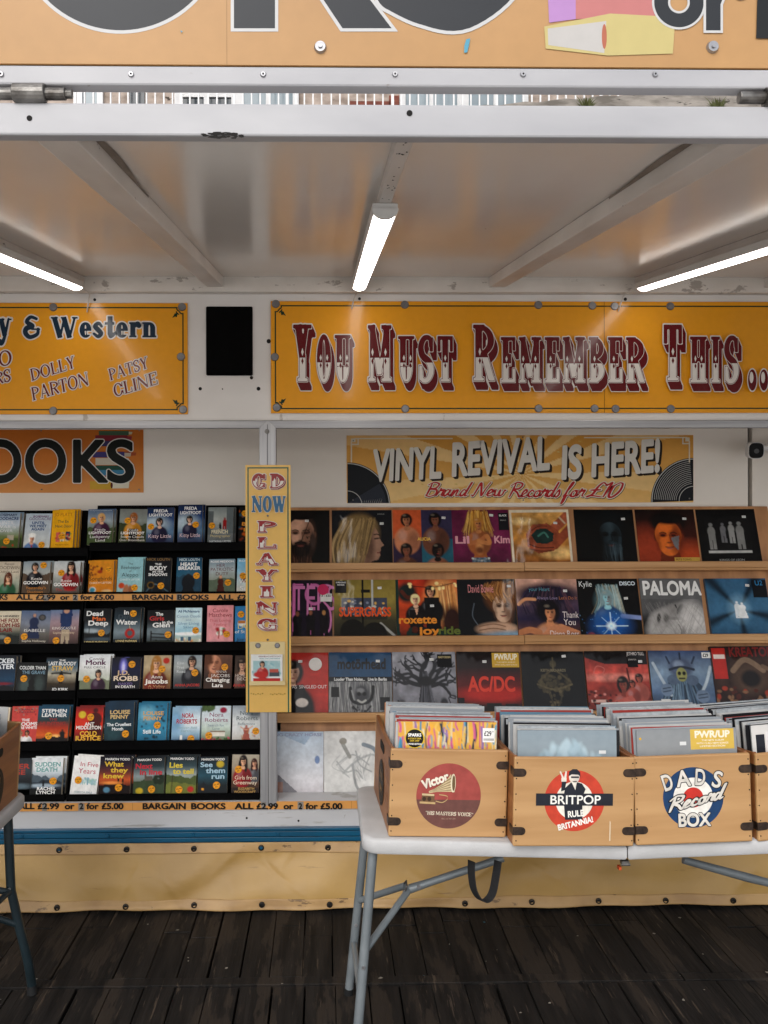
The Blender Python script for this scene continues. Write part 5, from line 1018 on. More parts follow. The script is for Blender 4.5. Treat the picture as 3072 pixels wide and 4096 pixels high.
b2('red and orange paperback with tall dark silhouette', 4, 415, 568, 305, 510, R1('8a1a14 c9341c d8421e a3241a 4a1410', ('f', .72, .04, 1.0, '5d120e', .7, False), ('e', .24, .23, .13, .1, 'd9c23a')), [('ANT', .52, .54, .1, .34, 'f0e8e0', 1), ('MIDDLETON', .5, .64, .1, .92, 'f0e8e0', 1), ('COLD', .5, .82, .13, .62, 'f0b83a', 1), ('JUSTICE', .5, .95, .13, .92, 'f0b83a', 1)], [(.55, .3)], 1)
b2('dark teal paperback with yellow author name and pale title', 4, 580, 740, 280, 510, R1('1f4258 1c3c50 2a4a56 12202a', ('e', .3, .7, .3, .3, '3a5a60', .9), ('n', .2, 6, 5)), [('LOUISE', .52, .3, .1, .7, 'd9b87a', 1), ('PENNY', .5, .42, .1, .62, 'd9b87a', 1), ('The Cruellest', .5, .6, .08, .84, 'e8ecec', 1), ('Month', .46, .71, .08, .4, 'e8ecec', 1)], [(.74, .8)], 1)
b2('mid blue paperback with dark footprints in snow', 4, 762, 922, 285, 508, R1('2f7f9c 3a8cab 4a9ab6 2c7390', ('sp', 26, ['143a4a', '1c4a5c'], .05, .95, .035, 3, .1, .9), ('e', .3, .3, .3, .2, '7fb6c9', .9)), [('LOUISE', .52, .32, .1, .72, 'd9a85a', 1), ('PENNY', .5, .45, .1, .64, 'd9a85a', 1), ('Still Life', .5, .79, .1, .62, 'e8f0f2', 1)], [(.68, .58)], 1)
b2('pale blue white paperback with red author name and lighthouse', 4, 950, 1105, 312, 510, R1('a9c4d6 d4e0e6 dfe6e8 a9c4d4 3a5a7a', ('r', .3, .8, .38, .96, 'e8e8e4'), ('hills', .93, .02, '2a4a66', 3), ('e', .1, .4, .3, .4, '8fb4ce', .9)), [('NORA', .55, .3, .13, .42, 'b3263a', 1), ('ROBERTS', .52, .47, .13, .74, 'b3263a', 1), ('Heaven And', .55, .62, .075, .72, '8ab0b8', 0), ('Earth', .5, .71, .075, .36, '8ab0b8', 0)], [(.7, .9)], 1)
b2('pale paperback with white mansion above pink flowers', 4, 1115, 1275, 305, 510, R1('cfdbe2 d8dfe2 c4d0c4 6a7a4c', ('sp', 40, ['4a6038', '5d7444'], 0, .12, .05, 4, 0, .4), ('r', .3, .72, .8, .84, 'e2ddd2'), ('r', .3, .69, .8, .72, '9a8a78'), ('sp', 40, ['b8325a', 'd85a7a', '4a6a34'], .88, .99, .03, 5), ('e', .74, .12, .12, .08, 'a3204a')), [('Nora', .5, .3, .12, .5, '8a3a5a', 0), ('Roberts', .5, .44, .11, .82, '8a3a5a', 0), ('Search for', .5, .57, .07, .58, '7a94a0', 0), ('Love', .5, .66, .07, .26, '7a94a0', 0)], [(.26, .82)])
b2('white paperback with dancer in rose dress, against the post', 4, 1285, 1440, 305, 505, R1('a4aeb8 d8dcdc dcdedc c9c4bc', ('e', .8, .15, .3, .2, '6d757c', .9), ('f', .5, .55, .98, 'b06a5a', .7, False), ('l', [(.3, .6), (.5, .68), (.72, .58)], .03, 'd8a890'), ('sp', 12, ['c9a05a', 'b06a5a'], .6, .95, .02, 2)), [('Nora', .5, .26, .12, .48, '3a5058', 0), ('Roberts', .52, .41, .12, .78, '3a5058', 0), ('Reflections', .5, .55, .08, .62, '6d8088', 0)], [(.84, .72)])
b2('dark slate paperback with orange red cut-off title', 5, 40, 175, 595, 772, R1('3a4046 4a5258 262c32 14181c', ('e', .5, .9, .5, .1, '6a7a82', .9)), [('TER', .55, .3, .17, .7, 'a8382a', 1), ('GE', .5, .5, .17, .5, 'a8382a', 1), ('H', .4, .84, .12, .16, 'dfe2e2', 1)], (), 1)
b2('white and slate paperback with mountain lake, pale green title', 5, 170, 345, 585, 805, R1('dfe2e4 e2e4e4 c9d0d4 8a98a2 2a3038 14181e', ('hills', .5, .1, '5d6a74', 5), ('hills', .62, .06, '3a444e', 8), ('e', .4, .74, .5, .05, 'a9b6c0', .8), ('f', .42, .6, .76, '1a1e22', .7), ('hills', .82, .02, '14181c', 3)), [('SUDDEN', .52, .23, .12, .82, '6fa8a4', 1), ('DEATH', .5, .37, .12, .68, '6fa8a4', 1), ('RACHEL', .52, .86, .09, .6, 'ecebe8', 1), ('LYNCH', .5, .96, .09, .6, 'ecebe8', 1)], [(.72, .62)], 1)
b2('white paperback with red handwritten title and blue skyline', 5, 392, 538, 578, 805, R1('ecebe8 ecebe9 e6e6e4', ('sp', 40, ['9fc0c8', 'b8d2d4', 'a4c8c0'], .56, .72, .03, 6, .3, .95), ('r', .4, .6, .44, .72, '9fc0c8'), ('r', .6, .54, .64, .72, '8fb4c0'), ('r', .75, .6, .8, .72, 'a9c8cc')), [('In Five', .6, .26, .12, .7, 'c22a44', 0), ('Years', .55, .44, .14, .66, 'c22a44', 0), ('REBECCA SERLE', .5, .94, .05, .66, '7f9aa4', 0)], [(.26, .62)], 1, roll=4.5)
b2('sunset paperback with yellow title and ruined abbey', 5, 548, 722, 580, 805, R1('1a1e2c 3a2c3c 7a4440 c96a3a 5d2a24 1a1416', ('hills', .72, .04, '2a1a1a', 7), ('r', .6, .55, .64, .75, '1c1214'), ('r', .74, .58, .78, .75, '1c1214'), ('e', .4, .68, .3, .04, 'e8a05a', .9), ('e', .26, .86, .1, .07, '6f9cb4')), [('MARION TODD', .55, .1, .06, .8, 'e8e6e2', 1), ('What', .45, .26, .13, .6, 'e0b83a', 1), ('they', .62, .41, .13, .54, 'e0b83a', 1), ('knew', .45, .56, .13, .66, 'e0b83a', 1)], [(.64, .8)], 1, roll=1.5)
b2('paperback with castle on moor and crimson title', 5, 740, 910, 585, 805, R1('16222a 3a4c52 9aa4a4 5a6444 1e2618', ('hills', .6, .05, '4a5a40', 8), ('r', .35, .5, .6, .62, '6a6258'), ('r', .36, .45, .42, .5, '6a6258'), ('sp', 20, ['2a3a24'], .5, .66, .06, 3, .65, 1), ('e', .2, .88, .12, .08, 'c9b23a')), [('MARION TODD', .5, .1, .06, .8, 'e8e6e2', 1), ('Next', .32, .3, .14, .56, 'c22a3a', 1), ('in line', .56, .46, .14, .74, 'c22a3a', 1)], [(.6, .84)], 1)
b2('paperback with green hillside and yellow title', 5, 920, 1085, 580, 803, R1('1a2a30 3f565c a9b2ae 6d7c3a 3a4420', ('hills', .52, .06, '5d6a3a', 5), ('hills', .7, .05, '7f8440', 9), ('l', [(.2, .5), (.18, .95)], .025, '4a3a28'), ('e', .82, .85, .11, .075, 'b8322c')), [('MARION TODD', .5, .1, .06, .8, 'e8e6e2', 1), ('Lies', .3, .3, .14, .46, 'd9c23a', 1), ('to tell', .56, .46, .14, .7, 'd9c23a', 1)], [(.44, .86)], 1)
b2('dark teal paperback with lit cottage and pale blue title', 5, 1095, 1258, 585, 802, R1('12242e 1f4552 2f5f6e 14282e 101a20', ('p', [(.05, .8), (.2, .66), (.36, .78), (.36, .92), (.05, .92)], '14202a'), ('r', .14, .82, .2, .88, 'd9a03a'), ('e', .75, .2, .13, .09, 'c9b23a')), [('MARION TODD', .5, .1, .06, .8, 'e8e6e2', 1), ('See', .28, .27, .13, .42, 'a4c4d4', 1), ('them', .6, .43, .14, .66, 'a4c4d4', 1), ('run', .68, .58, .14, .46, 'a4c4d4', 1)], [(.64, .75)])
b2('sepia paperback with woman in red cardigan and dark friend', 5, 1280, 1430, 575, 802, R1('b8b0a0 a89c8a 6a4a34 2a1c14', ('w', .82, .12, .26, '4a241a', '6a6a70', 'd8ac90', .9), ('w', .4, .05, .34, '2a1a14', 'a3202a', 'e2b898', .95), ('r', .0, .82, 1, 1, '241812', .7)), [('Girls from', .52, .62, .1, .82, 'ecd8bc', 0), ('Greenway', .5, .74, .1, .88, 'ecd8bc', 0), ('ELIZABETH', .55, .87, .055, .6, 'b08a4a', 1), ('WOODCRAFT', .5, .95, .06, .8, 'b08a4a', 1)], [(.24, .37)])

LEAN = math.tan(rad(15)); LA = rad(15)
navy = None
for (lab, row, x0, x1, yt, yb, art, txt, st, copies, roll) in BOOKS:
    if art == 'navy': art, txt = navy
    elif 'sticker on its left' in lab: navy = (art, txt)
    Y0 = ROWS[row][0]; sc_ = 1200 / 1659.0
    px0, px1, pyt, pyb = x0 * sc_, x1 * sc_, 2000 + yt * sc_, 2000 + yb * sc_
    ym = (pyt + pyb) / 2
    zb_ = P((px0 + px1) / 2, pyb, Y0).z; kq = (pyt - CY) / F
    t_ = (H - zb_ - kq * Y0) / (kq * math.sin(LA) + math.cos(LA)); Ym = Y0 + t_ / 2 * math.sin(LA)
    xa, xb = P(px0, ym, Ym).x, P(px1, ym, Ym).x; w_, h_ = xb - xa, t_
    D_ = .024
    root = thing('paperback_book', lab, 'book', ((xa + xb) / 2, Y0, zb_ + .0005), (-LA, rad(roll + RNG.uniform(-.9, .9)), rad(RNG.uniform(-1.2, 1.2))), 'paperbacks on the tiered racks')
    b = MB(); pr = Print(b, -.0008)
    R_ = Ras(36, 54, asp=w_ / h_); art(R_); R_.a = np.clip(R_.a, 0, 1) ** 1.3 * 1.15; R_.n(.10, 7, seed=len(lab) + 200 + int(x0)); R_.n(.07, 22, seed=200 + int(x1))
    base = tuple(R_.a.mean((0, 1)))
    b.box((-w_ / 2, -.0008, 0), (w_ / 2, 0, h_), col=base); b.box((-w_ / 2, D_, 0), (w_ / 2, D_ + .0008, h_), col=base); b.box((-w_ / 2, .0001, 0), (-w_ / 2 + .001, D_ - .0001, h_), col=base)
    pr.grid(-w_ / 2, 0, w_ / 2, h_, R_.a)
    for (s_, u, v, hh_, ww, cc, bo) in txt: pr.text(s_, (u - .5) * w_, (1 - v) * h_, hh_ * h_ * .92, cc, w=ww * w_, bold=.045 if bo else .0, res=14)
    b.build('cover', M['cover_print'], root)
    b = MB(); b.box((-w_ / 2 + .0012, .0003, .001), (w_ / 2 - .001, D_ - .0003, h_ - .001)); b.build('page_block', M['pages'], root)
    for (u, v) in st:
        k_ = link(bpy.data.objects.new('price_sticker', STK), root); k_.location = ((u - .5) * w_, -.0034, (1 - v) * h_)
    for c_ in range(copies):
        cp = copy_tree(root); dd = (D_ + .002) * (c_ + 1)
        cp.location = root.location + Vector((.010 + .006 * c_, dd * math.cos(LA), dd * math.sin(LA) * .2 - .0006 + (.002 if c_ else 0)))
        cp['label'] = ('spare copy kept behind the ' if c_ == 0 else 'second spare copy, deepest behind the ') + lab

# ------------------------------------------------------------------ record rack and the records on it
RR = thing('record_rack', 'pine wall rack of four sloping ledges full of records', 'display rack', (xf(2000), 4.3, .4)); RO = tuple(RR.location)
RROW = [(4.57, 2252, 2244), (4.45, 2542, 2535), (4.33, 2848, 2836), (4.20, 3172, 3172)]
xl_, xr_ = xf(1110), 2.45
b = MB(); top = P(2000, 2028, 4.685); b.mesh([(xl_, 4.27, .44), (xr_, 4.27, .44), (xr_, 4.27, .455), (2.335, 4.695, top.z), (xl_, 4.695, top.z), (xl_, 4.715, top.z), (2.335, 4.715, top.z), (xr_, 4.30, .44), (xl_, 4.30, .44)],
    [(0, 1, 2, 3, 4), (4, 3, 6, 5), (0, 8, 7, 1)]); b.build('back_board', M['ply'], RR, off=RO)
for i, (Y, ya, yb) in enumerate(RROW):
    za, zc = P(1110, ya, Y).z, P(3072, yb, Y).z; zl = (za + zc) / 2; xs_ = P(2092 if i < 2 else 2145, 2300, Y).x
    for (q0, q1, dz) in ((xl_ - .02, xs_ - .001, .0), (xs_ + .001, xr_, .0015)):
        b = MB(); b.box((q0, Y - .034, zl - .032 + dz), (q1, Y - .014, zl + dz)); b.box((q0, Y - .03, zl - .045 + dz), (q1, Y + .10, zl - .0325 + dz)); b.build('ledge', M['pine_ledge'], RR, bevel=.002, off=RO)
RECS = []
def rc(lab, row, x0, x1, art, txt=(), tags=((.8, .12),), hype=None, extra=0): RECS.append((lab, row, x0, x1, art, txt, tags, hype, extra))
def rays(R, cx, cy, n, c, k=1.0, ph=0): R.mix((np.clip(np.sin(np.arctan2(R.Y - cy, R.X - cx) * n + ph), 0, 1) ** 3) * k, c)
rc('black record sleeve with bearded tattooed man, by the post sign', 0, 1076, 1318, R1('121211 0e0e0e', ('face', .52, .44, .66, 'cba38c', '6d4c3c', '2c1c16', '1a110f'), ('e', .53, .04, .27, .13, '17100e'), ('strands', (.32, .72), (.36, .68), .66, .9, ['2a1c16', '120c0a', '3a281f'], 60, .012, 3, .0), ('l', [(.7, .06), (.62, .3), (.5, .6)], .012, '241814'), ('e', .72, .52, .04, .14, '4a3a34', .7), ('sp', 10, ['3a2a26'], .3, .6, .012, 4, .62, .78)), (), ((.62, .19),))
rc('dark sleeve with long straight blonde hair seen in profile', 0, 1327, 1571, R1('20232a 16181d', ('e', .46, .4, .34, .36, '6d5a40', .2), ('p', [(.46, .3), (.7, .26), (.77, .4), (.79, .5), (.86, .61), (.8, .65), (.81, .7), (.78, .73), (.8, .77), (.76, .86), (.66, .88), (.6, 1), (.4, 1)], 'a3826f'), ('e', .6, .62, .1, .3, '6d5244', .8), ('l', [(.7, .43), (.75, .42), (.79, .44)], .018, '3a261c'), ('l', [(.71, .5), (.77, .49)], .022, '1c1210'), ('l', [(.75, .74), (.79, .735)], .02, '7a4038'), ('e', .44, .26, .3, .17, '8a744f', .3), ('strands', (.2, .72), (.02, .5), .17, 1, ['a88f63', '8a7450', 'c0a77c', '6d5a3e', '9a8258'], 120, .014, 4, .12), ('strands', (.5, .74), (.4, .6), .16, .75, ['a88f63', '7a6646', '5d4c36'], 40, .012, 6, .0)), [('ADELE', .82, .08, .02, .12, '9a9a98', 0)], ((.83, .24),))
rc('sleeve of four orange, violet, indigo and teal quarter portraits', 0, 1573, 1812, R1('c9663c c9663c', ('r', .48, .0, 1, .5, '3f3a58'), ('r', 0, .5, .48, 1, '3a2c48'), ('r', .48, .5, 1, 1, '2f6a7c'), ('w', .24, .06, .22, '2a1a16', 'c98a68', 'b07a58', .0), ('w', .72, .05, .23, '1c1414', '7a4f3c', '8a5a44', .1), ('w', .22, .58, .22, '1a1212', '6a4434', '8a5a44', .1), ('w', .74, .58, .23, '1a1212', 'a06a50', '1f1614', .1)), [('ALICIA', .52, .53, .05, .22, 'e8b84a', 1)], ((.86, .14),))
rc('purple sleeve with golden-haired figure, arms crossed', 0, 1809, 2044, R1('6a2348 7a2a54 5d1f40', ('n', .25, 7, 3), ('e', .46, .2, .18, .2, '8a5a28', .6), ('strands', (.3, .64), (.2, .74), .03, .46, ['d8a850', 'a87430', 'e8c474', '7a4f20'], 110, .014, 3, .0), ('p', [(.34, .46), (.6, .46), (.56, .66), (.6, .84), (.36, .84), (.4, .66)], 'a8683c'), ('w', .47, .14, .2, 'b5803c', 'a8683c', 'c08454', .0), ('l', [(.33, .46), (.3, .58), (.5, .52), (.58, .46)], .07, 'b5754a'), ('l', [(.61, .46), (.64, .58), (.46, .54)], .07, 'c08452'), ('e', .47, .66, .06, .1, 'c8905c', .9), ('e', .47, .7, .07, .05, '7a4a2c', .8), ('p', [(.34, .83), (.62, .83), (.67, 1), (.31, 1)], '5d7080'), ('l', [(.34, .84), (.48, .88), (.62, .84)], .03, 'd0d0cc'), ('strands', (.36, .6), (.34, .64), .86, 1, ['7f92a0', '465866'], 20, .02, 2, .0)), [('Lil', .18, .58, .12, .26, 'd898a4', 1), ('Kim', .86, .58, .12, .28, 'd898a4', 1)], ((.7, .1),), (.82, .06, .99, .36, '15151a', [('BLACK', .9, .12, .03, .13, 'd8d8d6', 1), ('FRIDAY', .9, .2, .02, .1, 'b8b8b6', 0)]))
rc('cream-bordered sleeve with cupped hands holding green water', 0, 2044, 2292, R1('d8aa66 c08a44 8a5628', ('n', .35, 4, 2), ('e', .2, .2, .2, .06, 'e6c890', .9), ('e', .8, .75, .3, .1, 'e0bc80', .9), ('l', [(.7, .36), (.86, .22), (1, .08)], .16, 'a86044'), ('l', [(.72, .62), (.88, .46), (1, .34)], .15, '985238'), ('p', [(.26, .42), (.38, .26), (.62, .24), (.8, .36), (.84, .54), (.7, .72), (.44, .76), (.27, .64)], '9c5438'), ('p', [(.34, .44), (.44, .34), (.6, .33), (.72, .42), (.7, .55), (.58, .6), (.42, .58)], '1f3a36'), ('n', .3, 12, 5), ('l', [(.3, .6), (.46, .66), (.7, .66)], .02, '5d2a1c'), ('l', [(.3, .68), (.48, .72), (.66, .71)], .018, '6d3422'), ('l', [(.36, .36), (.48, .29), (.62, .29)], .018, '6d3422'), ('l', [(.28, .5), (.34, .42)], .03, 'b8704e'), ('l', [(.84, .14), (.92, .24)], .03, 'c9b49a'), ('l', [(.46, .46), (.56, .4), (.62, .48)], .03, '4f8478'), ('r', 0, 0, 1, .045, 'ddd3bf'), ('r', 0, .955, 1, 1, 'ddd3bf'), ('r', 0, 0, .04, 1, 'ddd3bf'), ('r', .96, 0, 1, 1, 'ddd3bf')), (), ((.76, .24),))
rc('near-black sleeve with dim bearded face in shadow', 0, 2306, 2548, R1('07090b 090b0d', ('e', .56, .2, .3, .2, '10171b', .6), ('face', .58, .48, .56, '3f5058', '0f1519', '05080a', '33424a'), ('strands', (.4, .76), (.42, .74), .62, .9, ['46565e', '2a363c', '55666e'], 40, .01, 3, .0), ('e', .26, .6, .26, .5, '07090b', .8)), (), ((.82, .17),))
rc('orange and dark red sleeve with blurred moustached face', 0, 2552, 2800, R1('20120e 4a1f16 8a3a24', ('e', .15, .75, .4, .4, 'a3482c', .9), ('e', .85, .9, .3, .3, 'b8542c', .9), ('e', .54, .22, .3, .2, '1c0f0b', .3), ('face', .52, .5, .66, 'd97a36', '7a3418', '38140c'), ('e', .56, .16, .26, .1, '140b08', .4), ('p', [(.56, .5), (.7, .46), (.66, .72), (.6, .64)], '76848a', .8)), (), ((.82, .17),), (.57, .84, .99, .99, 'c9a04a', [('PETE TONG', .72, .89, .03, .26, '1c1610', 0), ('+ FRIENDS', .72, .935, .03, .26, '1c1610', 0), ('IBIZA CLASSICS', .77, .978, .03, .38, '1c1610', 0)]))
rc('black sleeve with small strip of blurred white standing figures', 0, 2801, 3046, R1('0e0e0f 0c0c0d', ('r', .12, .12, .88, .76, '151516'), ('f', .22, .24, .7, '8a8a88', .5), ('f', .42, .24, .58, '77777a', .5), ('f', .56, .22, .6, '9a9a98', .5), ('f', .7, .22, .7, '8a8a88', .5), ('r', .13, .72, .86, .765, 'b8b8b6')), [('KINGS OF LEON', .5, .9, .035, .42, 'b8b8b6', 0)], ((.8, .14),))
rc('purple black sleeve with pink neon letters and three dancers', 1, 1086, 1328, R1('1c1024 22122c', ('l', [(.36, .08), (.36, .94)], .05, 'c874a8'), ('l', [(.36, .08), (.5, .08)], .03, 'c874a8'), ('r', .57, .06, .6, .9, 'd088b4'), ('r', .64, .06, .66, .9, 'c874a8'), ('e', .7, .24, .16, .18, 'c874a8'), ('e', .7, .24, .12, .13, '22122c'), ('l', [(.97, .1), (.86, .1), (.82, .3), (.96, .5), (.96, .8), (.82, .92)], .03, 'd088b4'), ('f', .42, .5, .98, '120a14', .6), ('f', .64, .48, .98, '120a14', .55), ('f', .86, .48, .98, '1a0f1a', .55), ('e', .42, .56, .03, .04, '8a5a44'), ('e', .64, .54, .03, .04, 'a06a50'), ('e', .86, .54, .03, .04, 'b88a5a')), [('STEPS', .62, .5, .4, .9, 'c874a8', 0)], ((.64, .48),), (.8, .23, .99, .36, 'dcdad6', [('3 - £55', .895, .28, .035, .16, '1c1c1c', 1)]))
rc('sleeve of an old bus interior with orange italic wording', 1, 1329, 1590, R1('8a7a3a 9a8a48 4a4632 242018', ('r', .12, .3, .86, .66, '4a5060'), ('sp', 30, ['c9c4b8', '8a90a0', 'd8b060'], .34, .6, .02, 4, .15, .8), ('r', .12, .58, .86, .66, '39362e'), ('r', .45, .0, .48, 1, '15130f'), ('l', [(.62, 0), (.62, .5)], .03, 'b8b8b4'), ('l', [(.75, .72), (1, .95)], .04, 'a9a9a4'), ('e', .3, .85, .2, .2, '191713'), ('e', .65, .9, .2, .2, '191713'), ('r', .44, .16, .58, .22, '15130f')), [('SUPERGRASS', .5, .6, .14, .84, 'd8501c', 1)], ((.74, .14),), (.02, .02, .2, .22, '121214', [('SUPERGRASS', .11, .06, .022, .16, 'd8d8d6', 1), ('MOVING', .11, .1, .022, .12, 'd8d8d6', 1)]))
rc('red and orange sleeve with a couple in black under string lights', 1, 1585, 1835, R1('a8341c c9542a b04420 2a1c14', ('n', .3, 6, 4), ('e', .76, .36, .26, .36, 'e0b070', .8), ('strands', (.7, .95), (.72, 1), .1, .7, ['c98a4a', 'f0cc90', 'a8663c'], 30, .02, 4, .0), ('e', .18, .22, .16, .16, '1c2a28', .5), ('l', [(.1, .2), (.2, .3), (.32, .24)], .06, '5d2a1c'), ('w', .57, .1, .2, '100c0c', '0f0f13', 'd0a080', .0), ('p', [(.46, .3), (.7, .3), (.72, .9), (.48, .9)], '0f0f13'), ('w', .32, .24, .17, 'e8dca8', '171114', 'e0b89c', .0), ('p', [(.22, .5), (.42, .5), (.44, .95), (.22, .95)], '171114'), ('p', [(.3, .48), (.36, .48), (.33, .6)], 'd8ac90'), ('l', [(.2, .1), (.6, .13), (.95, .06)], .012, '3a1c10'), ('sp', 8, ['f0dca0'], .06, .16, .025, 3), ('r', .0, .0, .05, 1, '1c3a34'), ('e', .9, .72, .16, .28, '3a1c14', .5), ('sp', 20, ['1c3a34', '5d2a1c', '24241f'], .8, 1, .05, 4)), [('roxette', .34, .72, .12, .62, 'e08a2a', 1), ('joy', .52, .9, .12, .32, 'e08a2a', 1), ('ride', .84, .9, .12, .36, '5d6a2a', 1)], ((.58, .44),))
rc('dark sleeve with tousled-haired man, chin on folded hands', 1, 1829, 2068, R1('12161c 14181e 181b20', ('e', .76, .3, .28, .26, '6d4526', .4), ('face', .78, .48, .5, 'd0b29a', '6d4c3a', '33221a'), ('strands', (.5, 1.0), (.52, 1.0), .06, .36, ['8a5a30', 'a87440', '5d3a20', 'c49458'], 90, .014, 3, .08), ('e', .66, .82, .34, .11, 'c4a48c', .4), ('l', [(.36, .78), (.6, .74), (.8, .78)], .018, '8a6a54'), ('l', [(.36, .84), (.6, .81), (.8, .84)], .018, '8a6a54'), ('e', .85, .97, .5, .11, '8ba6b8', .6), ('l', [(.3, .4), (.26, .6), (.34, .75)], .01, '7a8490')), [('David Bowie', .42, .22, .13, .44, 'd88a8c', 0)], ((.9, .12),))
rc('violet sleeve with reclining woman and scattered handwriting', 1, 2068, 2320, R1('c9a290 5d4a5c 2c2644 7a5648', ('n', .35, 6, 4), ('e', .1, .2, .2, .2, 'c9a290', .7), ('e', .5, .26, .5, .18, '2c2438', .5), ('strands', (.2, .8), (.1, .9), .15, .55, ['3a3050', '1c1828', '6a4a58'], 60, .012, 3, .1), ('e', .5, .52, .2, .2, '140f1a', .4), ('w', .52, .4, .3, '140f1a', 'c08a66', 'd0946c', .3), ('p', [(.5, .78), (.7, .74), (1, .86), (1, 1), (.3, 1)], 'c98f6c'), ('l', [(.03, .42), (.14, .34), (.3, .34)], .05, 'd09a74'), ('l', [(0, .9), (.18, .84), (.34, .88)], .1, 'c08660'), ('e', .86, .98, .2, .1, '8a5a44', .7)), [('Thank', .86, .64, .1, .26, 'e8dcd8', 0), ('You', .84, .76, .1, .2, 'e8dcd8', 0), ('Diana Ross', .74, .95, .1, .48, 'e8dcd8', 0), ('your Heart', .38, .2, .06, .34, '4a8a9c', 0), ('Always Love', .5, .34, .05, .34, '8a7a9c', 0), ("Let's Do It", .84, .34, .05, .3, 'a8663c', 0)], ((.8, .2),))
rc('black sleeve with blue-lit blonde singer and starburst', 1, 2318, 2568, R1('05070a 080b11', ('e', .48, .38, .2, .24, '5d7a80', .6), ('strands', (.3, .66), (.24, .72), .12, .62, ['9fb8bc', 'c4d4d2', '5d7880', '84a4aa', 'b8a888'], 130, .014, 5, -.06), ('w', .475, .19, .24, '8fa8ac', '2f5480', '9fcdd6', .2), ('e', .52, .68, .22, .14, '3a6a9c', .8), ('l', [(.7, .62), (1, .65)], .07, '8a9ac4'), ('e', .5, .78, .3, .2, '2463a8', .95), ('e', .5, .78, .07, .06, 'f0faff', .9), ('l', [(.5, .56), (.5, .98)], .014, 'd4ecfa'), ('l', [(.26, .78), (.77, .78)], .014, 'd4ecfa'), ('l', [(.36, .64), (.64, .92)], .01, 'b8dcf4'), ('l', [(.64, .64), (.36, .92)], .01, 'b8dcf4'), ('sp', 24, ['5a9ad8', 'a4d0f4'], .5, .98, .006, 5, 0, .6), ('e', .17, .93, .09, .08, '2a3a6a'), ('e', .17, .93, .06, .05, '8a4a5a')), [('Kylie', .14, .13, .09, .22, 'e0e4e4', 0), ('DISCO', .83, .11, .06, .26, 'd4e0e8', 1)], ((.78, .33),))
rc('grey sleeve with tilted netted face below blocky white name', 1, 2565, 2825, R1('747474 5f5f60 2c2c2d', ('e', .1, .95, .4, .3, '151515', .6), ('e', .58, .8, .54, .36, 'b4b2b0', .25, -14), ('e', .3, .68, .2, .16, 'a8a6a4', .5, -20), ('e', .62, .52, .2, .12, '8a8886', .8, -10), ('e', .62, .5, .035, .08, '1a1a1a', .7, 30), ('e', .655, .83, .035, .09, '1a1a1a', .7, 20), ('l', [(.55, .44), (.58, .52), (.57, .58)], .02, '2a2a2a'), ('l', [(.57, .76), (.6, .84), (.6, .92)], .02, '2a2a2a'), ('l', [(.62, .66), (.48, .66), (.38, .64)], .05, '8f8d8b'), ('e', .38, .66, .04, .07, '6a6866', .8), ('e', .26, .66, .03, .08, '3a3838', .6, 10), ('e', .8, .7, .2, .3, 'cac8c6', .9), ('strands', (.3, 1.3), (0, 1), .42, 1, ['8f8d8b', '9c9a98'], 26, .005, 3, .0), ('strands', (0, .9), (.3, 1.3), .42, 1, ['8f8d8b', '9c9a98'], 26, .005, 4, .0), ('r', 0, .0, 1, .34, '6f6f70')), [('PALOMA', .52, .27, .22, .96, 'e8e8e6', 1)], ())
rc('blue radiating sleeve with two tiny white figures holding hands', 1, 2829, 3092, lambda R: (R.g('3f6a88', '4a7694', '39627e'), rays(R, .5, .52, 5, '0c1a26', .85, .4), R.e(.5, .5, .16, .2, '9cc0d4', .9, al=.5), R.f(.47, .38, .66, 'dfe4e6', .6), R.f(.55, .4, .66, 'e6e8e8', .8, False)), (), ((.68, .12),), (.76, .03, .99, .32, '0c0f14', [('U2', .87, .12, .08, .13, '2f8ac4', 0)]), 1)
rc('red sleeve with dark-suited man, white text at mid height', 2, 1060, 1311, R1('b03428 c23c2e ad3226', ('w', .42, .12, .36, '1c1614', '15151a', 'e0bca4', .1), ('p', [(.25, .55), (.6, .5), (.72, .8), (.5, .98), (.2, .98)], '131318'), ('e', .58, .78, .1, .07, 'e0d8d0')), [('AS  SINGLED OUT', .7, .56, .05, .56, 'ece6e2', 0)], ((.55, .14),), None)
rc('sleeve with blue top band, gothic lettering and horned skull plank', 2, 1313, 1567, R1('2a5070 2f5878', ('r', 0, .38, 1, 1, '77787a'), ('strands', (0, 1), (0, 1), .46, 1, ['9a9b9c', '4f5052', 'b4b4b2', '636466'], 110, .012, 4, .0), ('r', 0, .38, 1, .46, '15171b'), ('l', [(.34, .56), (.36, .74), (.5, .8), (.66, .74), (.7, .54)], .05, '222325'), ('l', [(.36, .6), (.4, .74)], .02, '9a9b9c'), ('e', .52, .66, .11, .15, '4a4b4f', .4), ('e', .5, .6, .06, .04, '8a8b8d', .6), ('e', .475, .65, .03, .03, '0f0f0f'), ('e', .56, .65, .03, .03, '0f0f0f'), ('l', [(.46, .75), (.52, .78), (.58, .75)], .03, 'b8b8b4'), ('l', [(.38, .84), (.52, .96), (.66, .84)], .025, '2c2d30'), ('sp', 14, ['2c2d30', 'a8a8a6'], .8, .96, .015, 5, .35, .7), ('r', .04, .54, .16, .7, '141517'), ('r', .8, .7, .96, .9, '141517'), ('e', .5, .98, .5, .03, 'd0d4d4', .8)), [('motörhead', .52, .26, .16, .78, '0c0d10', 1), ('Louder Than Noise...   Live In Berlin', .5, .445, .045, .84, 'dcdcda', 1)], ((.78, .14),))
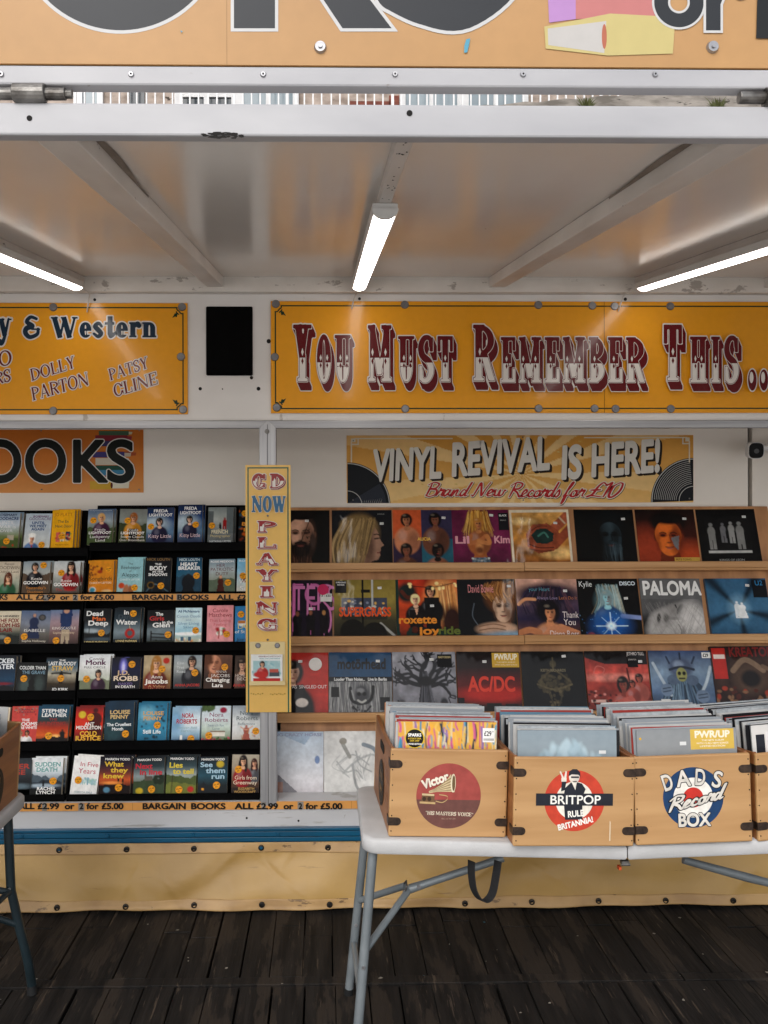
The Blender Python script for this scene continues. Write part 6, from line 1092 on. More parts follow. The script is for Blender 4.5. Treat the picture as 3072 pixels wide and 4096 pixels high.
rc('grey engraved sleeve of a gnarled many-limbed tree', 2, 1567, 1830, R1('9a9aa0 8f8f96 6a6a70', ('n', .3, 9, 6), ('tree', '26272c', 3), ('p', [(.36, 1), (.44, .55), (.47, .3), (.54, .3), (.59, .55), (.7, 1)], '33343a'), ('strands', (.46, .56), (.38, .68), .35, 1, ['5d5e66', '1c1d21', '77787f'], 40, .01, 2, .0), ('e', .52, .46, .12, .08, '16161a', .4), ('e', .14, .85, .07, .1, '2c2d33', .5), ('e', .8, .8, .06, .08, '2c2d33', .5)), [('MASTODON', .55, .5, .05, .24, '0c0c0e', 1)], ((.62, .12),), (.71, .04, .94, .24, '0f0f11', [('MASTODON', .825, .1, .03, .2, 'b8a878', 1)]))
rc('black and red sleeve with glowing red lightning-bolt lettering', 2, 1828, 2087, R1('1a0e0c 2a0f0c 6a1812 380f0c 120a0a', ('e', .55, .68, .6, .12, 'b32a1a', .9), ('r', .1, .8, .2, 1, '0f0909'), ('r', .45, .8, .68, 1, '140a0a'), ('r', .0, .72, .1, 1, '0f0909'), ('r', .74, .82, .94, 1, '140a0a')), [('AC/DC', .54, .62, .22, .74, 'd83a24', 1)], ((.44, .16),), (.56, .02, .99, .25, 'c9a03a', [('PWR/UP', .78, .13, .09, .36, 'ece4cc', 1), ('THE NEW ALBUM', .78, .18, .02, .3, 'ece4cc', 0), ('WITH 12 ALL NEW SONGS', .78, .22, .02, .36, 'ece4cc', 0)]))
rc('black sleeve with faint tan heraldic ornament in its centre', 2, 2089, 2348, R1('0f1010 0c0d0d', ('sp', 60, ['4f4836', '5d543e', '3c3729'], .38, .62, .03, 3, .28, .74), ('sp', 26, ['4f4836', '6a6048'], .6, .86, .02, 5, .42, .62), ('l', [(.26, .48), (.5, .3), (.76, .48)], .03, '5d543e'), ('l', [(.24, .52), (.5, .6), (.78, .52)], .03, '6a6048'), ('e', .5, .2, .05, .06, '57503c', .4), ('l', [(.5, .1), (.5, .3)], .02, '6a6048'), ('l', [(.4, .6), (.52, .9), (.64, .6)], .02, '4a4434'), ('n', .25, 24, 4)), [('KEITH RICHARDS', .5, .32, .04, .4, '6f664e', 1)], ((.68, .08),))
rc('red-tinted sleeve of people in a cockpit, dark top band', 2, 2348, 2606, R1('6a1c16 c2564a 8a3428 6a241e', ('n', .25, 6, 3), ('p', [(0, 0), (1, 0), (1, .22), (.3, .2), (0, .1)], '140a0a'), ('e', .5, .42, .6, .06, 'd88a7c', .9), ('r', 0, .62, 1, 1, '8a3a30'), ('n', .35, 12, 4), ('w', .58, .42, .22, '180f0f', 'a8564a', '8a4438', .6), ('w', .84, .36, .14, '3a1a16', 'c06a5c', 'b0604e', .1), ('w', .72, .46, .12, '3a1a16', 'b05a4e', 'b0604e', .1), ('p', [(.42, .78), (.7, .7), (.88, 1), (.35, 1)], 'c06c60'), ('r', .05, .76, .3, .8, 'd8b4aa'), ('p', [(.3, .84), (.5, .8), (.54, .86), (.34, .9)], 'd8b8ae'), ('sp', 30, ['3a1410', 'd8948a', '5d1f1a'], .62, 1, .02, 4, 0, .45), ('l', [(.12, .36), (.18, .24), (.3, .28), (.24, .38), (.12, .36)], .012, 'cf7a70'), ('l', [(.66, .28), (.68, .46)], .03, '5d1f1a')), [('JETHRO TULL', .82, .07, .05, .28, 'e4dcd8', 0)], ((.88, .17),), (.68, .1, .84, .26, '121012', [('JETHRO TULL', .76, .15, .02, .13, 'd8d4d0', 0)]))
rc('blue grey sleeve with helmeted horned warrior holding blades', 2, 2608, 2862, R1('4a5a7c 7f93a6 5f7490 3a4a60', ('n', .3, 5, 3), ('p', [(.1, 1), (.2, .6), (.34, .42), (.66, .42), (.8, .55), (.9, 1)], '3f5266'), ('strands', (.3, .7), (.15, .88), .5, 1, ['5f7890', '2a3644', '7f97a8'], 60, .012, 4, .0), ('e', .36, .46, .1, .08, '5f6f84'), ('e', .66, .47, .1, .08, '5f6f84'), ('e', .5, .27, .19, .16, '56627a', .4), ('e', .46, .22, .08, .06, '8a98ac', .7), ('l', [(.32, .2), (.28, .1)], .03, '333e52'), ('l', [(.68, .2), (.73, .1)], .03, '333e52'), ('l', [(.5, .13), (.5, .04)], .03, '333e52'), ('l', [(.32, .3), (.5, .26), (.7, .3)], .04, '2a3346'), ('e', .5, .38, .085, .11, '9a9a62'), ('e', .465, .36, .028, .03, '14140f'), ('e', .54, .36, .028, .03, '14140f'), ('l', [(.46, .44), (.54, .44)], .025, '2a2a1c'), ('l', [(.06, .2), (.16, .42), (.3, .7)], .045, 'b4c0ca'), ('l', [(.97, .26), (.88, .5), (.74, .74)], .045, 'c0ccd4'), ('e', .24, .62, .1, .1, '74859a'), ('e', .8, .72, .11, .1, '74859a'), ('l', [(.18, .6), (.3, .58)], .014, '2f3c4c'), ('l', [(.18, .65), (.3, .63)], .014, '2f3c4c'), ('l', [(.73, .7), (.87, .68)], .014, '2f3c4c'), ('l', [(.73, .75), (.87, .73)], .014, '2f3c4c'), ('r', .13, .76, .28, .99, 'd8d8d6')), (), (), (.85, .03, .99, .12, 'e4e4e2', [('£29', .91, .1, .05, .09, '1c1c1c', 1)]))
rc('brown box set with red label strip and horned skull picture', 2, 2866, 3126, R1('2a1c18 4a342a 3a241c 241410', ('n', .4, 9, 7), ('e', .55, .48, .26, .22, '5a4638', .5), ('e', .55, .48, .14, .12, '1f1612', .4), ('l', [(.3, .36), (.5, .2), (.75, .36)], .08, '8a7460'), ('l', [(.75, .3), (.95, .4)], .06, '776250'), ('sp', 40, ['8a6a50', '5a2a1c', 'a3442c'], .6, .95, .03, 4), ('r', .02, .03, .22, .48, 'b83428'), ('r', .04, .12, .2, .18, 'e0d0c8'), ('e', .12, .93, .05, .05, '2f7a44')), [('KREATOR', .6, .15, .13, .66, '6a1814', 1), ('12', .12, .945, .03, .05, 'dce8dc', 1)], (), None, 2)
rc('pale sky sleeve with dark barn gable in the lower corner', 3, 1036, 1291, R1('b9c6d2 c9d0d8 d4d4d8 c9c4c8', ('p', [(0, .72), (.22, .58), (.58, .88), (.58, 1), (0, 1)], '8a888e'), ('r', .22, .74, .36, .9, 'a07e72'), ('e', .9, .42, .04, .06, '7a8fb4'), ('p', [(.2, .0), (.85, .0), (.7, .2)], 'a3b4c6')), [('YOUNG CRAZY HORSE', .5, .07, .045, .96, '8a90a8', 1)], ())
rc('white sleeve with pale collage of angular climbing limbs', 3, 1293, 1550, R1('c4c4c2 d2d2d0 d8d8d6', ('e', .5, .3, .3, .5, 'dededc', .8), ('l', [(.2, .5), (.45, .35), (.7, .5)], .02, 'b2b4b4'), ('l', [(.3, .62), (.5, .45), (.75, .35), (.85, .42)], .03, 'b4b6b6'), ('l', [(.2, .45), (.34, .6), (.5, .58), (.6, .7)], .02, 'aeb0b0'), ('l', [(.5, .3), (.56, .5), (.74, .6)], .02, 'aeb0b0'), ('l', [(.45, .5), (.5, .8), (.62, .94)], .04, 'a2a4a4'), ('l', [(.3, .2), (.4, .38)], .06, 'a0a09c'), ('strands', (.2, .8), (.3, .7), .35, .7, ['b8baba', 'a8aaaa'], 14, .012, 3, .2), ('e', .3, .15, .06, .05, '97938a'), ('l', [(.62, .2), (.8, .28), (.85, .5)], .06, '8f98a0'), ('e', .64, .92, .09, .04, '84847f')), (), ())
RLA = rad(18); RS = .313
b = MB(); pr = Print(b, 0); b.box((-.010, -.0006, -.006), (.010, 0, .006), col=lin('e6e6e4')); pr.y = -.0006; pr.text('£19.99', 0, -.003, .006, '55555a', w=.016, res=12); tk = b.build('price_label', M['cover_print']); TKM = tk.data; bpy.data.objects.remove(tk)
for (lab, row, x0, x1, art, txt, tags, hype, extra) in RECS:
    Y0, ya, yb = RROW[row]; zl = (P(1110, ya, Y0).z + P(3072, yb, Y0).z) / 2; z0_ = zl - .030 + .0
    Ym = Y0 + RS / 2 * math.sin(RLA); xc = (P(x0, 2048, Ym).x + P(x1, 2048, Ym).x) / 2
    sz = RS if extra < 2 else .335; th = .006 if not extra else .022
    root = thing('record_sleeve', lab, 'vinyl record', (xc, Y0 + (.012 if extra else .022), z0_), (-RLA, rad(RNG.uniform(-.4, .4)), 0), 'records facing out on the pine rack')
    b = MB(); pr = Print(b, 0); R_ = Ras(96, 96); art(R_); R_.a = np.clip(R_.a, 0, 1) ** 1.22 * 1.1; R_.n(.12, 6, seed=int(x0)); R_.n(.10, 26, seed=int(x1)); base = tuple(R_.a.mean((0, 1)) * .6)
    w_ = (P(x1, 2048, Ym).x - P(x0, 2048, Ym).x) if extra == 0 else sz
    w_ = min(w_, sz); b.box((-w_ / 2, 0, 0), (w_ / 2, th, sz), col=base); pr.grid(-w_ / 2, 0, w_ / 2, sz, R_.a)
    def tx(items):
        for (s_, u, v, hh_, ww, cc, bo) in items: pr.text(s_, (u - .5) * w_, (1 - v) * sz, hh_ * sz, cc, w=ww * w_, bold=.05 if bo else .0, res=18)
    tx(txt); sl = b.build('sleeve', M['sleeve_print'], root)
    if hype:
        hb = MB(); sv = pr; pr = Print(hb, -.004); pr.rect((hype[0] - .5) * w_, (1 - hype[3]) * sz, (hype[2] - .5) * w_, (1 - hype[1]) * sz, hype[4]); tx(hype[5]); pr = sv
        hb.build('cover_sticker', M['cover_print'], root)
    for (u, v) in tags:
        k_ = link(bpy.data.objects.new('price_label', TKM), root); k_.location = ((u - .5) * w_, -.0042, (1 - v) * sz); k_.rotation_euler = (0, rad(RNG.uniform(-6, 6)), 0)
    if lab.startswith('red sleeve'):
        hb = MB(); Print(hb, -.0045).ell(.09, .255, .032, .032, 'e6e0da'); hb.build('cover_sticker', M['cover_print'], root)
    if lab.startswith('purple black'):
        hb = MB(); Print(hb, -.005).ell(.105, .262, .028, .028, 'c22a5a'); hb.build('cover_sticker', M['cover_print'], root)

# ------------------------------------------------------------------ folding tables
def rrect(x0, y0, x1, y1, rr, corners, n=7):
    out = []
    for (cx, cy, a, on) in ((x1, y0, -90, corners[1]), (x1, y1, 0, corners[2]), (x0, y1, 90, corners[3]), (x0, y0, 180, corners[0])):
        if not on: out.append((cx, cy)); continue
        ux, uy = cx - rr * (1 if cx == x1 else -1), cy - rr * (1 if cy == y1 else -1)
        for k in range(n + 1): t = rad(a + 90 * k / n); out.append((ux + rr * math.cos(t), uy + rr * math.sin(t)))
    return out
ZT = .742
def tabletop(t, O, x0, x1, y0, y1, sag0, sag1, corners):
    """one half of a moulded top: rounded lip, hollow underneath"""
    b = MB(); pl = rrect(x0, y0, x1, y1, .05, corners); n = len(pl); cx, cy = (x0 + x1) / 2, (y0 + y1) / 2
    def ins(p, d): return (p[0] + (d if p[0] < cx else -d) * (1 if abs(p[0] - cx) > (x1 - x0) / 2 - .06 else 0), p[1] + (d if p[1] < cy else -d) * (1 if abs(p[1] - cy) > (y1 - y0) / 2 - .06 else 0))
    def zz(x): return sag0 + (sag1 - sag0) * (x - x0) / (x1 - x0)
    rings = [(.012, 0), (.004, -.003), (0, -.010), (0, -.040), (.004, -.047), (.018, -.047), (.022, -.012)]
    v = []
    for d, dz in rings:
        for p in pl: q = ins(p, d); v.append((q[0], q[1], zz(q[0]) + dz))
    f = [tuple(range(n)), tuple(((len(rings) - 1) * n + k) for k in range(n))[::-1]]
    for j in range(len(rings) - 1): f += [(j * n + k, (j + 1) * n + k, (j + 1) * n + (k + 1) % n, j * n + (k + 1) % n) for k in range(n)]
    b.mesh(v, f); o = b.build('tabletop', M['table'], t, smooth=True, off=O); return o
# table on the right, carrying the row of crates
FY0, FY1 = 2.745, 3.29
xL_, xS_ = P(1437, 3250, 3.0).x + .0, P(2510, 3395, FY0).x; xR_ = xS_ + (xS_ - xL_)
T1 = thing('folding_table', 'white folding table carrying the row of record crates', 'table', ((xL_ + xR_) / 2, 3.04, 0)); TO1 = tuple(T1.location)
tabletop(T1, TO1, xL_, xS_ - .002, FY0, FY1, ZT + .026, ZT, (1, 0, 0, 1)); tabletop(T1, TO1, xS_ + .002, xR_, FY0, FY1, ZT, ZT + .026, (0, 1, 1, 0))
def tube_part(name, pts, r, m, t, O, smooth=True, n=14, flat=None, sub=None):
    b = MB(); b.tube(pts, r, n, flat=flat); return b.build(name, M[m], sub or t, smooth=True, off=O)
def legs_end(t, O, near, rear, m, hinge_x, sgn):
    for (top_, foot) in (near, rear):
        l = tube_part('leg', [top_ + (top_ - foot).normalized() * .055, foot + (top_ - foot) * .04], .0152, m, t, O)
        tube_part('rubber_foot', [foot + (top_ - foot) * .045, foot + Vector((0, 0, 0))], [.0168, .0175], 'rubber', t, O, sub=l)
        u = foot + (top_ - foot) * .52; b = MB(); b.tube([(u.x, u.y - .018, u.z), (u.x, u.y - .014, u.z)], .006, 8); b.build('rivet', M['alu'], l, off=O)
n_t, n_f = P(1490, 3424, 2.80), P(1433, 4096, 2.775); n_f = n_t + (n_f - n_t) * ((n_t.z) / (n_t.z - n_f.z))
r_t, r_f = P(1452, 3424, 3.20), PZ(1394, 3975, 0.0)
legs_end(T1, TO1, (n_t, n_f), (r_t, r_f), 'leg', 0, 1)
m1, m2 = n_t + (n_f - n_t) * .42, r_t + (r_f - r_t) * .32
jn = P(1638, 3556, 3.02); up = P(1968, 3447, 3.02)
tube_part('brace', [up + (up - jn).normalized() * .04, jn + (up - jn) * .25, jn], [.0125, .0125, .015], 'leg', T1, TO1); tube_part('brace', [m1, jn], .0115, 'leg', T1, TO1); tube_part('brace', [m2, jn + Vector((-.012, .02, .003))], .0115, 'leg', T1, TO1)
tube_part('cross_bar', [n_t + (n_f - n_t) * .62, r_t + (r_f - r_t) * .62], .0105, 'leg', T1, TO1)
b = MB(); a = 20
b.tube([jn + Vector((-.016 + .006 * math.sin(2 * math.pi * k / a), .024 * math.cos(2 * math.pi * k / a), .027 * math.sin(2 * math.pi * k / a))) for k in range(a + 1)], .0022, 6); b.build('lock_ring', M['steel'], T1, smooth=True, off=TO1)
b = MB(); b.tube([jn + Vector((.03, -.017, .012)), jn + Vector((.03, -.012, .012))], .007, 10); b.build('rivet', M['alu'], T1, off=TO1)
jr, ur = P(2990, 3510, 3.02), P(2778, 3452, 3.02); er = P(3190, 3560, 3.02)
tube_part('brace', [ur + (ur - jr).normalized() * .04, jr, er], [.0125, .015, .0115], 'leg', T1, TO1)
for y in (2.83, 3.25):
    x = xR_ - .08; l = tube_part('leg', [(x, y, .70), (x + .06, y - .03 if y < 3 else y + .12, .03)], .0152, 'leg', T1, TO1)
    tube_part('rubber_foot', [(x + .059, y - .03 if y < 3 else y + .12, .032), (x + .062, y - .031 if y < 3 else y + .121, 0)], .0172, 'rubber', T1, TO1, sub=l)
    tube_part('brace', [er, (x + .02, y, .42)], .0115, 'leg', T1, TO1)
# webbing carry handle hanging below the lip
b = MB(); pts = smooth_pts([P(1886, 3444, 2.80), P(1886, 3500, 2.80), P(1896, 3560, 2.80), P(1920, 3598, 2.80), P(1946, 3602, 2.80), P(1970, 3570, 2.80), P(1984, 3500, 2.80), P(1992, 3444, 2.80)], 6)
v = []
for k, p in enumerate(pts):
    a = pts[min(k + 1, len(pts) - 1)] - Vector(pts[max(k - 1, 0)]) if isinstance(pts[0], Vector) else Vector(pts[min(k + 1, len(pts) - 1)]) - Vector(pts[max(k - 1, 0)])
    nrm = Vector((a.z, 0, -a.x)).normalized() * .0015; tw = .011 * math.sin(math.pi * k / (len(pts) - 1)) ; p = Vector(p)
    wx = Vector((.0085 * (1 if k < len(pts) / 2 else 1), -.011, 0)) if True else 0
    v += [p - wx - nrm, p + wx - nrm, p + wx + nrm, p - wx + nrm]
b.mesh(v, [f for k in range(len(pts) - 1) for f in [(4 * k + i, 4 * k + (i + 1) % 4, 4 * k + 4 + (i + 1) % 4, 4 * k + 4 + i) for i in range(4)]]); b.build('carry_handle', M['webbing'], T1, off=TO1)
b = MB(); p = P(2507, 3466, 2.79); b.box((p.x - .012, p.y + .01, p.z + .002), (p.x + .012, p.y + .03, p.z + .012)); b.tube([(p.x - .014, p.y + .012, p.z + .002), (p.x + .014, p.y + .012, p.z + .002)], .005, 10); b.build('hinge', M['steel'], T1, off=TO1)
b = MB(); p = P(2481, 3476, 2.79); b.box((p.x - .004, p.y, p.z - .004), (p.x + .004, p.y + .02, p.z + .006)); b.build('latch', mat('orange_latch', 'c9501c', 'b8431a', .5), T1, off=TO1)
# table cut by the left picture edge
xe = P(124, 3160, 3.32).x; x0_ = xe - 1.74
T2 = thing('folding_table', 'white folding table with dark legs, cut by the left picture edge', 'table', ((xe + x0_) / 2, 3.04, 0)); TO2 = tuple(T2.location)
tabletop(T2, TO2, x0_, (xe + x0_) / 2 - .002, FY0, FY1, ZT + .012, ZT, (1, 0, 0, 1)); tabletop(T2, TO2, (xe + x0_) / 2 + .002, xe, FY0, FY1, ZT, ZT + .014, (0, 1, 1, 0))
f0 = PZ(130, 3975, 0.0)
lp = [P(30, 3235, 3.24), P(44, 3560, 3.24), P(76, 3700, 3.25), P(112, 3845, 3.27), P(127, 3940, f0.y)]
l = tube_part('leg', lp, .0165, 'leg_dark', T2, TO2); tube_part('rubber_foot', [lp[-1], f0], .0185, 'rubber', T2, TO2, sub=l)
nn = [Vector((xe - .1, 2.82, .70)), Vector((xe - .09, 2.80, .36)), Vector((xe - .02, 2.72, 0.03))]
l = tube_part('leg', nn, .0165, 'leg_dark', T2, TO2); tube_part('rubber_foot', [nn[-1], nn[-1] + Vector((.003, -.005, -.03))], .0185, 'rubber', T2, TO2, sub=l)
for y in (2.83, 3.25):
    l = tube_part('leg', [(x0_ + .08, y, .70), (x0_ + .02, y, .03)], .0165, 'leg_dark', T2, TO2); tube_part('rubber_foot', [(x0_ + .02, y, .03), (x0_ + .018, y, 0)], .0185, 'rubber', T2, TO2, sub=l)
tube_part('cross_bar', [lp[1], (nn[1].x, nn[1].y, lp[1].z)], .0105, 'leg_dark', T2, TO2); tube_part('brace', [lp[1] + Vector((0, -.02, 0)), Vector((xe - .45, 3.03, .60))], .0115, 'leg_dark', T2, TO2)
tube_part('brace', [lp[2], Vector((xe - .45, 3.03, .55))], .0115, 'leg_dark', T2, TO2)
b = MB(); p = lp[1]; b.tube([(p.x, p.y - .021, p.z + .01), (p.x, p.y - .015, p.z + .01)], .006, 8); b.build('rivet', M['alu'], T2, off=TO2)

# ------------------------------------------------------------------ record crates
CW, CH, CD_ = .365, .272, .47
def crate(label, bl, br, art, tilt=0, loc=None, rz=None, front=True):
    if loc is None:
        a, c = bl, br; mid = (a + c) / 2; rz = math.atan2(c.y - a.y, c.x - a.x); w = (c - a).length; loc = mid
    else: w = CW
    t = thing('record_crate', label, 'crate', loc, (0, tilt, rz), 'wooden record crates on the tables')
    h, dp, th = CH, CD_, .013; x = w / 2
    def pan(name, lo, hi, m, bev=.003): b = MB(); b.box(lo, hi); return b.build(name, M[m], t, bevel=bev)
    fp = pan('front_panel', (-x, 0, 0), (x, th, h), 'crate', .005)
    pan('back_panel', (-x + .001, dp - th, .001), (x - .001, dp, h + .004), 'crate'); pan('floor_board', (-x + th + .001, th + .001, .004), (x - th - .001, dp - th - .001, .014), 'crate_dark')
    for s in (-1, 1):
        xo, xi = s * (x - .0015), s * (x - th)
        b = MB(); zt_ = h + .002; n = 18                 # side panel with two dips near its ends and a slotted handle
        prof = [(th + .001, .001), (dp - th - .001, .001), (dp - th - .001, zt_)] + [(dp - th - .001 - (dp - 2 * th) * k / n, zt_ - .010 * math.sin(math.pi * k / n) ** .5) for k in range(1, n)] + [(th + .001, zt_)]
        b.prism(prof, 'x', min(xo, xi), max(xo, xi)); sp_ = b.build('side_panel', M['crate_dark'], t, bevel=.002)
        b = MB(); q = x - .0015 + .0012
        b.prism([(dp * .5 + a, h * .80 + c) for a, c in rrect(-.055, -.014, .055, .014, .0139, (1, 1, 1, 1), 6)], 'x', s * q - .001, s * q + .001); b.build('handle_slot', M['dark_gap'], sp_)
        b = MB(); n_ = 40; zc = h * .36
        b.mesh([(s * (q + .0009), dp * .5 + .075 * math.cos(2 * math.pi * k / n_), zc + .075 * math.sin(2 * math.pi * k / n_)) for k in range(n_)], [tuple(range(n_))], 0, lin('15130f'))
        for rr in (.062, .05): b.mesh([(s * (q + .0012), dp * .5 + r2 * math.cos(2 * math.pi * k / n_), zc + r2 * math.sin(2 * math.pi * k / n_)) for k in range(n_) for r2 in (rr, rr + .0015)], [(2 * k, 2 * k + 1, (2 * k + 3) % (2 * n_), (2 * k + 2) % (2 * n_)) for k in range(n_)], 0, lin('6a563c'))
        bb = MB(); pr = Print(bb, 0); pr.text('33⅓' if False else '33 1/3', 0, .012, .026, '8a6a42', w=.078, bold=.05); pr.text('RPM', 0, -.034, .026, '8a6a42', w=.066, bold=.05)
        for f_, cc in zip(bb.f, bb.c): b.face([(s * (q + .0016), dp * .5 + s * bb.v[i][0], zc + bb.v[i][2]) for i in f_], None, 0, cc)
        b.build('emblem', M['wood_print'], sp_)
    for s in (-1, 1):
        for zz_ in (.035, h - .06):
            b = MB(); L_ = .038; r_ = .0125; zc = zz_ + .0125
            pts = [(s * x, zc - r_), (s * (x - L_ + r_), zc - r_)] + [(s * (x - L_ + r_ - r_ * math.sin(math.pi * k / 8)), zc - r_ * math.cos(math.pi * k / 8)) for k in range(1, 8)] + [(s * (x - L_ + r_), zc + r_), (s * x, zc + r_)]
            b.prism(pts, 'y', -.0018, .0006); b.box((min(s * x, s * (x + .0018)), -.0018, zc - r_), (max(s * x, s * (x + .0018)), .04, zc + r_)); b.build('corner_strap', M['strap'], t, bevel=.0008)
    b = MB(); rr = random.Random(w)
    for s in (-1, 1):
        for k in range(6):
            zz_ = .018 + k * (h - .036) / 5; xx = s * (x - .008 + rr.uniform(-.002, .002)); b.tube([(xx, -.0008, zz_), (xx, .001, zz_)], .0023, 7)
    b.build('nail', M['nail'], fp)
    if art:
        b = MB(); art(Print(b, -.0002)); b.build('emblem', M['wood_print'], fp)
    return t, w
def art_gramophone(p):
    cx, cz_, r = .0, .128, .101
    p.ell(cx, cz_, r, r, '9c4640', 72)
    y = p.layer(); n = 40; zc = cz_ - .012
    a0 = math.asin((zc - cz_) / r)
    p.poly([(cx + r * math.cos(t), cz_ + r * math.sin(t)) for t in [math.pi - a0 + (math.pi + 2 * a0) * k / n for k in range(n + 1)]], '68423c', y)
    p.text('Victor', -.040, .163, .026, 'e6ddcc', w=.084, bold=.07, shear=.1, rot=.36, res=30, layers=[(.09, .04, -.04, '5d241f')])
    # gramophone: wooden case, arm, ribbed horn
    p.poly([(-.086, .108), (-.045, .106), (-.043, .128), (-.083, .131)], '6d5138'); p.poly([(-.09, .104), (-.041, .102), (-.041, .108), (-.09, .110)], 'b89b6c'); p.poly([(-.083, .129), (-.045, .127), (-.045, .133), (-.083, .135)], 'c9b48a')
    for q in (-.076, -.06): p.ell(q, .118, .006, .007, '3f2c1e', 14)
    y = p.layer(); hx = [(-.062, .139, .003), (-.04, .146, .006), (-.018, .153, .012), (.002, .162, .021), (.012, .168, .028)]
    up = [(a - c * .25, b + c) for a, b, c in hx]; dn = [(a + c * .25, b - c) for a, b, c in hx]; p.poly(up + dn[::-1], 'c9b690', y)
    for i in range(1, 6): 
        f_ = -1 + i / 3.0; p.poly([(-.062, .139), (.012 - f_ * .007, .168 + f_ * .028), (.012 - f_ * .007 + .002, .168 + f_ * .028 - .003)], '8a744e')
    p.ell(.013, .168, .008, .029, 'e2d6b8', 26); p.ell(.0145, .168, .005, .024, '6a5638', 26)
    sm = smooth_pts([(-.04, .112), (-.02, .108), (-.004, .118), (-.006, .128), (-.03, .132)], 5); y = p.layer()
    for a, c in zip(sm, sm[1:]): p.poly([(a[0], a[1] - .0015), (c[0], c[1] - .0015), (c[0], c[1] + .0015), (a[0], a[1] + .0015)], 'b89b6c', y)
    p.text('HIS MASTERS VOICE', .004, .068, .011, 'd8cbb4', font='serif', w=.138, bold=.015, res=30, rot=-.03); p.text('"', -.068, .071, .010, 'd8cbb4'); p.text('"', .076, .066, .010, 'd8cbb4'); p.text("'", .0215, .068, .011, 'd8cbb4'); p.text('REG. U.S. PAT. OFF.', .002, .056, .004, 'a88f7c', w=.045, res=14)
def art_britpop(p):
    cx, cz_ = .0, .140
    p.ring(cx, cz_, .058, .093, 'c0402c', 72); p.ell(cx, cz_, .058, .058, 'e2dcd0', 50)
    N_ = '1f222c'
    p.poly([(-.028, .082), (.026, .082), (.024, .15), (.034, .175), (.022, .192), (.0, .198), (-.012, .195), (-.03, .178), (-.034, .15)], N_)
    p.poly([(-.042, .168), (-.03, .172), (-.026, .2), (-.04, .205)], N_)
    p.ell(-.002, .213, .0165, .021, 'd8cfc4', 24); p.poly([(-.02, .214), (-.018, .228), (-.008, .236), (.006, .236), (.016, .226), (.017, .213), (.01, .219), (-.01, .22)], N_)
    p.poly([(-.012, .209), (.013, .209), (.012, .214), (-.012, .214)], N_); p.poly([(-.008, .2), (.008, .2), (.004, .196), (-.004, .196)], '5a5450')
    p.poly([(-.01, .196), (.002, .172), (.006, .196)], 'e2dcd0')
    for pts in ([(-.038, .205), (-.048, .228), (-.044, .23), (-.033, .208)], [(-.034, .207), (-.03, .23), (-.025, .229), (-.027, .206)], [(-.042, .198), (-.026, .198), (-.026, .21), (-.042, .21)]): p.poly(pts, 'd8cfc4')
    p.rect(-.119, .125, .119, .162, N_); p.text('BRITPOP', .002, .130, .026, 'ece9e2', w=.158, bold=.022, res=30)
    p.text('RULE', .005, .092, .018, 'ece9e2', w=.05, bold=.05, rot=.1, res=24); p.text('BRITANNIA!', .006, .063, .017, 'ece9e2', w=.112, bold=.05, rot=.24, res=24)
    p.poly([(.11, .018), (.113, .018), (.1125, .075), (.1105, .08)], 'e6d8be')
def art_dads(p):
    cz_ = .142
    p.ell(0, cz_, .093, .093, '173a62', 72); p.ell(0, cz_, .061, .061, 'e4e0d8', 56); p.ell(0, cz_, .031, .031, 'bf2f26', 40)
    K, G_ = '14171c', 'd2cdc4'
    for t, x, z, w, rt in (('D', -.072, .168, .033, .28), ('A', -.027, .178, .042, .1), ('D', .021, .180, .034, -.08), ('S', .069, .172, .03, -.28)):
        p.text(t, x, z, .048, G_, w=w, bold=.03, rot=rt, res=36, layers=[(.085, 0, 0, K)])
    p.text('Record', .004, .118, .040, G_, font='script', w=.172, shear=.35, rot=.22, bold=.02, res=40, layers=[(.09, 0, 0, K)])
    p.text('BOX', 0, .055, .038, G_, w=.1, bold=.05, res=36, layers=[(.105, 0, 0, K)])
def zt1(x): return ZT + .026 * abs(x - xS_) / (xS_ - xL_) + .002
def bpt(x, y, yy=None):
    p = PZ(x, y, ZT + .01)
    for _ in range(4): p = PZ(x, y, zt1(p.x))
    if yy: p = P(x, y, yy)
    return Vector((p.x, p.y, zt1(p.x)))
def sleeves(t, w, label, n, front, seed):
    """records standing on edge in a crate, each one a thing"""
    rr = random.Random(seed); rot = t.rotation_euler; Mx = Matrix.Translation(t.location) @ rot.to_matrix().to_4x4(); y = .026
    step = (CD_ - .10) / n
    for k in range(n):
        q = rr.choice({1: 'wwwgwgkwgwbro', 2: 'wgwgkgbgwgkr', 3: 'wgwwgkgwrgk'}.get(seed, 'kkrgwkbwg'))
        if k == 0: me = front
        else:
            flm = rr.random() < .22
            if (q, flm) not in SLV:
                b = MB(); c_ = lin({'w': 'bdbdbc', 'g': '959ba1', 'k': '1d1d20', 'b': '5d8298', 'r': '9c3a34', 'o': 'b8794a'}[q]); b.box((-.156, 0, 0), (.156, .0028 if q != 'w' else .0036, .314), col=c_)
                b.box((-.1555, -.0006, .30), (.158, .0042, .3165), m=1) if flm else None
                ob = b.build('record', [M['sleeve_print'], M['film']], bevel=.0006); SLV[(q, flm)] = ob.data; bpy.data.objects.remove(ob)
            me = SLV[(q, flm)]
        o = link(bpy.data.objects.new('record', me)); lean = -rad(5 + rr.uniform(-.8, .8)) if k else -rad(4.5)
        p = Mx @ Vector((rr.uniform(-.011, .011), y, .030 + rr.uniform(-.004, .004))); o.location = p; o.rotation_euler = (lean, rot.y + rad(rr.uniform(-.5, .5)), rot.z + rad(rr.uniform(-.6, .6)))
        tag(o, label[1] if k else label[0], 'vinyl record', 'records packed in the crates'); y += step * rr.choice([.55, .6, .7, .8, 1.0, 1.9])
SLV = {}
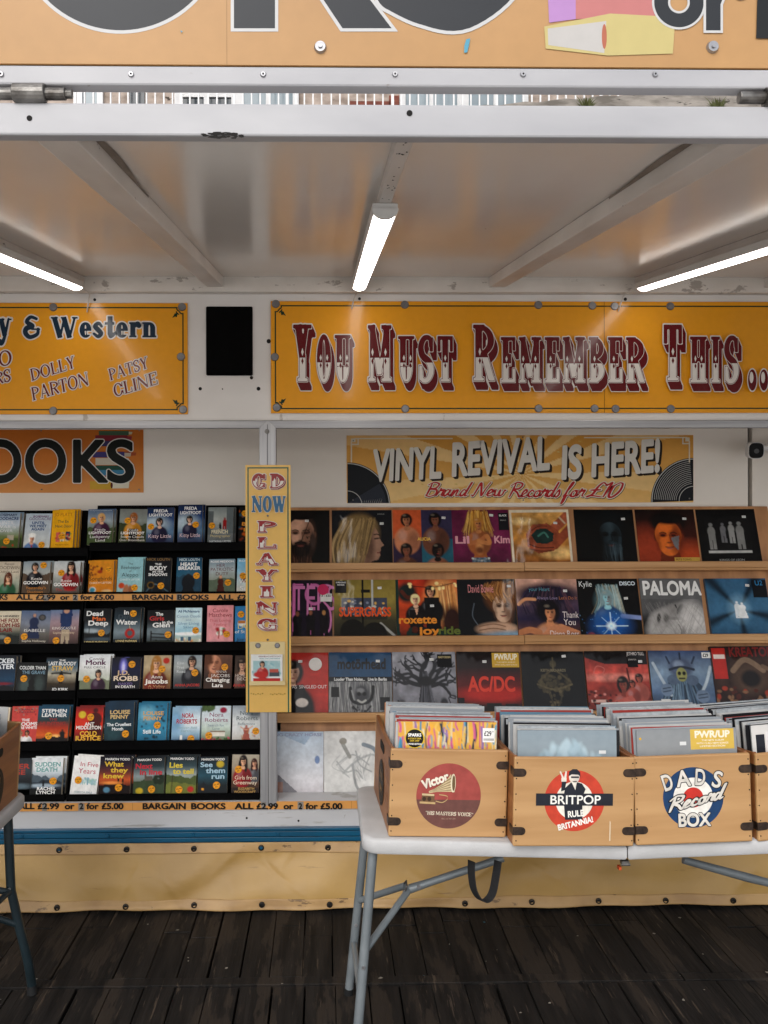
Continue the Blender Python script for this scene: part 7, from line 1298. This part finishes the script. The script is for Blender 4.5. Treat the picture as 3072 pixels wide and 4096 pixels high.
M['film'] = mat('clear_sleeve_edge', 'b9bec2', '9aa0a4', .18, (40, 40, 40), coat=.5)
def front_mesh(fn):
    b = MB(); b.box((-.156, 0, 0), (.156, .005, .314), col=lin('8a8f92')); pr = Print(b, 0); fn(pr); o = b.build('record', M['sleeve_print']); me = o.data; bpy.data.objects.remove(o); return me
def fr_drip(p):
    R_ = Ras(100, 60); R_.g('d9a544', 'dcae50'); rr = random.Random(2)
    for _ in range(190):
        x = rr.random(); y0 = rr.uniform(-.1, .9); L_ = rr.uniform(.1, .5); R_.l([(x, y0), (x + rr.uniform(-.02, .02), y0 + L_ / 2), (x + rr.uniform(-.03, .03), y0 + L_)], rr.uniform(.008, .026), rr.choice(['4f9cb8', '3f86a8', 'c45a86', 'e0b85a', '8a6ca4', 'd8cfae', '2f3a44', 'e8a83a']))
    p.grid(-.156, .1, .156, .314, R_.a); p.ell(-.104, .262, .031, .031, 'd8b83a', 40); p.ell(-.104, .262, .028, .028, '12120f', 40)
    p.text('SPARKS', -.104, .268, .009, 'f0efec', w=.042, bold=.06, res=20); p.text('A STEADY DRIP,', -.104, .259, .005, 'd8b83a', w=.042, bold=.03, res=16); p.text('DRIP, DRIP', -.104, .252, .005, 'd8b83a', w=.03, bold=.03, res=16); p.text('LIMITED EDITION', -.104, .242, .005, 'f0efec', w=.045, bold=.05, res=16)
    p.rect(.112, .252, .150, .296, 'ecebe8'); p.text('£29', .128, .272, .014, '1c1c1c', w=.024, bold=.03); p.text('99', .144, .282, .005, '5a5a5a', w=.006)
    for k in range(11): p.rect(.115 + k * .003, .257, .1165 + k * .003, .264, '6a6a68')
def fr_sky_haze(p):  # black wrapped cover; its reflected sky haze is painted in as grey blue
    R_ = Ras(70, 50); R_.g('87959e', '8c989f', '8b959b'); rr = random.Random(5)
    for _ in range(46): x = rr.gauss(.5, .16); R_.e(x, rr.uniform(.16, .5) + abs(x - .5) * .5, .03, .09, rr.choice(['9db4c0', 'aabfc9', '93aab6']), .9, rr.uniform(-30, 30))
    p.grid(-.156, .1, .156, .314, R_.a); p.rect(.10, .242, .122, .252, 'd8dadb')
def fr_yellow(p):  # grey ground is the sky's reflection on a black wrapped cover, painted in
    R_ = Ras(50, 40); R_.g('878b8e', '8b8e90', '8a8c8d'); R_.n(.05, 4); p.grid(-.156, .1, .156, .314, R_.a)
    p.rect(.012, .25, .148, .312, 'cfae4e'); p.text('PWR/UP', .08, .286, .02, 'e8e2cc', w=.11, bold=.06); p.text('THE NEW ALBUM', .082, .275, .005, 'e8e2cc', w=.07, bold=.03, res=14); p.text('WITH 12 ALL NEW SONGS', .08, .266, .005, 'e8e2cc', w=.1, bold=.03, res=14); p.text('LIMITED EDITION', .08, .257, .005, 'e8e2cc', w=.08, bold=.03, res=14)
    p.ell(-.145, .287, .004, .004, 'd8a83a', 14); p.rect(-.022, .264, -.002, .275, 'd4d6d6')
def fr_white(p):
    p.rect(-.156, .1, .156, .314, 'cfcdca'); p.rect(-.142, .1, -.112, .285, '20232c'); p.rect(-.108, .1, .05, .292, 'd8d6d4')
    for k in range(7): p.rect(-.1 + k * .012, .262 + (k % 3) * .006, -.094 + k * .012, .264 + (k % 3) * .006, '77706c')
C1, w1 = crate('wooden record crate with red round gramophone emblem', bpt(1553, 3344, 2.762), bpt(2024, 3380, 2.778), art_gramophone, rad(1.9))
C2, w2 = crate('wooden record crate with red ring emblem and dark nameplate bar', bpt(2051, 3385), bpt(2535, 3388), art_britpop, rad(1.3))
C3, w3 = crate('wooden record crate with blue, white and red target emblem', bpt(2545, 3384), bpt(3012, 3366), art_dads, rad(-1.7))
pA = bpt(3034, 3360); pB = pA + Vector((CW * math.cos(rad(9)), CW * math.sin(rad(9)), 0))
def art_note(p): p.rect(-.125, .05, .05, .235, 'dcc684')
C4, w4 = crate('wooden record crate at the right picture edge with yellow paper', pA, pB, art_note, rad(-2))
sleeves(C1, w1, ('front record with colourful dripping paint cover and price label', 'record packed on edge in the crate with red gramophone emblem'), 38, front_mesh(fr_drip), 1)
sleeves(C2, w2, ('front record with misty grey blue cover above the ring emblem crate', 'record packed on edge in the crate with red ring emblem'), 44, front_mesh(fr_sky_haze), 2)
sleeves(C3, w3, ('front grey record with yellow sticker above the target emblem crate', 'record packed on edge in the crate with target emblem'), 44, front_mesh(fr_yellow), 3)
sleeves(C4, w4, ('front white record with dark stripe in the rightmost crate', 'record packed on edge in the crate at the right picture edge'), 42, front_mesh(fr_white), 4)
# crate on the left table: only its right side shows
pr_ = P(68, 3150, 3.24)
C5, _ = crate('wooden record crate on the left table, black disc emblem on its side', None, None, None, rad(3), (pr_.x - CW / 2 + .004, 3.24 - CD_, ZT + .012), rad(0))
sleeves(C5, CW, ('front record in the crate on the left table', 'record packed on edge in the crate on the left table'), 8, front_mesh(fr_sky_haze), 6)

# ------------------------------------------------------------------ security camera
p = P(3012, 1800, 4.60); SC = thing('security_camera', 'small white security camera with black face under the rail', 'camera', tuple(p), (rad(6), 0, rad(-14))); SC.scale = (1.25, 1.25, 1.25)
b = MB(); n = 28
def sq(rx, rz, y, k=3.2): return [(rx * math.copysign(abs(math.cos(t)) ** (2 / k), math.cos(t)), y, rz * math.copysign(abs(math.sin(t)) ** (2 / k), math.sin(t))) for t in [2 * math.pi * i / n for i in range(n)]]
rg = [sq(.026, .029, -.062), sq(.030, .033, -.060), sq(.031, .034, -.045), sq(.031, .034, .0), sq(.024, .026, .022), sq(.01, .011, .03)]
v = [q for a in rg for q in a]; b.mesh(v, [tuple(range(n)), tuple(5 * n + k for k in range(n))[::-1]] + [(j * n + k, (j + 1) * n + k, (j + 1) * n + (k + 1) % n, j * n + (k + 1) % n) for j in range(5) for k in range(n)])
b.build('housing', M['pvc'], SC, smooth=True)
b = MB(); b.mesh(sq(.0265, .0295, -.0635) + sq(.0285, .0315, -.0605), [tuple(range(n))] + [(k, n + k, n + (k + 1) % n, (k + 1) % n) for k in range(n)]); fc = b.build('lens_face', mat('black_glass', '050507', '08080a', .3, spec=.1), SC)
b = MB(); b.tube([(0, -.0655, -.002), (0, -.0636, -.002)], .010, 20); b.build('lens', mat('lens_ring', '1a1a20', '101014', .1), fc)
b = MB(); b.tube([(.02, .01, .004), (.05, .03, .006), (.08, .06, .008)], [.014, .012, .016], 14); b.tube([(.085, .062, .008), (.098, .072, .009)], .028, 20); b.build('bracket', M['pvc'], SC, smooth=True)

# ------------------------------------------------------------------ what shows in the slot above the canopy
YH = 11.0
def hpt(x, y, Y=YH): return P(x, y, Y)
zlo, zhi = hpt(1500, 640).z, hpt(1500, -500).z
BL = thing('stone_building', 'pinkish stone building with white sash windows behind the trailer', 'building', (2, YH, 0)); BO = tuple(BL.location)
b = MB(); b.box((-9, YH, -.2), (11, YH + 4, zhi)); b.build('wall', M['stone'], BL, off=BO)
def window(xa, xb, panes, m='glass', tilt=False):
    a, c = hpt(xa, 440).x, hpt(xb, 440).x; z0, z1 = zlo, hpt(1500, 60).z
    b = MB(); f = .07
    b.box((a, YH - .05, z0), (a + f, YH - .002, z1)); b.box((c - f, YH - .05, z0), (c, YH - .002, z1)); b.box((a + f, YH - .05, z1 - f), (c - f, YH - .002, z1))
    for k in range(1, panes): x = a + (c - a) * k / panes; b.box((x - .025, YH - .045, z0), (x + .025, YH - .003, z1 - f))
    zz_ = hpt(1500, 398).z
    if tilt: b.box((a + f, YH - .046, zz_), (c - f, YH - .003, zz_ + .09))
    w = b.build('window', M['pvc'], BL, off=BO); b = MB(); b.box((a + f, YH - .02, z0), (c - f, YH - .0025, z1 - f)); b.build('pane', M[m], w, off=BO)
window(310, 415, 1); window(700, 950, 2, 'glass_dark', True); window(950, 1195, 2, 'glass'); window(1598, 1850, 2, 'glass'); window(1850, 2110, 2, 'glass')
b = MB(); a, c = hpt(520, 400), hpt(580, 400); b.box((a.x, YH - .03, zlo), (c.x, YH - .002, zhi)); b.build('down_pipe', M['glass_dark'], BL, off=BO)
for xa, xb, ya in ((1400, 1560, 408), (1556, 1596, 385)):
    b = MB(); a, c = hpt(xa, 470), hpt(xb, ya); b.box((a.x, YH - .02, a.z), (c.x, YH - .002, c.z)); b.build('brick_band', M['brick'], BL, off=BO)
RL = thing('terrace_railing', 'white vertical-bar railing on the terrace behind the trailer', 'railing', (1, 10.4, zlo)); LO = tuple(RL.location)
YR_ = 10.4; zb0, zt0 = hpt(1500, 470, YR_).z, hpt(1500, 120, YR_).z
b = MB(); x = P(300, 400, YR_).x; xe_ = P(2700, 400, YR_).x
def slope_z(x):                                        # foot of the railing climbs along the wall to the right
    xa, xb = P(1975, 447, YR_).x, P(2650, 394, YR_).x; za, zb_ = P(1975, 447, YR_).z, P(2650, 394, YR_).z
    return zb0 - .1 if x < xa - .5 else za + (zb_ - za) * (x - xa) / (xb - xa)
k = 0
while x < xe_:
    ww = .016 if k % 12 else .032; b.box((x - ww / 2, YR_ - .012, slope_z(x)), (x + ww / 2, YR_ + .012, zt0 + (slope_z(x) - zb0) * (1 if x > 2 else 0))); x += .1 if k % 7 else .112; k += 1
b.build('bars', M['pvc'], RL, off=LO)
b = MB(); pts = [(P(300, 400, YR_).x, YR_, zt0), (P(1975, 400, YR_).x, YR_, zt0), (xe_, YR_, zt0 + .3)]; b.tube(pts, .022, 8)
b.tube([(P(300, 400, YR_).x, YR_, zb0 - .1), (P(1850, 400, YR_).x, YR_, zb0 - .1)], .018, 8); b.tube([(P(1900, 400, YR_).x, YR_, slope_z(P(1900, 400, YR_).x)), (xe_, YR_, slope_z(xe_))], .02, 8); b.build('rail', M['pvc'], RL, off=LO)
RW = thing('retaining_wall', 'grey stone terrace wall climbing to the right with weeds', 'wall', (4, 10.0, 0)); WO = tuple(RW.location)
b = MB(); xa, xb = P(1400, 400, 10.3).x, P(3500, 400, 10.3).x
def top_z(x): return slope_z(x) - .03 if x > P(1850, 400, YR_).x else zb0 - .14
prof = [(xa, -.2)] + [(xa + (xb - xa) * k / 40, (top_z(xa + (xb - xa) * k / 40) + .012 * math.sin(k * 2.1))) for k in range(41)] + [(xb, -.2)]
b.prism(prof, 'y', 10.15, 10.38); b.build('wall_face', M['stone_grey'], RW, off=WO)
b = MB(); b.prism([(-9, -.2), (-9, zb0 - .14), (xa - .001, zb0 - .14), (xa - .001, -.2)], 'y', 10.16, 10.38); b.build('wall_face', M['stone'], RW, off=WO)
for lab, px, sd in (('dry weed tuft on the wall, left one of the two', 2345, 1), ('dry weed tuft on the wall, nearer the right edge', 2870, 2)):
    rr = random.Random(sd); p = P(px, 446 if sd == 1 else 452, 10.1); b = MB()
    for k in range(170):
        a = rr.uniform(0, 6.3); L_ = rr.uniform(.05, .2); dx, dy = math.cos(a) * L_ * rr.uniform(.2, .9), math.sin(a) * .04; z = L_ * rr.uniform(.5, 1.0); w = .006
        b.face([(-w + dx * .1, dy * .1, 0), (w + dx * .1, dy * .1, 0), (dx * .6 + w, dy, z * .7), (dx, dy, z), (dx * .6 - w, dy, z * .7)])
    o = b.build('weed_tuft', M['weed']); o.location = p; tag(o, lab, 'plant', 'weeds on the terrace wall')
